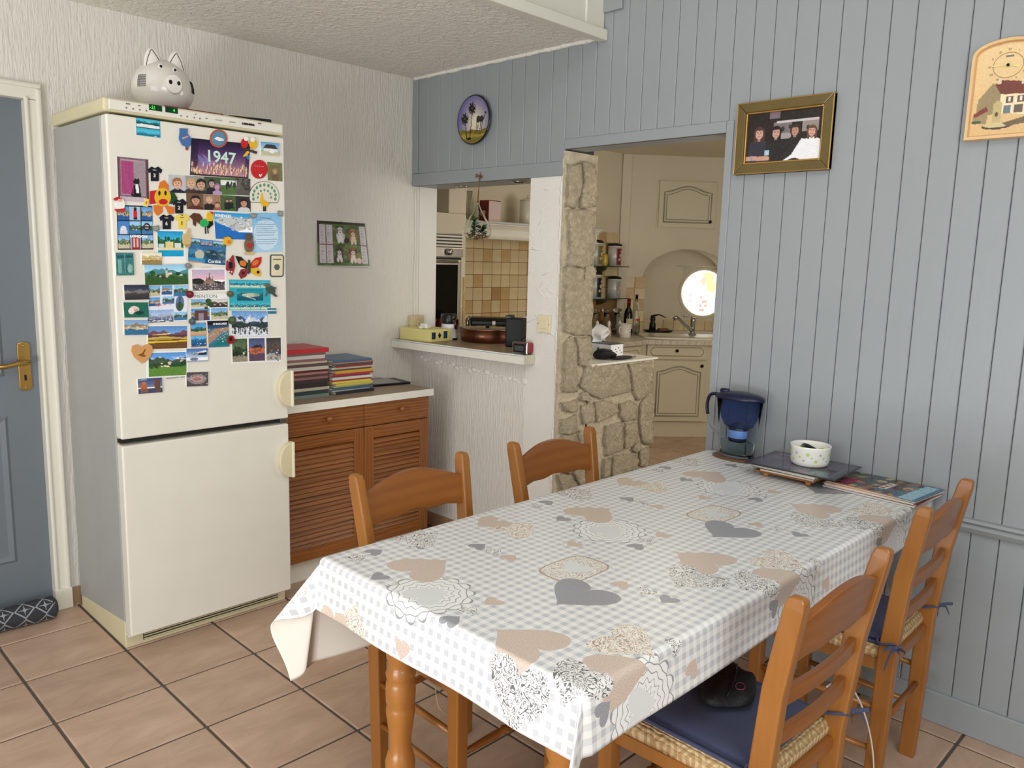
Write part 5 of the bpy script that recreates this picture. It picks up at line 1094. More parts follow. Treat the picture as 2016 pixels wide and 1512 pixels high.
for u, w_ in ((1170, 'leftmost'), (1193, 'middle'), (1214, 'rightmost')):
    x = onY(u, 640, .82).x; h_ = onY(u, 607, .82).z - ZW; cf = thing('glass_carafe', '%s of the three clear glass carafes with wide stoppers' % w_, 'carafe', (x, .82, ZW), 0, 'glass carafes on the kitchen worktop')
    obj('carafe_glass', G().lathe([(.0, .002), (.052, .002), (.055, .02), (.05, h_ * .4), (.024, h_ * .62), (.022, h_ * .84), (.02, h_ * .84), (.022, h_ * .62), (.047, h_ * .4), (.05, .02), (.0, .01)], 24, close=False), m_glass, cf); obj('stopper', G().lathe([(.0, h_ * .78), (.019, h_ * .80), (.02, h_ * .86), (.04, h_ * .9), (.04, h_ * .99), (.0, h_)], 20), m_glass, cf); obj('label', G().surf(lambda i, j: (.0245 * math.cos(-2.4 + 1.6 * i), .0245 * math.sin(-2.4 + 1.6 * i), h_ * (.66 + .14 * j)), 10, 2), mat('grey_label', (120, 108, 88), .5), cf)
    x2 = onY(u + 6, 640, .70).x; fg = thing('salt_shaker', 'small pink and white shaker in front of the %s carafe' % w_, 'shaker', (x2, .70, ZW), 0, 'shakers on the kitchen worktop'); hs = onY(u + 6, 631, .70).z - ZW
    obj('shaker_body', G().lathe([(.0, 0), (.022, 0), (.024, hs * .3), (.016, hs * .6), (.0, hs * .62)], 16), mat('pinkish_ceramic', (214, 186, 168), .3), fg); obj('shaker_head', G().ball((0, 0, hs * .78), .014, .014, hs * .22, 12, 8), m_pigw, fg)
x = onY(1227, 645, .62).x; h_ = onY(1227, 637, .62).z - ZW; mg = thing('patterned_mug', 'white mug with dark pattern on the kitchen worktop', 'mug', (x, .60, ZW)); obj('mug_body', G().lathe([(.0, 0), (.044, 0), (.048, .006), (.050, h_), (.047, h_), (.044, .008), (.0, .006)], 28, close=False), m_pigw, mg); obj('mug_handle', G().tube([(-.048, .0, h_ * .8), (-.075, 0, h_ * .75), (-.08, 0, h_ * .45), (-.048, 0, h_ * .2)], .006, 8), m_pigw, mg)
g = G()
for aa, zz in ((-1.1, .6), (-.9, .75), (-.85, .45), (-1.25, .4), (-.7, .62)): g.add(disc((.0492 * math.cos(aa), .0492 * math.sin(aa), h_ * zz), (math.cos(aa), math.sin(aa), 0), .007, .001, 8).v, disc((0, 0, 0), (0, 0, 1), .007, .001, 8).f)
obj('mug_print', g, m_ink, mg)

# ------------------------------------------------------------------ hatch counter and the low wall top
ZC = 1.005
m_ctop = wood('brown_grey_counter', (132, 112, 88), (150, 130, 104), (166, 146, 120), (1, .1, 1), 6, .35, 2, 0)
hc_ = thing('hatch_counter', 'serving hatch counter with white front edge between the rooms', 'counter', (.3, -.4, ZC - .045))
obj('counter_slab', G().prism([(-.132, -.002), (-.062, -.906), (-.002, -.912), (-.002, -.853), (.202, -.853), (.202, -.70), (.74, -.70), (.74, .25), (.166, .25), (.166, -.008), (0, -.008)], ZC - .04, ZC, 'z'), m_ctop, hc_, world=True)
obj('front_edge', G().prism([(-.136, -.002), (-.0655, -.909), (-.062, -.906), (-.132, -.002)], ZC - .042, ZC + .0006, 'z'), m_white, hc_, world=True)
obj('end_edge', G().prism([(-.0655, -.909), (-.002, -.9155), (-.002, -.912), (-.062, -.906)], ZC - .042, ZC + .0006, 'z'), wood('pale_end_grain', (196, 186, 164), (210, 202, 182), (220, 212, 194), (1, 1, 1), 20, .5, 4, 0), hc_, world=True)
obj('blue_line', G().prism([(-.1362, -.004), (-.0657, -.907), (-.0655, -.907), (-.136, -.004)], ZC - .007, ZC - .0045, 'z'), mat('pale_blue_line', (130, 160, 186), .4), hc_, world=True)
lt = tag(obj('low_wall_top', G().box(.214, .748, -1.082, -.702, .952, .962), m_white, bevel=.002), 'thin white board capping the low stone wall', 'board')
# yellow box
P0, P1, P2 = onZ(845, 674, ZC), onZ(787, 667, ZC), onZ(891, 670, ZC); e1 = P1 - P0; e2 = P2 - P0
e1 *= min(1, (abs(P0.y) - .01) / max(e1.y, .01)) if P1.y > -.008 else 1
yx = thing('card_box', 'pale yellow card box with blue printed squares on the hatch counter', 'box', P0); hB = onX(845, 650, P0.x).z - ZC
m_yel = mat('pale_yellow_card', (226, 214, 140), .55)
obj('box_body', G().prism([(0, 0), (e2.x, e2.y), (e1.x + e2.x, e1.y + e2.y), (e1.x, e1.y)], 0, hB, 'z'), m_yel, yx, bevel=.002)
dn = e2.normalized(); nn = Vector((dn.y, -dn.x, 0))
def on_face(s0, s1, z0, z1, m, nm_):
    a = dn * (e2.length * s0); b2 = dn * (e2.length * s1); o_ = nn * .0008; obj(nm_, G().add([a + o_ + Vector((0, 0, z0)), b2 + o_ + Vector((0, 0, z0)), b2 + o_ + Vector((0, 0, z1)), a + o_ + Vector((0, 0, z1))], [(0, 1, 2, 3)]), m, yx)
on_face(.10, .26, hB * .22, hB * .78, m_ink, 'printed_square'); on_face(.12, .24, hB * .26, hB * .74, mat('deep_blue_print', (48, 76, 130), .5), 'printed_square'); on_face(.60, .76, hB * .22, hB * .82, m_ink, 'printed_square'); on_face(.62, .74, hB * .26, hB * .78, mat('bright_blue_print', (52, 110, 180), .5), 'printed_square')
c_ = dn * e2.length * .43 + nn * .0008 + Vector((0, 0, hB * .5)); obj('printed_diamond', G().add([c_ + Vector((0, 0, hB * .26)), c_ + dn * .012, c_ - Vector((0, 0, hB * .26)), c_ - dn * .012], [(0, 1, 2, 3)]), m_ink, yx)
ctr = P0 + e1 * .42 + e2 * .38; ch = thing('charger', 'white charger block with cable on the yellow box', 'charger', (ctr.x, ctr.y, ZC + hB), .5); m_wp = mat('white_plastic', (236, 234, 228), .35)
obj('block', G().box(-.032, .032, -.02, .02, 0, .026), m_wp, ch, bevel=.005, seg=3); obj('plug', G().box(-.075, -.032, -.009, .009, .002, .016), m_wp, ch, bevel=.004); obj('cable', G().tube(smooth_pts([(.03, 0, .012), (.06, .01, .016), (.09, .03, .006), (.10, .05, .004), (.07, .07, .003)]), .0028, 8), m_wp, ch)
# socket on the wall, with lead
a, b_ = onY(803, 621), onY(828, 646); so = thing('wall_socket', 'beige surface wall socket in the corner above the hatch counter', 'socket', ((a.x + b_.x) / 2, 0, b_.z)); m_beig = mat('beige_plastic', (206, 190, 148), .45)
obj('socket_box', G().box(a.x, b_.x, -.03, -.0005, b_.z, a.z), m_beig, so, bevel=.004, world=True); obj('socket_ring', G().lathe([(.016, -.031), (.019, -.033), (.021, -.030)], 20, ((a.x + b_.x) / 2, 0, (a.z + b_.z) / 2), 'y', close=False), m_beig, so, world=True)
xs_ = (a.x + b_.x) / 2 - .005; obj('lead', G().tube(smooth_pts([(xs_, -.008, HF - .02), (xs_ + .004, -.006, 1.5), (xs_ - .004, -.006, 1.3), (xs_, -.008, a.z), (xs_ + .002, -.036, b_.z + .02), (xs_ + .005, -.038, b_.z + .003)]), .0022, 6), m_wp, so, world=True)
# coffee grinder and amber bottle
p = onZ(881, 671, ZC) + Vector((.055, .055, 0)); gh = onZ(881, 671, ZC); gr2 = thing('coffee_grinder', 'white and black coffee grinder behind the yellow box', 'grinder', (p.x, p.y, ZC)); h_ = on(881, 617, 0, p.x).z - ZC
obj('grinder_base', G().lathe([(.0, 0), (.044, 0), (.046, .008), (.038, h_ * .55), (.039, h_ * .62), (.0, h_ * .62)], 28), mat('white_pearl_plastic', (216, 218, 226), .3), gr2); obj('grinder_top', G().lathe([(.041, h_ * .62), (.043, h_ * .66), (.043, h_ * .96), (.038, h_), (.0, h_)], 28), m_black, gr2); obj('grinder_foot', G().lathe([(.047, 0), (.048, .006), (.046, .010)], 28, close=False), m_black, gr2)
p = onZ(862, 655, ZC) + Vector((.05, .03, 0)); p.y = min(p.y, .25); ab = thing('amber_jug', 'dark amber glass jug behind the coffee grinder', 'jug', (p.x, p.y, ZC)); h_ = on(860, 626, 0, p.x).z - ZC
ab.location = (min(p.x, .45), min(p.y, .2), ZC)
obj('jug_body', G().lathe([(.0, 0), (.036, 0), (.044, h_ * .4), (.034, h_ * .8), (.028, h_), (.0, h_)], 24), mat('amber_glass', (92, 30, 14), .1), ab); obj('jug_handle', G().tube([(-.036, 0, h_ * .85), (-.06, 0, h_ * .7), (-.058, 0, h_ * .4), (-.04, 0, h_ * .3)], .006, 8), mat('amber_glass', (92, 30, 14), .1), ab)
# copper pan
vd = Vector((.70, .70, 0)).normalized(); pf = onZ(958, 677, ZC); rp = (onZ(1010, 664, ZC) - onZ(907, 664, ZC)).length / 2 * .96; pc = pf + vd * rp
pn_ = thing('copper_pan', 'wide copper pan with glass lid and ring handles on the hatch counter', 'pan', (pc.x, pc.y, ZC)); m_cop = mat('hammered_copper', (132, 86, 68), .34, 1.0, var=.15, bump=(70, .25, .004)); ph = on(958, 650, 0, pf.x).z - ZC
obj('pan_body', G().lathe([(.0, 0), (rp * .93, 0), (rp * .97, .006), (rp, ph * .5), (rp, ph * .93), (rp * 1.03, ph), (rp * 1.0, ph * 1.0), (rp * .96, ph * .5), (.0, .01)], 48, close=False), m_cop, pn_)
obj('pan_lid', G().lathe([(rp * 1.0, ph * .98), (rp * .9, ph * 1.03), (rp * .5, ph * 1.06), (.0, ph * 1.07)], 40, close=False), mat('dark_lid_glass', (52, 50, 48), .1), pn_); obj('lid_knob', G().lathe([(.008, ph * 1.05), (.010, ph * 1.12), (.016, ph * 1.18), (.0, ph * 1.2)], 16), m_black, pn_)
hl = Vector((-.70, .71, 0)) * rp; obj('handle', G().tube([hl * 1.02 + Vector((-.70, .71, 0)) * (.02 - .005 * math.cos(q)) + Vector((.70, .70, 0)) * .033 * math.cos(q) + Vector((-.3, .3, .0)) * .03 * 0 + Vector((0, 0, ph * .92 + .022 + .026 * math.sin(q))) for q in np.linspace(0, 2 * PI, 18)], .0052, 8), mat('dark_copper', (110, 70, 48), .3, 1.0), pn_)
hr2 = Vector((.70, -.71, 0)) * rp * 1.01 + Vector((-.7, -.7, 0)) * rp * .15; obj('handle', G().tube([hr2 + Vector((.70, -.71, 0)) * (.012 + .022 * math.sin(q)) + Vector((0, 0, ph * .62 + .035 * math.cos(q))) for q in np.linspace(-.2, PI + .2, 14)], .006, 8), m_brass, pn_)
# black appliance behind the pan
p = onZ(972, 658, ZC) + vd * .08; ap = thing('contact_grill', 'black rounded contact grill behind the copper pan', 'appliance', (.60, -.01, ZC), -.75)
ahx = .135; ah = on(972, 624, 0, .60).z - ZC
obj('grill_base', G().box(-ahx, ahx, -.09, .09, 0, ah * .45), m_black, ap, bevel=.015, seg=3); lid_ = obj('grill_lid', G().prism([(-.088, ah * .47), (.088, ah * .47), (.085, ah * .8), (.06, ah * .97), (0, ah), (-.06, ah * .97), (-.085, ah * .8)], -ahx, ahx, 'x'), m_black, ap, bevel=.012, seg=3); obj('badge', G().box(-.006, .012, -.0905, -.0885, ah * .58, ah * .80), m_wp, lid_)
obj('grill_arm', G().tube([(-ahx - .012, -.05, ah * .3), (-ahx - .016, -.04, ah * .8), (-ahx - .006, 0, ah * .92)], .012, 8), m_steel, ap)
# black telephone base, papers, radio
p = onZ(1010, 684, ZC); bh = on(1010, 625, 0, p.x).z - ZC; tp_ = thing('letter_holder', 'black letter holder standing between pan and pillar', 'holder', (p.x + .05, p.y + .03, ZC), .55)
obj('holder_body', G().box(-.05, .045, -.045, .045, .0, bh * .96), m_blackm, tp_, bevel=.008, seg=3); obj('holder_lip', G().box(-.052, .052, -.055, -.043, .0, bh * .3), m_black, tp_, bevel=.004); obj('holder_back', G().box(-.03, .05, .02, .05, bh * .9, bh * 1.05), m_black, tp_, bevel=.004)
for k, (u, vt) in enumerate(((1030, 640), (1034, 624))):
    p = onZ(u, 672, ZC); pp_ = thing('envelope', ('shorter' if k == 0 else 'taller') + ' white envelope standing beside the hatch pillar', 'envelope', (.38 + .03 * k, -.475 - .01 * k, ZC), 1.35, 'envelopes by the hatch pillar'); h_ = on(u, vt, 1, -.48).z - ZC
    obj('paper', G().box(-.055, .055, -.0015, .0015, 0, h_), mat('white_paper', (228, 228, 236), .7), pp_); obj('flap', G().add([(-.055, -.0019, h_), (.055, -.0019, h_), (0, -.0022, h_ * .7)], [(0, 1, 2)]), mat('pale_lilac_paper', (206, 206, 226), .7), pp_)
a, b_ = onZ(1021, 690, ZC), onZ(1062, 693, ZC); rd = thing('clock_radio', 'small red and silver clock radio on the end of the hatch counter', 'radio', (-.031, -.868, ZC), .12); rw, rh_ = .034, .046
m_red = mat('red_gloss_plastic', (150, 20, 36), .2, coat=.4)
obj('radio_body', G().box(-.026, .026, -rw, rw, .003, rh_ + .003), m_red, rd, bevel=.010, seg=4); fcx = obj('radio_face', G().box(-.0285, -.0255, -rw + .007, rw - .007, .009, rh_ - .003), m_black, rd, bevel=.0014); obj('silver_band', G().box(-.025, -.017, -rw - .001, rw + .001, .002, rh_ + .0042), m_chrome, rd, bevel=.0035); obj('screen', G().box(-.0297, -.0285, -rw + .013, rw - .013, .015, rh_ - .010), mat('grey_lcd', (70, 76, 74), .2), fcx)
tag(obj('receipt', G().box(-.05, .05, -.035, .035, 0, .0008), m_wp), 'small white slip of paper under the red clock radio', 'paper').location = (rd.location.x + .01, rd.location.y + .03, ZC + .0001)
rd.location.z = ZC + .001; rd.scale = (1.1, 1.25, 1.15)
# light switch on the pillar
a = onX(1060, 624); b_ = onX(1086, 652); ls = thing('light_switch', 'cream square light switch on the white pillar', 'switch', (0, (a.y + b_.y) / 2, b_.z))
yc, zc, hs = (a.y + b_.y) / 2, (a.z + b_.z) / 2, .040; m_sw = mat('cream_switch_plastic', (226, 216, 184), .4)
obj('switch_plate', G().box(-.010, -.0005, yc - hs, yc + hs, zc - hs, zc + hs), m_sw, ls, bevel=.003, world=True); obj('rocker', G().box(-.014, -.010, yc - .02, yc + .02, zc - .02, zc + .02), m_sw, ls, bevel=.002, world=True)
for s in (-1, 1): obj('screw', G().lathe([(.0, -.0112), (.0025, -.0112), (.0025, -.010)], 8, (0, yc + s * .032, zc), 'x'), m_inkg, ls, world=True)
# downlights under the fascia
for k, (u, v) in enumerate(((910, 366.5), (1022, 357.5))):
    p = onZ(u, v, HF - .006); dl = thing('downlight', ('left' if k == 0 else 'right') + ' recessed chrome downlight under the hatch fascia', 'downlight', (min(max(p.x, .06), .15), p.y, HF - .012), 0, 'downlights over the hatch'); obj('ring', G().lathe([(.026, .0055), (.036, .0055), (.038, .002), (.034, .0), (.026, .002)], 24, close=False), m_chrome, dl); obj('lamp_face', G().lathe([(.0, .003), (.027, .003), (.027, .0055), (.0, .0055)], 20), m_dark, dl)
# hanging glass drop terrarium
tx, tyy = -.02, -.518; zt0 = onX(940, 396, tx).z; zt1 = onX(940, 473, tx).z; tyy = onX(940, 440, tx).y; th_ = zt0 - zt1; tr_ = abs(onX(922, 450, tx).y - onX(960, 450, tx).y) / 2
te = thing('hanging_terrarium', 'teardrop glass terrarium with plants hanging from the blue fascia', 'terrarium', (tx, tyy, zt1))
pr_ = [(.0, 0), (.5, .01), (.82, .07), (.98, .16), (1.0, .26), (.86, .42), (.56, .6), (.30, .76), (.13, .9), (.07, 1.0)]
obj('glass_drop', G().lathe([(r_ * tr_, z_ * th_) for r_, z_ in pr_] + [((r_ * tr_ - .0018) if r_ > 0 else 0, max(z_ * th_, .0022)) for r_, z_ in pr_[::-1]], 32, close=False), mat('thin_glass', (244, 248, 246), .01, trans=1.0, ior=1.12), te)
g = G(); rr_ = random.Random(5)
for k in range(70):
    a = rr_.uniform(0, 2 * PI); q = rr_.uniform(0, .78) * tr_; g.ball((q * math.cos(a), q * math.sin(a), .006 + rr_.uniform(0, .020) + (q / tr_) ** 2 * .012), .0055, .0055, .004, 7, 5)
obj('pebbles', g, mat('brown_pebbles', (150, 118, 94), .6, var=.3), te)['kind'] = 'stuff'
m_leaf1 = mat('mid_green_leaf', (76, 108, 56), .5, var=.2); m_leaf2 = mat('dark_green_leaf', (18, 62, 44), .4)
for (ox, oy, m_, n_, hh_) in ((-.0, .022, m_leaf1, 26, .085), (.0, -.030, m_leaf2, 12, .045)):
    g = G()
    for k in range(n_):
        a = rr_.uniform(0, 2 * PI); z_ = .02 + hh_ * k / n_; L = (.032 if m_ is m_leaf1 else .042) * rr_.uniform(.7, 1.1); b0 = Vector((ox, oy, z_)); d = Vector((math.cos(a), math.sin(a), .5)); s_ = Vector((-math.sin(a), math.cos(a), 0)) * L * (.34 if m_ is m_leaf1 else .4)
        e = b0 + d * L; e.x = max(-tr_ * .8, min(tr_ * .8, e.x)); e.y = max(-tr_ * .85, min(tr_ * .85, e.y)); g.add([b0, b0.lerp(e, .5) + s_ + Vector((0, 0, .003)), e, b0.lerp(e, .5) - s_ + Vector((0, 0, .003))], [(0, 1, 2, 3)], 0, True)
    g.tube([(ox, oy, .012), (ox, oy, .02 + hh_)], .0012, 5); obj('plant', g, m_, te)
cz = HF + .018 - zt1
obj('cord', G().tube([(0, 0, th_ * .97), (.004, .002, th_ + .02), (.004, 0, th_ + .06), (.008, 0, cz - .01), (.012, 0, cz)], .0022, 6).tube([(0, 0, th_ * .97), (-.004, -.003, th_ + .02), (.002, -.002, th_ + .06), (.008, -.001, cz - .01)], .0022, 6), mat('brown_leather_cord', (120, 78, 44), .7), te)
obj('bow', G().tube([(.006, -.0, cz), (.0, .016, cz + .008), (.002, .022, cz - .003), (.006, .0, cz)], .003, 6).tube([(.006, 0, cz), (.0, -.016, cz + .003), (.002, -.02, cz - .008), (.006, 0, cz)], .003, 6).tube([(.012, 0, cz), (.01, 0, cz + .02)], .0015, 5), mat('brown_leather_cord', (120, 78, 44), .7), te)
# tissue box, black cloth and papers on the low wall
ZL = .962; P0 = onZ(1202, 703, ZL); P2 = onZ(1231, 701, ZL); L_ = min(.2, max(.10, P2.x - P0.x)); W_ = min(.26, -.71 - P0.y)
tx_ = thing('tissue_box', 'white cube tissue box with black flower print on the low wall', 'tissue box', (P0.x, P0.y, ZL)); hT = on(1202, 679, 0, P0.x).z - ZL
obj('box_body', G().box(0, L_, 0, W_, 0, hT), mat('white_card', (232, 232, 234), .5), tx_, bevel=.002)
obj('box_rim', G().box(-.002, L_ + .002, -.002, W_ + .002, hT, hT + .003), mat('dark_grey_rim', (70, 70, 76), .4), tx_)
g = G()
for (cx_, cz_, r_) in ((.07, .55, .010), (.15, .4, .006)):
    for q in range(6): g.tube([(-.001, W_ * (cx_ / .2), hT * cz_), (-.001, W_ * (cx_ / .2) + r_ * math.cos(q * 1.047), hT * cz_ + r_ * math.sin(q * 1.047))], .0016, 5)
for k in range(6): g.lathe([(.0, -.0012), (.003, -.0012), (.003, 0)], 8, (L_ * (.25 + .12 * k), 0, hT * (.3 + .1 * ((k * 3) % 5))), 'y')
obj('flower_print', g, m_ink, tx_)
def tis(i, j):
    x = (i - .5); return (L_ * .45 + x * L_ * (.95 - .35 * j) + .012 * math.sin(j * 7 + i * 3), W_ * .5 + .028 * math.sin(i * 9 + 1) * (.3 + j) - .02 * j, hT + .001 + j * .085 * (1 - .45 * x * x + .12 * math.sin(i * 11)))
to = obj('tissue', G().surf(tis, 26, 12), mat('white_tissue', (244, 242, 240), .9), tx_); sd_ = to.modifiers.new('s', 'SOLIDIFY'); sd_.thickness = .004
bc = thing('dark_cloth', 'crumpled black gloves beside the tissue box on the low wall', 'gloves', (P0.x - .09, -.98, ZL)); 
obj('glove', G().surf(lambda i, j: ((.055 + .01 * math.sin(6 * i)) * math.cos(2 * PI * i) * math.sin(PI * j), .062 * math.sin(2 * PI * i) * math.sin(PI * j), .026 - .026 * math.cos(PI * j) + .010 * math.sin(9 * i + 4 * j) * math.sin(PI * j)), 24, 12, wrap=True), m_blackm, bc)
obj('glove', G().surf(lambda i, j: (.07 + .085 * math.cos(2 * PI * i) * math.sin(PI * j), -.045 + .035 * math.sin(2 * PI * i) * math.sin(PI * j), .008 - .008 * math.cos(PI * j)), 24, 10, wrap=True), m_blackm, bc)
lf = thing('folded_leaflet', 'pale folded leaflet lying at the end of the low wall', 'leaflet', (.60, -1.0, ZL), .3); obj('leaflet_sheet', G().add([(-.06, -.03, .001), (0, -.034, .012), (.06, -.03, .001), (-.06, .03, .001), (0, .026, .012), (.06, .03, .001)], [(0, 1, 4, 3), (1, 2, 5, 4)]), m_pages, lf); obj('leaflet_band', G().box(-.06, -.02, -.01, .01, .004, .010), m_pages, lf)
# ------------------------------------------------------------------ cards and magnets on the fridge door
def z1(x, y): return (200 + x * .1984, 180 + y * .1984)
def z2(x, y): return (200 + x * .2381, 440 + y * .2381)
m_card = mat('white_card_stock', (240, 239, 235), .4)
LAY = [0]
def card(label, TL, TR, BL, cv, lift=.0008, th=.0009, border=None, cat='postcard', name='postcard', zf=z2, group='postcards stuck on the fridge', rough=.3):
    y = FY - lift
    a, b2, c_ = (onY(*zf(*p), y) for p in (TL, TR, BL)); d_ = b2 + c_ - a
    o = thing(name, label, cat, ((c_ + d_) / 2), 0, group)
    ux, uy = b2 - a, c_ - a; e = .0; 
    if border: k = border; A_, B_, C_, D_ = a - ux * k - uy * k, b2 + ux * k - uy * k, c_ - ux * k + uy * k, d_ + ux * k + uy * k
    else: A_, B_, C_, D_ = a, b2, c_, d_
    nv = Vector((0, -th, 0)); back = [p + Vector((0, lift - .0001 if lift < .003 else th, 0)) for p in (A_, B_, D_, C_)]; front = [p + nv * .5 for p in (A_, B_, D_, C_)]
    obj('card', G().add(back + front, [(0, 1, 2, 3), (4, 7, 6, 5)] + [(i, (i + 1) % 4, 4 + (i + 1) % 4, 4 + i) for i in range(4)]), m_card, o, world=True)
    print_mesh('picture', cv, lambda x, y_: a + ux * x + uy * (1 - y_) + nv, o, print_mat(rough))
    return o
def land(w, h, sky, far, mid, near, seed=0, hb=.55, water=None, houses=0, trees=0, snow=False, boats=0):
    c = Canvas(w, h); c.grad(hb - .1, [min(255, q + 40) for q in sky], 1, sky); c.hill(hb + .12, .10, 1.3, far, seed)
    if snow: c.hill(hb + .12, .14, 2.1, (216, 224, 236), seed + 3); c.grain(26, hb - .1, hb + .3, seed); c.hill(hb - .02, .08, 2.2, far, seed + 5)
    c.hill(hb - .05, .06, 1.7, mid, seed + 1); c.hill(hb - .22, .05, 1.1, near, seed + 2)
    if water: c.rect(0, 0, 1, hb - .2, water); c.grain(8, 0, hb - .2, seed)
    r = np.random.default_rng(seed + 9)
    for k in range(houses):
        x, y, s = r.uniform(.08, .9), r.uniform(hb - .22, hb - .02), r.uniform(.03, .06); c.rect(x - s, y - s * .5, x + s, y + s * .9, (232, 222, 204)); c.poly([(x - s * 1.2, y + s * .9), (x, y + s * 1.7), (x + s * 1.2, y + s * .9)], (176, 104, 74))
    for k in range(trees): x, y, s = r.uniform(0, 1), r.uniform(hb - .25, hb + .05), r.uniform(.04, .09); c.ell(x, y, s * .8, s * 1.2, (34 + 20 * (k % 2), 70 + 10 * (k % 3), 40))
    for k in range(boats): x, y = r.uniform(.05, .95), r.uniform(.05, max(.1, hb - .25)); c.ell(x, y, .06, .022, (240, 240, 240)); c.line(x, y, x, y + .3, .008, (210, 214, 226))
    return c.grain(7, 0, 1, seed + 7)
def collage(w, h, cells, bg=(240, 240, 240)):
    c = Canvas(w, h, bg)
    for x0, y0, x1, y1, o in cells: c.paste(o, x0, y0, x1, y1)
    return c
def mini(k, teal=False):
    P = [((120, 170, 220), (110, 130, 110), (90, 120, 70), (200, 190, 160)), ((140, 190, 230), (80, 110, 100), (60, 90, 60), (60, 120, 170)), ((90, 150, 210), (150, 120, 100), (190, 170, 140), (40, 90, 150)), ((60, 170, 190), (30, 130, 150), (20, 110, 140), (200, 220, 190))]
    return land(26, 20, *P[3 if teal else k % 3], seed=k, houses=3, trees=3 if not teal else 0)
def lab(o, s, size, TLz, m, sx=1, zf=z2, bold=0, lift=.0022):
    p = onY(*zf(*TLz), FY - lift); return text(s, size, p, (1, 0, 0), (0, 0, 1), m, o, sx=sx, bold=bold)
def scrawl(o, A, B, hgt, m, zf=z2, lift=.0024, seed=1):
    # lettering too small to read: a row of uneven strokes
    a, b2 = onY(*zf(*A), FY - lift), onY(*zf(*B), FY - lift); r = random.Random(seed); n = max(6, int((b2 - a).length / (hgt * .55))); g = G()
    for k in range(n):
        if r.random() < .14: continue
        p = a.lerp(b2, k / n); q = a.lerp(b2, (k + .62) / n); h0, h1 = hgt * r.uniform(-.15, .1), hgt * r.uniform(.5, 1.0)
        g.add([(p.x, p.y, p.z + h0), (q.x, q.y, q.z + h0), (q.x, q.y, q.z + h1), (p.x, p.y, p.z + h1)], [(0, 1, 2, 3)])
    obj('lettering', g, m, o, world=True, fix=False)['kind'] = 'stuff'
m_tw = mat('white_print', (246, 246, 244), .4); m_tg = mat('grey_text_print', (140, 142, 146), .5); m_tb = mat('blue_grey_text', (70, 96, 130), .5)
# --- photographs
def person(c, x, y, s, hair, skin, body, hl=1.0):
    k = c.w / c.h; v = lambda d: y + d * s * k; q_ = s * k
    c.poly([(x - s * 1.6, v(-6)), (x - s * 1.4, v(-1.7)), (x - s * .5, v(-1.1)), (x + s * .5, v(-1.1)), (x + s * 1.4, v(-1.7)), (x + s * 1.6, v(-6))], body)
    c.ell(x, v(.18), s * .95, q_ * 1.15 * hl, hair); c.rect(x - s * .3, v(-1.3), x + s * .3, v(-.6), [q * .85 for q in skin]); c.ell(x, y, s * .72, q_ * .95, skin); c.poly([(x - s * .85, v(.3)), (x - s * .5, v(1.2)), (x + s * .6, v(1.2)), (x + s * .85, v(.3)), (x + s * .1, v(.65))], hair)
    for q in (-1, 1): c.ell(x + q * s * .28, v(.12), s * .13, q_ * .10, (46, 34, 30))
    c.line(x - s * .04, v(-.02), x + s * .02, v(-.28), q_ * .08, [q * .82 for q in skin]); c.line(x - s * .24, v(-.5), x + s * .24, v(-.5), q_ * .13, (170, 84, 80))
cv = Canvas(120, 80, (26, 16, 44)); cv.grad(.0, (200, 150, 160), .75, (60, 34, 84)).grad(.75, (60, 34, 84), 1, (24, 14, 40)); cv.poly([(.08, .62), (.36, .3), (.2, .25)], (120, 120, 200), .7).poly([(.18, .6), (.45, .34), (.3, .3)], (150, 140, 210), .6); cv.put(cv.X < .12, (22, 14, 40), .6).put(cv.X > .93, (22, 14, 40), .5)
r_ = np.random.default_rng(2)
for k in range(70): x, y = r_.uniform(.02, .98), r_.uniform(.06, .34); cv.ell(x, y, .012, .05, (236, 206, 178)); cv.ell(x, y + .06, .010, .02, (206, 160, 130)); cv.ell(x + .014, y - .01, .008, .04, (150, 80, 70))
cv.rect(0, 0, 1, .05, (60, 36, 34)).grain(9, seed=1)
o = card('concert photo of a crowd on stage under large numerals', (890, 462), (1474, 520), (873, 828), cv, cat='photo', name='photograph', zf=z1, group='photographs stuck on the fridge'); lab(o, '1947', .056, (1030, 690), mat('pale_mint_print', (196, 226, 214), .4), sx=1.02, zf=z1, bold=.0012)
cv = Canvas(64, 84, (120, 96, 110)); cv.rect(.1, .14, .9, .96, (176, 150, 160)).rect(.12, .16, .52, .92, (168, 70, 122)).rect(.52, .16, .88, .92, (156, 140, 146)).rect(.62, .1, .74, .2, (120, 90, 90)); cv.poly([(.40, .15), (.5, .36), (.66, .5), (.72, .3), (.74, .12), (.5, .1)], (20, 20, 24)).ell(.6, .46, .1, .07, (22, 22, 26)).poly([(.52, .46), (.55, .56), (.6, .5)], (20, 20, 24)).poly([(.62, .5), (.68, .56), (.69, .46)], (20, 20, 24)).poly([(.56, .4), (.66, .4), (.68, .2), (.58, .2)], (236, 234, 232)).rect(.0, .0, 1, .1, (196, 180, 190)).rect(.93, 0, 1, 1, (90, 62, 60)).rect(0, 0, .06, 1, (104, 60, 70)).grain(7, seed=3)
for k in range(8): cv.line(.14 + .05 * k, .16, .15 + .05 * k, .92, .008, (150, 56, 106))
card('tall photo of a black and white cat before pink curtains', (152, 645), (460, 676), (166, 1082), cv, cat='photo', name='photograph', zf=z1, group='photographs stuck on the fridge')
cv = Canvas(150, 36, (60, 66, 60)); cv.grad(0, (50, 70, 46), 1, (96, 100, 96)); cv.rect(0, 0, .2, 1, (190, 190, 196)).rect(.2, 0, .42, 1, (150, 150, 146)).rect(.42, 0, .62, 1, (70, 84, 60)).rect(.62, 0, .82, 1, (84, 110, 64)).rect(.82, 0, 1, 1, (90, 88, 84))
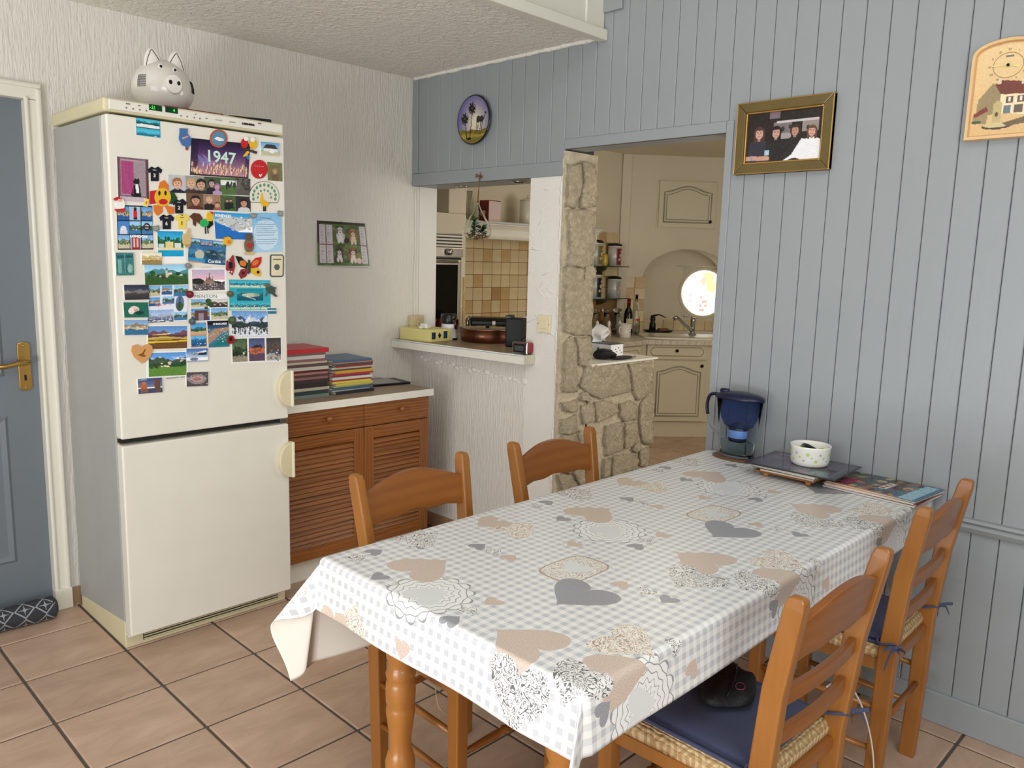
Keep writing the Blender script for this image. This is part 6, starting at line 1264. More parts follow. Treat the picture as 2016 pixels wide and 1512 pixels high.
person(cv, .10, .52, .062, (160, 104, 62), (226, 176, 152), (30, 34, 50)); person(cv, .26, .55, .06, (190, 160, 110), (216, 172, 148), (70, 50, 46)); person(cv, .38, .52, .064, (40, 30, 26), (206, 160, 138), (56, 46, 44)); person(cv, .51, .62, .045, (40, 34, 34), (196, 160, 160), (34, 34, 40)); person(cv, .575, .42, .04, (150, 110, 140), (206, 160, 180), (180, 150, 190))
cv.rect(.62, .55, .82, .85, (230, 230, 228)); cv.specks(14, .45, .7, [(40, 40, 44), (70, 60, 56), (30, 34, 30)], .012, .16, 4, .63, .81); cv.specks(20, .3, 1, [(70, 60, 54), (110, 100, 94), (50, 56, 44)], .02, .1, 6, .83, 1); cv.grain(6, seed=5)
card('strip of family snapshots below the concert photo', (660, 825), (1474, 868), (666, 1004), cv, cat='photo', name='photograph', zf=z1, group='photographs stuck on the fridge')
cv = Canvas(120, 38, (70, 62, 56)); cv.rect(0, 0, .26, 1, (110, 84, 60)).rect(.26, 0, .42, 1, (150, 124, 108)).rect(.42, 0, .52, 1, (160, 120, 100)).rect(.52, 0, .76, 1, (70, 96, 56)).rect(.76, 0, 1, 1, (44, 42, 46)); person(cv, .14, .55, .08, (40, 30, 28), (206, 150, 122), (92, 44, 44)); person(cv, .345, .62, .055, (196, 164, 120), (220, 176, 150), (40, 30, 30)); person(cv, .47, .35, .05, (110, 74, 54), (216, 160, 136), (150, 90, 80)); person(cv, .62, .66, .03, (40, 30, 30), (190, 150, 130), (30, 30, 34)); person(cv, .68, .68, .028, (40, 30, 30), (190, 150, 130), (26, 26, 30)); person(cv, .89, .55, .07, (30, 26, 26), (206, 150, 122), (206, 206, 210)); cv.grain(6, seed=6)
card('second row of small family snapshots above the rooster', (836, 1006), (1476, 1045), (842, 1166), cv, lift=.0012, cat='photo', name='photograph', zf=z1, group='photographs stuck on the fridge')
cv = Canvas(30, 38, (112, 122, 74)); cv.rect(.14, .14, .86, .86, (120, 104, 70)); person(cv, .5, .52, .17, (150, 124, 82), (190, 158, 120), (110, 90, 66)); cv.grain(8, seed=8)
card('small sepia portrait in an olive mount beside the red badge', (1642, 698), (1790, 712), (1647, 882), cv, cat='photo', name='photograph', zf=z1, group='photographs stuck on the fridge')
# --- postcards
cv = Canvas(60, 44, (60, 160, 180)); cv.paste(land(40, 20, (70, 180, 200), (30, 120, 130), (24, 70, 70), (230, 236, 236), 3, .6), .03, .5, .97, .97).paste(land(40, 20, (60, 170, 196), (50, 160, 190), (30, 110, 140), (16, 90, 120), 4, .3, boats=2), .03, .03, .97, .46).rect(.0, .46, 1, .5, (30, 50, 60)); card('teal double-view postcard at the top left of the fridge', (337, 258), (578, 292), (344, 432), cv, zf=z1)
cv = Canvas(50, 36, (120, 176, 214)); cv.grad(.4, (190, 214, 228), 1, (90, 160, 210)).poly([(.1, .5), (.3, .85), (.75, .85), (.95, .5)], (54, 56, 60)).rect(.15, .3, .9, .52, (226, 226, 220)).rect(0, 0, 1, .3, (196, 190, 160)).ell(.6, .3, .14, .12, (240, 240, 240)); card('small card of a thatched white house at the top right', (1574, 498), (1757, 516), (1580, 628), cv, lift=.003, th=.003, cat='magnet', name='fridge_magnet', zf=z1, group='flat picture magnets on the fridge')
cells = []
for i in range(3):
    for j in range(3): cells.append((.02 + .33 * i, .03 + .32 * j, .33 + .33 * i, .33 + .32 * j, mini(i * 3 + j)))
cv = collage(78, 84, cells, (20, 20, 26)); cv.rect(.35, .67, .66, .97, (170, 190, 214)).rect(.46, .72, .56, .88, (206, 30, 40)).rect(.46, .68, .56, .73, (30, 30, 36)).ell(.51, .92, .04, .045, (30, 24, 26)).rect(.36, .02, .64, .33, (150, 170, 200)).rect(.40, .02, .62, .30, (166, 28, 36)).rect(.44, .06, .49, .26, (210, 190, 190)).rect(.53, .06, .58, .26, (210, 190, 190)).ell(.83, .52, .10, .09, (40, 40, 50)).ell(.83, .52, .06, .05, (190, 180, 180)).rect(.7, .50, .96, .54, (40, 40, 50)).rect(.02, .35, .33, .65, (70, 130, 200)).ell(.17, .46, .08, .08, (226, 226, 230)).rect(.07, .36, .28, .44, (210, 210, 214)); cv.grain(8, seed=11)
o = card('nine-picture London collage postcard with black border', z1(146, 1126), z1(502, 1136), z1(160, 1572), cv, zf=lambda a, b: (a, b)); lab(o, 'LONDON', .011, (236, 113), m_tw, sx=1.15, bold=.0006)
cv = Canvas(80, 60); cv.grad(.55, (120, 200, 240), 1, (40, 150, 220)).poly([(0, .72), (.2, .8), (.5, .86), (.8, .78), (1, .84), (1, .5), (.6, .3), (.4, .45), (.1, .6)], (196, 200, 204)); cv.specks(60, .4, .85, [(150, 156, 160), (236, 236, 234), (110, 130, 100), (176, 160, 140)], .03, .025, 12, .15); cv.poly([(0, 0), (1, 0), (1, .28), (.62, .28), (.4, .44), (.1, .58), (0, .66)], (30, 110, 190)).ell(.48, .42, .06, .1, (170, 180, 190)); cv.grain(7, seed=12)
o = card('blue sea and cliff postcard reading BONIFACIO', z1(1113, 1196), z1(1488, 1216), z1(1130, 1462), cv, zf=lambda a, b: (a, b)); lab(o, 'BONIFACIO', .0125, z1(1125, 1240), m_tw, sx=.92, zf=lambda a, b: (a, b), bold=.0006)
cv = Canvas(56, 84); cv.grad(0, (170, 206, 232), 1, (130, 186, 226)); cv.ell(.45, .45, .42, .4, (214, 230, 242), .7)
for k in range(12): cv.line(.12, .82 - .055 * k, .12 + .55 + .2 * ((k * 7) % 4) / 4, .82 - .055 * k, .010, (96, 130, 166))
cv.specks(14, .05, .98, [(90, 130, 170)], .015, .01, 3); cv.grain(4, seed=14)
o = card('pale blue poem card with dark lines of text', z1(1492, 1203), z1(1785, 1206), z2(1254, 240), cv, zf=lambda a, b: (a, b), lift=.0014); lab(o, 'A ma soeur', .0105, z1(1570, 1262), m_tb, zf=lambda a, b: (a, b), sx=.9)
cv = Canvas(60, 60); cv.grad(.5, (90, 200, 226), 1, (30, 150, 206)).hill(.62, .1, 2.0, (30, 90, 60), 5).specks(12, .55, .72, [(24, 80, 50), (50, 110, 60)], .07, .09, 6).rect(.3, .32, .6, .58, (226, 206, 130)).rect(.66, .34, .9, .54, (220, 226, 220)).rect(.02, .34, .24, .5, (196, 220, 224)).rect(0, .24, 1, .34, (226, 214, 170)).rect(0, 0, 1, .25, (20, 160, 206)).grain(8, seed=15)
o = card('square postcard of a yellow villa above turquoise water', (460, 62), (672, 66), (467, 272), cv); o2 = None
obj('card_margin', G().add([onY(*z2(*p), FY - .0004) for p in ((450, 50), (690, 50), (698, 328), (470, 328))], [(0, 3, 2, 1)]), m_card, o, world=True)
cells = [(.02, .7, .3, .97, mini(1)), (.33, .7, .62, .97, mini(2)), (.65, .7, .97, .97, mini(4))]; cv = collage(76, 54, cells, (60, 110, 150)); cv.rect(0, 0, 1, .68, (50, 110, 160)); cv.hill(.55, .1, 1.3, (70, 130, 170), 4).hill(.42, .1, 2.2, (40, 90, 130), 6).ell(.3, .35, .12, .2, (190, 190, 170)).ell(.62, .4, .18, .2, (30, 70, 90)).specks(24, .1, .6, [(60, 90, 90), (120, 140, 150), (30, 60, 80)], .05, .05, 9, .5).rect(.0, .0, .45, .2, (50, 150, 200)).rect(.0, .0, .38, .05, (226, 140, 90)).grain(9, seed=16)
o = card('dark blue multi-view Corsica postcard in the middle', (720, 118), (1030, 152), (712, 318), cv); lab(o, 'Corsica', .017, (880, 325), m_tw, sx=.9, bold=.0004)
cv = land(80, 44, (150, 200, 230), (80, 140, 150), (60, 110, 70), (50, 90, 46), 21, .6, houses=5, trees=9); cv.rect(.48, .35, .53, .7, (206, 200, 180)); cv.poly([(.46, .7), (.505, .86), (.55, .7)], (120, 120, 120)); card('postcard of a hill village church below blue mountains', (352, 340), (710, 336), (360, 512), cv)
cells = [(.0, .72, .3, 1, mini(3)), (.33, .76, .6, 1, mini(5)), (.63, .7, 1, 1, mini(7))]; cv = collage(84, 76, cells, (226, 230, 240)); cv.paste(mini(8), .02, .44, .3, .68).paste(mini(10), .36, .5, .66, .7).ell(.80, .50, .11, .22, (90, 120, 160)).ell(.8, .42, .09, .12, (60, 90, 60)).rect(.785, .4, .815, .68, (60, 40, 46)); cv.paste(land(50, 24, (150, 176, 220), (170, 180, 200), (120, 130, 160), (90, 100, 130), 8, .5, boats=14), 0, .0, .64, .34).paste(mini(13), .66, .04, 1, .26).grain(7, seed=17)
o = card('multi-view harbour postcard with white sailing boats', (386, 516), (714, 510), (380, 822), cv); scrawl(o, (430, 690), (580, 668), .010, mat('pale_red_script_print', (206, 120, 124), .4))
cv = Canvas(70, 50); cv.grad(.5, (236, 190, 200), 1, (190, 176, 206)).hill(.5, .12, .8, (40, 38, 34), 3).poly([(.3, .3), (.4, .5), (.5, .66), (.62, .5), (.75, .3)], (150, 120, 106)).poly([(.5, .5), (.53, .95), (.56, .5)], (110, 84, 84)).poly([(.42, .45), (.44, .7), (.46, .45)], (110, 84, 84)).poly([(.6, .45), (.62, .7), (.64, .45)], (110, 84, 84)).rect(0, 0, 1, .32, (90, 80, 84)); cv.specks(140, .0, .34, [(206, 200, 200), (40, 36, 40), (140, 120, 120), (230, 226, 226)], .012, .02, 18); cv.grain(6, seed=18)
o = card('white-bordered postcard of a basilica and crowd at dusk', (746, 382), (1014, 380), (752, 556), cv, border=.07); scrawl(o, (830, 368), (918, 366), .006, mat('pale_grey_text_print', (196, 190, 186), .5), seed=3)
cells = [(.0, .5, .46, .8, mini(15)), (.5, .5, 1, .8, land(30, 20, (200, 200, 196), (110, 90, 80), (70, 60, 50), (60, 56, 50), 4, .5, houses=5)), (.0, .02, .5, .46, mini(17)), (.54, .04, 1, .46, mini(18))]; cv = collage(74, 60, cells, (238, 238, 236)); cv.specks(10, .45, .8, [(40, 74, 44), (50, 90, 50)], .05, .06, 19, .4, .62); cv.rect(.1, .05, .45, .4, (96, 62, 60)).rect(.2, .05, .34, .3, (150, 140, 150)); cv.grain(8, seed=19)
o = card('four-picture Menton postcard with a palm tree', (737, 582), (1040, 580), (740, 810), cv); lab(o, 'MENTON', .0175, (765, 617), m_tg, sx=1.15)
cells = []
for i in range(4): cells += [(.02 + .245 * i, .74, .25 + .245 * i, .97, mini(20 + i, True)), (.02 + .245 * i, .02, .25 + .245 * i, .27, mini(24 + i, True))]
cv = collage(86, 66, cells, (50, 170, 190)); cv.paste(land(50, 24, (20, 130, 150), (16, 110, 130), (14, 96, 116), (10, 84, 104), 5, .5), .18, .32, .82, .70).ell(.5, .50, .2, .06, (190, 200, 170)).ell(.66, .5, .08, .035, (150, 170, 140)).line(.4, .45, .62, .36, .02, (226, 230, 226)); cv.grain(7, seed=20)
card('turquoise aquarium postcard with rows of small pictures', (1052, 463), (1395, 470), (1056, 718), cv)
cv = land(80, 46, (90, 140, 200), (120, 80, 90), (170, 150, 60), (110, 76, 40), 31, .62); cv.poly([(0, .42), (.4, .48), (1, .4), (1, .46), (.5, .56), (0, .5)], (206, 176, 90)).poly([(.1, .62), (.55, .7), (.6, .66), (.3, .58)], (226, 206, 130)).poly([(0, .26), (1, .3), (1, .36), (0, .34)], (230, 196, 60)).poly([(0, .5), (.4, .55), (.9, .48), (1, .6), (.5, .62), (0, .62)], (96, 56, 76)); card('white-edged postcard of yellow and purple fields', (384, 850), (708, 846), (384, 1040), cv, border=.03)
cv = Canvas(40, 58, (200, 150, 110)); cv.paste(land(30, 22, (70, 150, 210), (60, 120, 130), (40, 90, 60), (200, 170, 130), 6, .5, trees=4), .04, .52, .96, .97).paste(land(30, 22, (90, 170, 220), (60, 120, 170), (40, 100, 150), (30, 90, 140), 9, .6, boats=5), .04, .03, .96, .46).grain(7, seed=22); card('narrow postcard with a pine tree above a marina', (730, 822), (864, 816), (738, 1026), cv)
cv = Canvas(46, 54); cv.grad(.6, (60, 96, 140), 1, (30, 50, 80)).hill(.66, .06, 1, (60, 120, 150), 3).poly([(0, .1), (.3, .3), (.7, .55), (1, .62), (1, .75), (.3, .7), (0, .5)], (170, 140, 116)).poly([(.1, 0), (1, .1), (1, .5), (.6, .35)], (20, 120, 120)); cv.specks(40, .2, .7, [(206, 190, 176), (110, 90, 80), (220, 214, 206)], .03, .02, 23); cv.rect(0, .84, 1, 1, (20, 22, 26)).grain(7, seed=23)
o = card('tilted aerial seaside postcard with black title strip', (872, 806), (1046, 802), (884, 1026), cv, lift=.0016); lab(o, 'LE BARCARES', .0088, (920, 838), m_tw, sx=1.0, bold=.0004, lift=.0028)
cv = land(74, 54, (110, 156, 214), (60, 80, 110), (40, 60, 60), (220, 226, 236), 41, .58, snow=True); r_ = np.random.default_rng(4)
for k in range(60): x = r_.uniform(0, 1); y = r_.uniform(.05, .4); cv.poly([(x - .02, y), (x, y + .16), (x + .02, y)], (40 + 30 * (k % 2), 54 + 20 * (k % 2), 56))
cv.rect(.5, .06, .62, .14, (230, 232, 236)).grain(8, seed=24); card('postcard of snowy peaks and a dark fir forest', (1072, 722), (1370, 724), (1078, 938), cv)
cells = [(.0, .04, .3, .98, land(30, 40, (70, 90, 60), (50, 70, 44), (30, 44, 30), (150, 140, 120), 5, .5, trees=8, houses=2)), (.33, .04, .66, .98, land(30, 40, (70, 80, 120), (40, 44, 60), (190, 110, 80), (90, 70, 90), 6, .55)), (.69, .04, 1, .98, land(30, 40, (60, 56, 56), (90, 70, 60), (60, 70, 90), (170, 160, 150), 7, .5, houses=4))]; cv = collage(90, 52, cells, (236, 236, 234)); cv.specks(20, .4, .6, [(206, 110, 70), (150, 80, 60)], .03, .05, 25, .36, .63); cv.specks(16, .04, .4, [(196, 190, 186), (90, 100, 120)], .02, .04, 26, .7, .98); cv.grain(8, seed=25); card('white-edged postcard with three upright dark pictures', (1078, 948), (1480, 938), (1084, 1156), cv, border=.02)
cv = land(76, 50, (90, 150, 220), (70, 90, 70), (40, 80, 50), (96, 140, 60), 51, .62, houses=8, trees=8); cv.specks(10, .7, .82, [(226, 230, 236), (200, 206, 216)], .06, .03, 27); cv.grain(7, seed=26)
o = card('postcard of a village in a green valley, lowest large card', (388, 1072), (700, 1062), (390, 1268), cv, border=.05); scrawl(o, (535, 1286), (690, 1272), .0055, m_tg, seed=4)
# --- small flat magnets
S = [('dark picture magnet of a stormy coast', (182, 508), (386, 506), (190, 632), land(44, 30, (40, 46, 66), (120, 116, 120), (70, 62, 60), (56, 52, 60), 61, .5)), ('green picture magnet showing a pair of white shells', (178, 652), (382, 652), (186, 778), None), ('small picture magnet of an old town with shells', (184, 799), (378, 799), (188, 922), land(44, 30, (120, 160, 200), (140, 130, 110), (196, 170, 130), (50, 110, 150), 63, .6, houses=7)),
     ('blue picture magnet of a white ship', (698, 1036), (875, 1031), (701, 1145), None), ('evening harbour picture magnet, lowest on the left', (296, 1286), (495, 1273), (303, 1409), None), ('grey aerial fort picture magnet, lowest on the right', (700, 1231), (877, 1226), (701, 1348), None), ('tiny teal strip magnet beside the aquarium card', (1366, 701), (1440, 701), (1370, 746), Canvas(24, 12, (40, 110, 140)).rect(0, .5, 1, .7, (210, 226, 230)).grain(8, seed=4)),
     ('teal embossed picture magnet of a tower', (113, 241), (260, 241), (121, 430), None), ('rounded beige picture magnet of a sunny village', (331, 237), (495, 241), (332, 340), land(44, 28, (230, 220, 190), (200, 190, 150), (206, 170, 90), (150, 130, 80), 67, .6, houses=8))]
for lb, TL, TR, BL, cv in S:
    if cv is None:
        if 'shells' in lb: cv = Canvas(44, 28, (30, 104, 88)).ell(.42, .55, .2, .2, (226, 206, 196)).ell(.3, .42, .12, .2, (236, 222, 214)).ell(.5, .48, .1, .08, (196, 160, 150)).ell(.62, .3, .2, .12, (16, 60, 52)).grain(6, seed=28)
        elif 'ship' in lb: cv = Canvas(44, 28); cv.grad(.3, (196, 214, 236), 1, (60, 110, 180)).poly([(.1, .5), (.3, .62), (.95, .72), (.95, .5)], (30, 44, 66)).poly([(.3, .62), (.9, .86), (.95, .72)], (236, 238, 240)).ell(.35, .2, .2, .12, (120, 130, 150)).rect(0, 0, 1, .1, (150, 170, 200)).grain(7, seed=29)
        elif 'evening' in lb: cv = Canvas(46, 30); cv.grad(.4, (120, 130, 160), 1, (56, 76, 130)).rect(0, 0, 1, .34, (66, 76, 104)).rect(.1, .3, .36, .7, (176, 104, 66)).rect(.16, .6, .3, .78, (196, 124, 80)).rect(.68, .3, .92, .9, (110, 74, 62)).rect(.1, .04, .4, .3, (130, 90, 76)).rect(.66, .04, .95, .3, (96, 74, 80)).grain(7, seed=30)
        elif 'fort' in lb: cv = Canvas(44, 30, (84, 80, 84)).ell(.5, .5, .42, .36, (150, 140, 142)).ell(.5, .52, .3, .22, (196, 150, 150)).ell(.5, .5, .16, .12, (150, 120, 120)).specks(30, .1, .9, [(60, 58, 62), (190, 180, 180)], .04, .03, 31).grain(8, seed=31)
        else: cv = Canvas(32, 42, (58, 120, 120)).rect(.12, .1, .3, .7, (120, 170, 166)).rect(.42, .08, .6, .55, (40, 96, 98)).ell(.78, .3, .14, .2, (140, 180, 176)).rect(.05, .78, .95, .9, (30, 84, 88)).line(.5, .1, .5, .95, .05, (96, 150, 148)).grain(9, seed=32)
    o = card(lb, TL, TR, BL, cv, lift=.003, th=.0028, cat='magnet', name='fridge_magnet', group='flat picture magnets on the fridge')
    if 'ship' in lb: lab(o, 'LE BARCARES', .0075, (712, 1093), m_tw, sx=.85, lift=.0062)
    if 'evening' in lb: lab(o, 'La Rochelle', .0065, (305, 1300), m_tw, sx=.9, lift=.0062)
# --- shaped magnets
def fp(x, y, zf=z1, lift=0): return onY(*zf(x, y), FY - lift)
def flat_magnet(label, parts, base, zf=z1, name='fridge_magnet', th=.004, group='shaped magnets on the fridge'):
    """parts: list of (part name, polygon in zoom px, material, extra lift)"""
    P = [p for _, pl_, _, _ in parts for p in pl_]; xs_ = [p[0] for p in P]; ys_ = [p[1] for p in P]
    o = thing(name, label, 'magnet', fp((min(xs_) + max(xs_)) / 2, max(ys_), zf, .001), 0, group)
    for nm_, pl_, m_, lf_ in parts:
        W = [fp(x, y, zf, 0) for x, y in pl_]; g = G().prism([(p.x, p.z) for p in W], FY - .0002 - (lf_ * .35), FY - th - lf_, 'y'); obj(nm_, g, m_, o, bevel=.0006, seg=1, world=True)
    return o
def ellp(cx, cy, rx, ry, n=22, a0=0, rot=0): return [(cx + rx * math.cos(2 * PI * k / n) * math.cos(rot) - ry * math.sin(2 * PI * k / n) * math.sin(rot), cy + rx * math.cos(2 * PI * k / n) * math.sin(rot) + ry * math.sin(2 * PI * k / n) * math.cos(rot)) for k in range(n)]
C_ = lambda n, c: mat('magnet_' + n, c, .35)
mR, mY, mO, mB, mW, mG = C_('red', (190, 34, 40)), C_('yellow', (226, 178, 40)), C_('orange', (214, 116, 40)), C_('black', (18, 18, 20)), C_('white', (236, 234, 228)), C_('green', (40, 170, 90))
flat_magnet('round blue globe magnet with red rim on the concert photo', [('rim', ellp(1158, 468, 88, 92), C_('brick', (168, 92, 70)), .0), ('dial', ellp(1158, 468, 68, 72), C_('steelblue', (90, 134, 166)), .0012), ('island', [(1110, 470), (1140, 450), (1200, 470), (1210, 490), (1160, 495)], mW, .0018)], 0)
o = flat_magnet('plain red round badge magnet right of the concert photo', [('badge', ellp(1561, 773, 84, 94), mR, .0), ('tick', [(1558, 820), (1566, 820), (1572, 838), (1584, 815), (1588, 822), (1574, 852), (1562, 846)], mW, .0008)], 0)
scrawl(o, (1520, 742), (1608, 752), .0042, C_('palepink', (226, 150, 156)), z1, .0047, 5)
def shirt(cx, cy, s, body, num, nm_, lb):
    P = [(-.95, -.55), (-.45, -.95), (-.2, -.85), (.2, -.85), (.45, -.95), (.98, -.5), (.8, -.05), (.55, -.2), (.52, .95), (-.52, .95), (-.55, -.2), (-.78, -.1)]
    o = flat_magnet(lb, [('shirt', [(cx + s * x, cy + s * y) for x, y in P], body, 0), ('collar', [(cx - s * .22, cy - s * .86), (cx + s * .22, cy - s * .86), (cx, cy - s * .72)], num, .0006)], 0, name='shirt_magnet', th=.003, group='football shirt magnets')
    p = fp(cx, cy + s * .42, z1, .0044); text(nm_, .0165, p, (1, 0, 0), (0, 0, 1), num, o, align='CENTER', bold=.0006); p = fp(cx, cy - s * .50, z1, .0044); g = G().box(p.x - .006, p.x + .006, p.y - .0003, p.y + .0003, p.z - .001, p.z + .001); obj('name_strip', g, num, o, world=True)
mNv = C_('navy', (18, 24, 40)); mCr = C_('cream', (226, 216, 180)); mYs = C_('paleyellow', (232, 206, 96))
shirt(526, 818, 76, mNv, mCr, '3', 'navy football shirt magnet numbered three, right of the cat photo'); shirt(768, 1138, 76, mNv, mCr, '2', 'navy football shirt magnet numbered two, under the family snapshots'); shirt(644, 1294, 78, mNv, mCr, '6', 'navy football shirt magnet numbered six, left of the yellow shirt'); shirt(797, 1290, 78, mYs, mB, '1', 'yellow football shirt magnet numbered one, left of the rooster')
flat_magnet('yellow round fish magnet with orange fins and red lips', [('fin', [(560, 960), (575, 900), (620, 880), (660, 930), (660, 990)], mO, 0), ('fin', [(475, 990), (540, 980), (540, 1110), (475, 1120)], mR, 0), ('fin', [(660, 990), (720, 1010), (750, 1060), (690, 1120), (650, 1100)], C_('deepgreen', (26, 70, 40)), 0), ('fin', [(510, 1130), (600, 1130), (600, 1200), (550, 1235), (515, 1190)], mO, .0004), ('fin', [(620, 1130), (720, 1150), (715, 1215), (660, 1215)], mO, .0004), ('body', ellp(602, 1050, 82, 92), mY, .0008), ('eye', ellp(568, 1010, 12, 24), mB, .0016), ('eye', ellp(628, 1008, 12, 24), mB, .0016), ('lips', ellp(606, 1095, 44, 28), mR, .0016)], 0)
tail = [('fan_outline', [(1610 + 149 * math.cos(a), 1040 - 149 * math.sin(a)) for a in np.linspace(-.47, PI + .42, 24)] + [(1600, 1104)], mB, -.0012), ('feather_fan', [(1610 + 145 * math.cos(a), 1040 - 145 * math.sin(a)) for a in np.linspace(-.45, PI + .4, 24)] + [(1600, 1100)], C_('ivory', (222, 216, 200)), 0)]
for k in range(11): a = -.25 + (PI + .5) * k / 10; tail.append(('feather_eye', ellp(1610 + 112 * math.cos(a), 1040 - 112 * math.sin(a), 13, 17, 12), C_('peagreen', (96, 150, 120)), .0006))
for k in range(7): a = -.1 + (PI + .2) * k / 6; tail.append(('feather_eye', ellp(1610 + 66 * math.cos(a), 1045 - 66 * math.sin(a), 10, 13, 12), C_('peagreen', (96, 150, 120)), .0006))
flat_magnet('white peacock magnet with fanned tail and yellow breast', tail + [('body', [(1575, 1010), (1592, 1010), (1600, 1070), (1660, 1110), (1640, 1140), (1590, 1140), (1566, 1090)], mY, .0014), ('leg', [(1602, 1138), (1610, 1138), (1612, 1188), (1600, 1188)], mB, .0002), ('leg', [(1618, 1138), (1626, 1138), (1628, 1188), (1616, 1188)], mB, .0002)], 0)
flat_magnet('rooster magnet with green body and brown tail', [('tail', [(870, 1240), (910, 1205), (970, 1215), (1000, 1260), (985, 1330), (940, 1290), (930, 1340), (905, 1320), (900, 1270)], C_('chestnut', (92, 52, 34)), 0), ('body', ellp(1015, 1305, 46, 40), mG, .0008), ('neck', [(1045, 1200), (1080, 1195), (1108, 1230), (1090, 1290), (1040, 1285), (1035, 1230)], mY, .0012), ('comb', [(1070, 1190), (1105, 1200), (1100, 1225), (1078, 1210)], mR, .0016), ('breast', [(1060, 1290), (1095, 1270), (1105, 1320), (1060, 1360), (1040, 1345)], mB, .0004), ('leg', [(1022, 1345), (1032, 1345), (1036, 1412), (1024, 1412)], mB, 0), ('leg', [(1045, 1345), (1053, 1345), (1060, 1410), (1050, 1410)], mB, 0)], 0)
flat_magnet('pair of red and yellow parrots on a branch magnet', [('branch', [(1368, 560), (1380, 550), (1540, 598), (1530, 622)], C_('bark', (66, 54, 44)), .002), ('parrot', ellp(1412, 515, 34, 50), mR, .004), ('head', ellp(1425, 472, 22, 22), mW, .005), ('parrot', ellp(1497, 525, 36, 46), mY, .004), ('head', ellp(1490, 480, 20, 24), mW, .005), ('tail', [(1400, 640), (1440, 590), (1460, 600), (1440, 640), (1405, 650)], mY, .002), ('tail', [(1425, 640), (1460, 630), (1455, 680), (1440, 670)], C_('azure', (50, 120, 180)), .002)], 0)
flat_magnet('blue and white vase-shaped magnet beside the teal postcard', [('body', [(770, 366), (850, 370), (848, 420), (885, 470), (880, 530), (850, 560), (790, 530), (762, 470), (768, 420)], C_('denim', (70, 110, 164)), .002), ('band', [(790, 460), (850, 440), (855, 452), (800, 478)], C_('pinkish', (206, 150, 150)), .003), ('foot', [(830, 555), (860, 560), (850, 588), (828, 575)], C_('rust', (150, 70, 50)), .001)], 0)
flat_magnet('small white and red figurine magnet on the left edge', [('body', ellp(178, 1120, 48, 62), mW, .003), ('cap', [(108, 1065), (150, 1048), (195, 1062), (190, 1085), (130, 1084)], mR, .004), ('skirt', [(120, 1170), (230, 1160), (215, 1192), (140, 1190)], mR, .004), ('face', ellp(172, 1082, 22, 14), C_('skin', (224, 176, 150)), .0055)], 0)
flat_magnet('small yellow square magnet between cat photo and fish', [('tile', [(422, 1062), (468, 1070), (452, 1148), (410, 1140)], mYs, .001), ('motif', ellp(438, 1105, 10, 14), mO, .0016)], 0)
# lower zoom
def fm2(label, parts, **k): return flat_magnet(label, parts, 0, zf=z2, **k)
fm2('straw-coloured pointing hand magnet right of the villa card', [('hand', [(665, 90), (695, 80), (708, 42), (724, 44), (722, 90), (738, 110), (730, 180), (690, 192), (665, 160)], C_('straw', (206, 178, 120)), .002), ('cuff', [(680, 170), (730, 170), (726, 196), (690, 198)], C_('straw2', (180, 150, 96)), .003)])
fm2('small yellow chick magnet above the red bird', [('body', ellp(1036, 145, 36, 36), mY, .004), ('beak', [(1000, 118), (1012, 108), (1016, 126)], mO, .005), ('wing', ellp(1044, 152, 16, 14), mO, .006)])
fm2('brown teddy bear magnet holding a red heart', [('body', ellp(1214, 178, 40, 60), C_('teddy', (120, 96, 74)), .004), ('head', ellp(1214, 112, 30, 30), C_('teddy2', (96, 78, 62)), .005), ('heart', [(1214, 206), (1190, 176), (1198, 162), (1214, 172), (1230, 162), (1238, 176)], mR, .007), ('feet', [(1176, 236), (1256, 236), (1258, 254), (1174, 254)], C_('straw', (206, 178, 120)), .004)])
fm2('red spotted bird magnet beside the basilica card', [('body', [(1060, 290), (1078, 262), (1088, 262), (1092, 300), (1100, 350), (1078, 428), (1048, 400), (1024, 380), (1030, 310)], C_('crimson', (150, 40, 56)), .002), ('wing', ellp(1060, 345, 18, 30), mB, .003), ('spot', ellp(1048, 396, 7, 7, 8), mW, .003), ('spot', ellp(1070, 400, 7, 7, 8), mW, .003), ('spot', ellp(1046, 308, 6, 6, 8), mW, .003)])
fm2('orange and red butterfly magnet with black outlines', [('wing', [(1105, 268), (1150, 275), (1205, 330), (1200, 375), (1150, 360), (1125, 320)], mB, 0), ('wing_panel', ellp(1165, 330, 30, 24, 16, 0, .6), mO, .0008), ('wing', [(1320, 276), (1270, 285), (1228, 330), (1230, 370), (1290, 362), (1318, 320)], mR, 0), ('wing_panel', ellp(1268, 325, 30, 20, 16, 0, -.7), mO, .0008), ('wing', [(1205, 372), (1150, 380), (1130, 420), (1150, 458), (1190, 440), (1210, 400)], C_('plum', (140, 40, 56)), 0), ('wing', [(1225, 370), (1290, 368), (1318, 400), (1310, 438), (1260, 425), (1230, 400)], mY, 0), ('wing_spot', ellp(1290, 402, 13, 13, 12), mB, .0008), ('wing_spot', ellp(1165, 410, 13, 13, 12), C_('darkplum', (60, 20, 28)), .0008), ('body', [(1208, 300), (1224, 300), (1228, 400), (1214, 420), (1206, 400)], C_('deepgreen', (26, 70, 40)), .0012)])
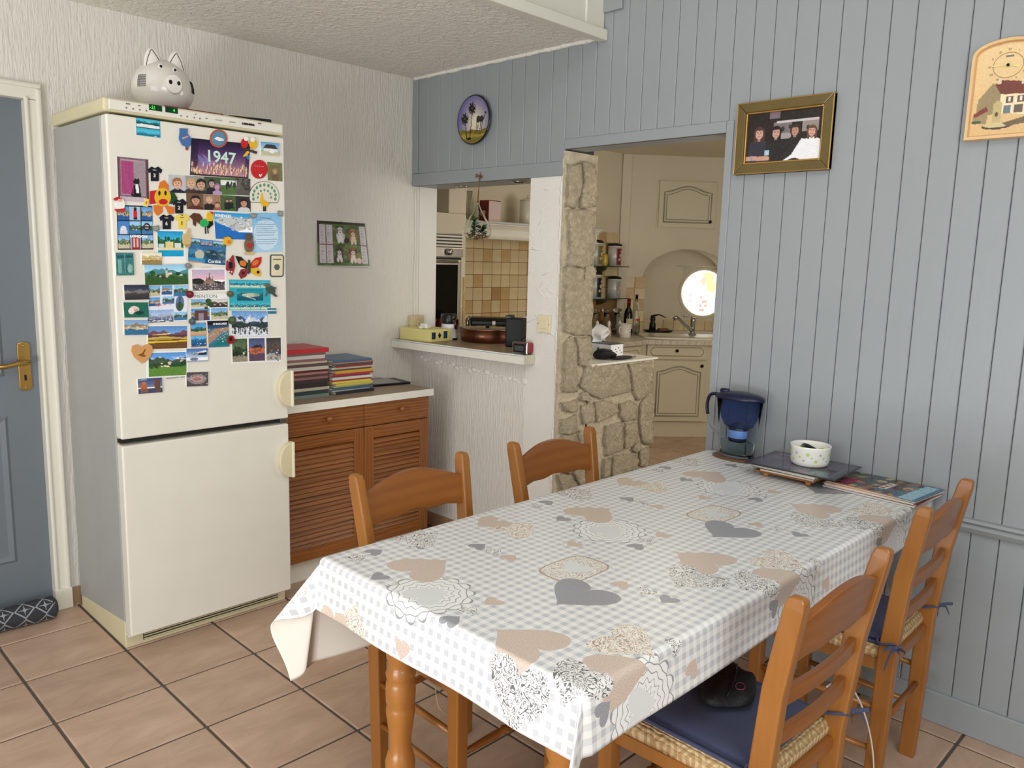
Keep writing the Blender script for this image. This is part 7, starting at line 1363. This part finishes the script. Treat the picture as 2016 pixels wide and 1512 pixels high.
fm2('cream plaque magnet with dark frame and crest', [('frame', [(1398, 256), (1490, 256), (1504, 272), (1502, 428), (1488, 442), (1402, 442), (1388, 426), (1390, 270)], C_('slate', (70, 80, 84)), 0), ('plaque', [(1402, 266), (1488, 266), (1494, 276), (1492, 424), (1484, 432), (1406, 432), (1398, 424), (1400, 276)], C_('creamplaque', (222, 210, 176)), .0008), ('crest', ellp(1445, 360, 24, 26, 14), C_('crestgrey', (90, 92, 90)), .0012), ('title_strip', [(1412, 292), (1480, 292), (1480, 302), (1412, 302)], C_('crestgrey', (90, 92, 90)), .0012)])
fm2('wooden heart magnet with burnt drawing near the bottom left', [('heart', [(330, 1156), (262, 1100), (240, 1050), (250, 1010), (290, 998), (325, 1022), (345, 1005), (385, 994), (414, 1012), (420, 1050), (400, 1100), (360, 1140)], C_('beech', (206, 154, 96)), .002), ('drawing', [(290, 1085), (330, 1070), (350, 1035), (362, 1040), (344, 1080), (362, 1090), (352, 1104), (320, 1098)], C_('burnt', (140, 84, 42)), .0024)])
for lb, pts_, c_ in (('grey magnet clip between the sea and poem cards', [(1462, 1210), (1535, 1215), (1530, 1250), (1500, 1262), (1466, 1245)], (132, 132, 130)), ('grey magnet clip at the top right of the poem card', [(1742, 1183), (1796, 1188), (1794, 1240), (1744, 1236)], (132, 132, 130)), ('grey magnet clip at the top left of the villa card', [(502, 1340), (560, 1328), (572, 1370), (540, 1392), (504, 1376)], (132, 132, 130))):
    flat_magnet(lb, [('clip', pts_, C_('clipgrey', c_), .003), ('clip_face', [(sum(p[0] for p in pts_) / len(pts_) + (p[0] - sum(q[0] for q in pts_) / len(pts_)) * .6, sum(p[1] for p in pts_) / len(pts_) + (p[1] - sum(q[1] for q in pts_) / len(pts_)) * .6) for p in pts_], C_('clipgrey2', (150, 150, 148)), .005)], 0, group='grey magnet clips')
for lb, cx, cy, rx, ry, c_, c2 in (('grey magnet clip above the basilica card', 712, 350, 30, 22, (132, 132, 130), (150, 150, 148)), ('dark grey magnet clip on the pine tree card', 744, 810, 28, 26, (84, 88, 84), (110, 114, 110)), ('olive leaf magnet left of the aquarium card', 1058, 582, 28, 24, (92, 84, 62), (120, 110, 80)), ('round maroon magnet left of the Menton card', 725, 585, 32, 30, (110, 30, 40), (140, 50, 58)), ('small green frog magnet left of the snowy peaks card', 1075, 800, 32, 34, (66, 84, 58), (92, 112, 78)), ('red ladybird magnet left of the three-picture card', 1062, 960, 30, 36, (150, 24, 34), (30, 16, 16))):
    fm2(lb, [('body', ellp(cx, cy, rx, ry, 18, 0, .3), C_('c%d%d%d' % c_, c_), .004), ('top', ellp(cx - 4, cy - 6, rx * .5, ry * .45, 14), C_('c%d%d%d' % c2, c2), .006)])
g_ = [('body', ellp(1392, 545, 44, 30, 18, 0, .7), C_('lizard', (62, 78, 70)), .004), ('head', ellp(1366, 510, 20, 18, 14), C_('lizard2', (88, 104, 92)), .006), ('tail', [(1410, 560), (1440, 590), (1452, 604), (1430, 604), (1400, 580)], C_('lizard', (62, 78, 70)), .003), ('leg', [(1400, 520), (1440, 528), (1440, 540), (1400, 536)], C_('lizard2', (88, 104, 92)), .003), ('leg', [(1372, 560), (1360, 600), (1348, 598), (1358, 556)], C_('lizard2', (88, 104, 92)), .003)]
fm2('grey-green lizard magnet on the aquarium postcard corner', g_)

# ------------------------------------------------------------------ pictures, plate and clock on the walls
# painted plate with palms and camel
pc = (onX(906, 237) + onX(972, 237)) / 2; pz = (onX(938, 188).z + onX(938, 286).z) / 2; PR = (onX(938, 188).z - onX(938, 286).z) / 2
pt = thing('painted_plate', 'round painted plate with palms and camel on the blue fascia', 'plate', (-.004, pc.y, pz - PR))
obj('plate_body', G().lathe([(.0, .0), (PR * .6, .0), (PR, -.018), (PR, -.022), (PR * .96, -.022), (.0, -.016)], 56, (0, pc.y, pz), 'x'), mat('black_glazed_rim', (16, 14, 16), .2, coat=.5), pt, world=True)
cv = Canvas(96, 96); cv.grad(.25, (226, 214, 190), .95, (98, 92, 140)); dist = np.hypot(cv.X - .56, (cv.Y - .42) * .9); k = np.clip((dist - .1) / .45, 0, 1)[..., None]; cv.put(cv.Y > .28, np.array((224, 214, 186)) * (1 - k) + np.array((96, 90, 146)) * k); cv.hill(.29, .03, 1.0, (120, 104, 34), 3).hill(.2, .03, 1.3, (160, 140, 50), 5).hill(.12, .02, 1.2, (116, 106, 40), 6); bk = (14, 12, 10)
for (x, y, s, x2, y2) in ((.45, .74, .095, .40, .10), (.22, .54, .09, .30, .12)):
    for q in range(22): a = 2 * PI * q / 22; cv.line(x, y, x + s * math.cos(a) * (1.1 + .2 * (q % 2)), y + s * math.sin(a) * (1.1 + .2 * (q % 3)), .022, bk)
    cv.ell(x, y, s * .75, s * .75, bk).ell(x, y, .022, .025, (110, 96, 60)); cv.line(x, y, (x + x2) / 2 - .0, (y + y2) / 2, .018, bk).line((x + x2) / 2, (y + y2) / 2, x2, y2, .022, bk)
cv.ell(.38, .11, .07, .03, bk).ell(.66, .50, .07, .07, (40, 34, 24)).ell(.76, .50, .07, .07, (40, 34, 24)).rect(.6, .44, .82, .52, (44, 38, 28)).line(.82, .47, .88, .6, .025, bk).ell(.89, .62, .03, .02, bk)
for x in (.61, .66, .74, .79): cv.line(x, .48, x - .02, .26, .018, bk).line(x - .02, .24, x - .08, .18, .010, (60, 50, 20))
cv.grain(5, seed=40)
def plf(x, y):
    X_, Y_ = x * 2 - 1, y * 2 - 1; m_ = max(abs(X_), abs(Y_)); r = math.hypot(X_, Y_); kk = m_ / r if r > 1e-6 else 1; rr = PR * .945; return Vector((-.0225 + .004 * (1 - (m_) ** 2) - .0012, pc.y - X_ * kk * rr, pz + Y_ * kk * rr))
# canvas is painted on a disc: map colours by disc position
def disc_canvas(cv):
    X_, Y_ = cv.X * 2 - 1, cv.Y * 2 - 1; m_ = np.maximum(abs(X_), abs(Y_)); r = np.hypot(X_, Y_); kk = np.where(r > 1e-6, m_ / np.maximum(r, 1e-6), 1); sx_, sy_ = (X_ * kk + 1) / 2, (Y_ * kk + 1) / 2
    ix = np.clip((sx_ * (cv.w - 1)).round().astype(int), 0, cv.w - 1); iy = np.clip(((1 - sy_) * (cv.h - 1)).round().astype(int), 0, cv.h - 1); cv.a = cv.a[iy, ix]; return cv
print_mesh('painted_scene', disc_canvas(cv), plf, pt, print_mat(.15))
# framed family photograph
a, b2, c_ = onX(1456, 209), onX(1647, 181), onX(1452, 347); yL, yR = (onX(1456, 209).y + onX(1452, 347).y) / 2, (onX(1647, 181).y + onX(1640, 333).y) / 2; zT, zB = (a.z + b2.z) / 2, (c_.z + onX(1640, 333).z) / 2
ff = thing('framed_photograph', 'olive and gold framed photo of four young people on the blue wall', 'picture', (-.001, (yL + yR) / 2, zB)); fw_ = .034
m_frame = wood('olive_brown_frame', (78, 62, 22), (94, 76, 30), (106, 88, 38), (1, 1, 1), 8, .35, 2); m_gold = mat('gold_edge', (196, 156, 92), .3, .8)
def mitred(y0, y1, z0, z1, w_, x0, x1, nm_, m_, par):
    q = [(y0, z0), (y1, z0), (y1, z1), (y0, z1)]; i = [(y0 - w_, z0 + w_), (y1 + w_, z0 + w_), (y1 + w_, z1 - w_), (y0 - w_, z1 - w_)]
    for k in range(4):
        k2 = (k + 1) % 4; obj(nm_, G().prism([q[k], q[k2], i[k2], i[k]], x0, x1, 'x'), m_, par, bevel=.003, world=True)
mitred(yL, yR, zB, zT, fw_, -.001, -.022, 'frame_rail', m_frame, ff); mitred(yL - fw_ + .001, yR + fw_ - .001, zB + fw_ - .001, zT - fw_ + .001, .007, -.001, -.018, 'gold_slip', m_gold, ff); mitred(yL, yR, zB, zT, .004, -.0005, -.024, 'outer_edge', m_gold, ff)
cv = Canvas(130, 90, (34, 26, 26)); cv.rect(.30, .86, .44, 1, (120, 104, 116)).rect(.36, .5, .60, .78, (120, 110, 112)).rect(.74, .56, .95, .78, (150, 136, 130)).rect(.42, .44, .6, .56, (160, 150, 150)).rect(.40, .76, .95, .8, (196, 190, 190)); cv.specks(5, .62, .7, [(40, 46, 50)], .025, .05, 3, .44, .95)
def teen(x, y, s, hair, skin, body, long=True):
    cv.poly([(x - s * 2.0, 0), (x - s * 1.7, y - s * 2.4), (x - s * .6, y - s * 1.6), (x + s * .6, y - s * 1.6), (x + s * 1.7, y - s * 2.4), (x + s * 2.0, 0)], body); cv.ell(x, y + s * .2, s * 1.0, s * 1.75, hair)
    if long: cv.rect(x - s * .95, y - s * 2.2, x - s * .45, y + s * .2, hair).rect(x + s * .45, y - s * 2.2, x + s * .95, y + s * .2, hair)
    cv.rect(x - s * .25, y - s * 1.9, x + s * .25, y - s, [q * .8 for q in skin]); cv.ell(x, y, s * .66, s * 1.35, skin)
    for q in (-1, 1): cv.ell(x + q * s * .27, y + s * .2, s * .11, s * .12, (40, 28, 26)); cv.line(x + q * s * .42, y + s * .5, x + q * s * .14, y + s * .52, s * .10, (70, 50, 44))
    cv.line(x, y + s * .05, x + s * .06, y - s * .3, s * .12, [q * .82 for q in skin]); cv.line(x - s * .24, y - s * .68, x + s * .24, y - s * .66, s * .18, (170, 80, 76)); cv.ell(x, y + s * 1.25, s * .72, s * .35, hair)
teen(.17, .58, .078, (74, 50, 44), (206, 158, 142), (44, 44, 58)); teen(.40, .57, .074, (24, 20, 20), (200, 156, 142), (30, 28, 30)); teen(.65, .58, .068, (50, 38, 34), (190, 140, 124), (34, 30, 32), False); teen(.87, .54, .066, (96, 70, 58), (214, 160, 142), (232, 232, 236))
cv.poly([(.5, 0), (.62, .12), (.74, .42), (.84, .40), (.98, .30), (1, .05), (.9, 0)], (234, 234, 238)).line(.0, .10, .30, .08, .09, (200, 150, 134)).rect(.07, .05, .1, .15, (130, 150, 170)).rect(.26, .14, .32, .24, (170, 200, 210)).ell(.66, .0, .08, .05, (20, 20, 22)).grain(5, seed=41)
i0 = fw_ + .004; print_mesh('photo_print', cv, lambda x, y: Vector((-.009, yL - i0 + (yR - yL + 2 * i0) * x, zB + i0 + (zT - zB - 2 * i0) * y)), ff, print_mat(.2))
# wooden wall clock with painted house
yl = (onX(1905, 280).y + onX(1913, 115).y) / 2; yc = onX(1988, 130).y; hwc = abs(yc - yl); zb_ = onX(1905, 280).z; zs_ = onX(1913, 115).z; zt_ = onX(1990, 76).z
ck = thing('wall_clock', 'arched wooden wall clock painted with a country house', 'clock', (-.001, yc, zb_))
def arch_poly(ins):
    w_ = hwc - ins; top = [(yc - w_ * math.cos(PI * k / 20 * 1.0) * 1, zs_ - .012 + (zt_ - zs_ + .012 - ins) * math.sin(PI * k / 20) ** .8) for k in range(21)]
    return [(yc + w_, zb_ + ins), (yc - w_, zb_ + ins)] + top
m_ckw = wood('pale_maple', (206, 160, 108), (220, 178, 126), (230, 192, 142), (1, 1, .2), 6, .35, 2)
obj('clock_case', G().prism(arch_poly(0), -.001, -.014, 'x'), m_ckw, ck, bevel=.003, world=True)
ao, ai = arch_poly(0), arch_poly(.013)
for k in range(len(ao)):
    pass
g = G(); n_ = len(ao)
for k in range(n_):
    k2 = (k + 1) % n_; g.add([(-.014, *ao[k]), (-.014, *ao[k2]), (-.026, *[ao[k2][q] * .8 + ai[k2][q] * .2 for q in (0, 1)]), (-.026, *[ao[k][q] * .8 + ai[k][q] * .2 for q in (0, 1)]), (-.026, *[ao[k2][q] * .2 + ai[k2][q] * .8 for q in (0, 1)]), (-.026, *[ao[k][q] * .2 + ai[k][q] * .8 for q in (0, 1)]), (-.0135, *ai[k2]), (-.0135, *ai[k])], [(0, 1, 2, 3), (3, 2, 4, 5), (5, 4, 6, 7)])
obj('clock_rim', g, m_ckw, ck, world=True)
cv = Canvas(80, 124, (226, 194, 140)); cv.grad(0, (214, 178, 126), 1, (230, 200, 150)); H_c = zt_ - zb_
cv.poly([(.18, .46), (.40, .60), (1.02, .54), (1.02, .42), (.46, .44)], (112, 56, 44)).poly([(.08, .40), (.30, .58), (.44, .44), (.44, .24), (.06, .20)], (150, 132, 96)).poly([(.44, .44), (1.02, .42), (1.02, .18), (.44, .24)], (236, 216, 180)).rect(.36, .56, .43, .63, (216, 196, 166)).rect(.74, .53, .79, .58, (216, 196, 166))
for x in (.52, .70): cv.rect(x, .34, x + .12, .41, (104, 78, 70)).rect(x + .045, .35, x + .075, .40, (226, 216, 196))
cv.rect(.9, .32, .98, .41, (70, 44, 40)).rect(.5, .22, .62, .31, (110, 120, 130)).rect(.66, .22, .8, .31, (100, 90, 80)).rect(.84, .2, 1.0, .32, (120, 62, 46)).poly([(.02, .22), (.2, .3), (.26, .2), (.24, .12), (.02, .14)], (156, 136, 100)).poly([(.02, .24), (.22, .32), (.26, .27), (.05, .2)], (124, 56, 46)).rect(.33, .12, .48, .32, (190, 170, 120)).ell(.405, .32, .075, .05, (190, 170, 120)).ell(.40, .22, .03, .025, (90, 70, 50)).ell(.42, .09, .24, .035, (70, 56, 40)).ell(.42, .105, .22, .03, (206, 186, 140)).poly([(.5, .12), (1, .2), (1, .12), (.6, .08)], (110, 92, 70)).ell(.08, .15, .08, .02, (70, 84, 50)); cv.grain(5, seed=44)
ins_ = .0145
def ckf(x, y):
    w_ = hwc - ins_; Y = yc + w_ * (1 - 2 * x); z = zb_ + ins_ + (zt_ - zb_ - 2 * ins_) * y; u_ = abs(Y - yc) / w_; u_ = min(1, u_); zmax = zs_ - .012 + (zt_ - zs_ + .012 - ins_) * (1 - u_ * u_) ** .4; return Vector((-.0148, Y, min(z, zmax - .001)))
print_mesh('painted_face', cv, ckf, ck, print_mat(.4))
zd_ = onX(1988, 130).z; 
obj('dial_ring', G().tube([(-.0155, yc + .038 * math.cos(q), zd_ + .034 * math.sin(q)) for q in np.linspace(0, 2 * PI, 40)], .0007, 5), mat('brown_dial_line', (150, 118, 70), .5), ck, world=True)
for k, s in enumerate(['XII', 'I', 'II', 'III', 'IV', 'V', 'VI', 'VII', 'VIII', 'IX', 'X', 'XI']):
    a = PI / 2 - k * PI / 6; text(s, .0088, (-.0152, yc - .047 * math.cos(a), zd_ + .043 * math.sin(a) - .003), (0, -1, 0), (0, 0, 1), mat('brown_numeral', (120, 92, 56), .5), ck, name='numeral', align='CENTER', sx=.8)
m_hand = mat('pale_gold_hand', (236, 222, 150), .3, .3)
for nm_, a, L in (('minute_hand', PI * 1.0 - .03, .041), ('hour_hand', -.22, .032)):
    d = Vector((0, -math.cos(a), math.sin(a))); n2 = Vector((0, d.z, -d.y)); c0_ = Vector((-.018, yc, zd_)); obj(nm_, G().bar([c0_ - d * .004, c0_ + d * L * .5, c0_ + d * L * .8, c0_ + d * L], [n2 * .0012, n2 * .0012, n2 * .0028, n2 * .0003], Vector((.0005, 0, 0))), m_hand, ck, world=True)
obj('hub', G().lathe([(.0, -.021), (.004, -.020), (.004, -.0148)], 12, (0, yc, zd_), 'x'), m_blackm, ck, world=True); obj('maker_plate', G().box(-.0156, -.0148, yc - .012, yc + .008, zd_ + .022, zd_ + .027), m_inkg, ck, world=True)
# puppy calendar
a, b2, c_ = onY(623, 434), onY(718, 440), onY(623, 522); d_ = onY(724, 524); cl = thing('puppy_calendar', 'card calendar with four puppies hung on the plaster wall', 'calendar', ((c_.x + d_.x) / 2, -.001, c_.z))
cv = Canvas(110, 82, (84, 100, 54)); cv.specks(60, 0, 1, [(96, 114, 62), (66, 82, 40), (112, 130, 78), (58, 70, 40)], .08, .06, 50); cv.rect(0, .94, 1, 1, (40, 30, 26)).rect(0, .5, .06, 1, (60, 34, 40))
for x0 in (.045, .18, .86): cv.rect(x0, .06, x0 + .115, .92, (206, 198, 204)).rect(x0, .46, x0 + .115, .485, (150, 60, 96)); [cv.rect(x0 + .02, .09 + .03 * k, x0 + .05 + .05 * ((k * 5) % 3) / 3, .10 + .03 * k, (150, 146, 156)) for k in range(27) if k not in (12, 13)]
cv.rect(.1575, .06, .1605, .92, (120, 40, 60))
def pup(x, y, s, c1, c2, c3):
    cv.ell(x, y - s * 1.2, s * 1.0, s * 1.7, c1).ell(x - s * .4, y - s * 2.4, s * .3, s * .8, c3).ell(x + s * .4, y - s * 2.4, s * .3, s * .8, c3).ell(x, y - s * 1.3, s * .5, s * 1.1, c3).ell(x, y + s * .1, s * .85, s * 1.05, c1).ell(x - s * .75, y + s * .15, s * .28, s * .75, c2).ell(x + s * .75, y + s * .15, s * .28, s * .75, c2).ell(x, y - s * .3, s * .45, s * .5, c3).ell(x, y - s * .25, s * .15, s * .16, (20, 18, 18)).ell(x - s * .3, y + s * .3, s * .12, s * .14, (24, 20, 20)).ell(x + s * .3, y + s * .3, s * .12, s * .14, (24, 20, 20))
pup(.46, .78, .085, (196, 196, 196), (110, 106, 108), (226, 224, 222)); pup(.72, .76, .085, (160, 104, 66), (130, 74, 44), (222, 204, 180)); pup(.42, .33, .08, (60, 50, 48), (70, 60, 56), (214, 210, 206)); pup(.69, .33, .085, (150, 92, 52), (96, 56, 34), (230, 220, 208)); cv.ell(.58, .58, .05, .07, (50, 36, 30)).ell(.8, .12, .05, .07, (216, 196, 176)).grain(7, seed=51)
obj('backing_card', G().add([a + Vector((0, -.001, 0)), b2 + Vector((0, -.001, 0)), d_ + Vector((.006, -.014, -.004)), c_ + Vector((0, -.008, 0)), a + Vector((0, -.0025, 0)), b2 + Vector((0, -.0025, 0)), d_ + Vector((.006, -.0155, -.004)), c_ + Vector((0, -.0095, 0))], [(0, 1, 2, 3), (4, 7, 6, 5)] + [(i, (i + 1) % 4, 4 + (i + 1) % 4, 4 + i) for i in range(4)]), m_card, cl, world=True)
def clf(x, y): return (a * (1 - x) * y + b2 * x * y + d_ * x * (1 - y) + c_ * (1 - x) * (1 - y)) + Vector((0, -.0034 - (1 - y) * .008 - (1 - y) * x * .006, 0))
print_mesh('calendar_sheet', cv, clf, cl, print_mat(.35)); obj('clear_sleeve', G().add([clf(.985, 1) + Vector((0, -.001, 0)), clf(1, 1) + Vector((.006, -.001, 0)), clf(1, 0) + Vector((.012, -.004, -.004)), clf(.985, 0) + Vector((0, -.002, 0))], [(0, 1, 2, 3)]), mat('clear_film', (220, 222, 220), .1, alpha=.4), cl, world=True); obj('nail', G().tube([((a.x + b2.x) / 2, 0, a.z + .004), ((a.x + b2.x) / 2, -.01, a.z + .004)], .0018, 6), m_steel, cl, world=True)
# draught excluder in front of the door
t = NT('dark_grey_lattice_fabric'); v = t.nd('ShaderNodeUVMap', uv_map='UVMap'); sp = t.nd('ShaderNodeSeparateXYZ'); t.ln(v.outputs[0], sp.inputs[0])
fx_ = t.math('SUBTRACT', t.math('FRACT', sp.outputs[0]), .5); fy_ = t.math('SUBTRACT', t.math('FRACT', sp.outputs[1]), .5); d1_ = t.math('ABSOLUTE', t.math('SUBTRACT', t.math('ADD', t.math('ABSOLUTE', fx_), t.math('ABSOLUTE', fy_)), .46)); lat = t.math('LESS_THAN', d1_, .05)
ax2, ay2 = t.math('ABSOLUTE', fx_), t.math('ABSOLUTE', fy_); star = t.math('LESS_THAN', t.math('MULTIPLY', ax2, ay2), .0035); inn = t.math('LESS_THAN', t.math('ADD', ax2, ay2), .30); st = t.math('MULTIPLY', star, inn)
t.ln(t.mix(t.math('MAXIMUM', lat, st), rgb(50, 52, 58), rgb(150, 152, 156)), t.b.inputs['Base Color']); t.b.inputs['Roughness'].default_value = .9; t.ln(t.bump(t.noise(t.coord(), 400, 2), .4, .002), t.b.inputs['Normal']); m_lat = t.m
xr_ = onZ(119, 1200, .045).x; yd = -.075
de = thing('draught_excluder', 'dark grey patterned fabric roll lying along the bottom of the door', 'draught excluder', (xr_ - .3, yd, 0)); nl, nr = 50, 20; L_d = .78; Rr = .044
def roll(i, j): 
    a = 2 * PI * j; x = xr_ - .012 - L_d * i; r = Rr * (1 + .04 * math.sin(i * 23)); return (x, yd + r * math.cos(a), max(.001, .043 + r * .98 * math.sin(a)))
g = G(); g.v = [roll(i / (nl - 1), j / nr) for i in range(nl) for j in range(nr + 1)]; g.f = [(i * (nr + 1) + j, (i + 1) * (nr + 1) + j, (i + 1) * (nr + 1) + j + 1, i * (nr + 1) + j + 1) for i in range(nl - 1) for j in range(nr)]; g.mi = [0] * len(g.f); g.sm = [True] * len(g.f)
ro = obj('roll', g, m_lat, de, world=True, fix=False); uvl = ro.data.uv_layers.new(name='UVMap')
for lp in ro.data.loops: i, j = divmod(lp.vertex_index, nr + 1); uvl.data[lp.index].uv = (i / (nl - 1) * L_d / .07, j / nr * .276 / .07)
obj('end_cap', G().lathe([(.0, .008), (Rr * .6, .006), (Rr * .95, -.004), (Rr * 1.0, -.014)], 24, (xr_ - .006, yd, .044), 'x', close=False), mat('dark_grey_fabric', (60, 62, 68), .9), de, world=True)
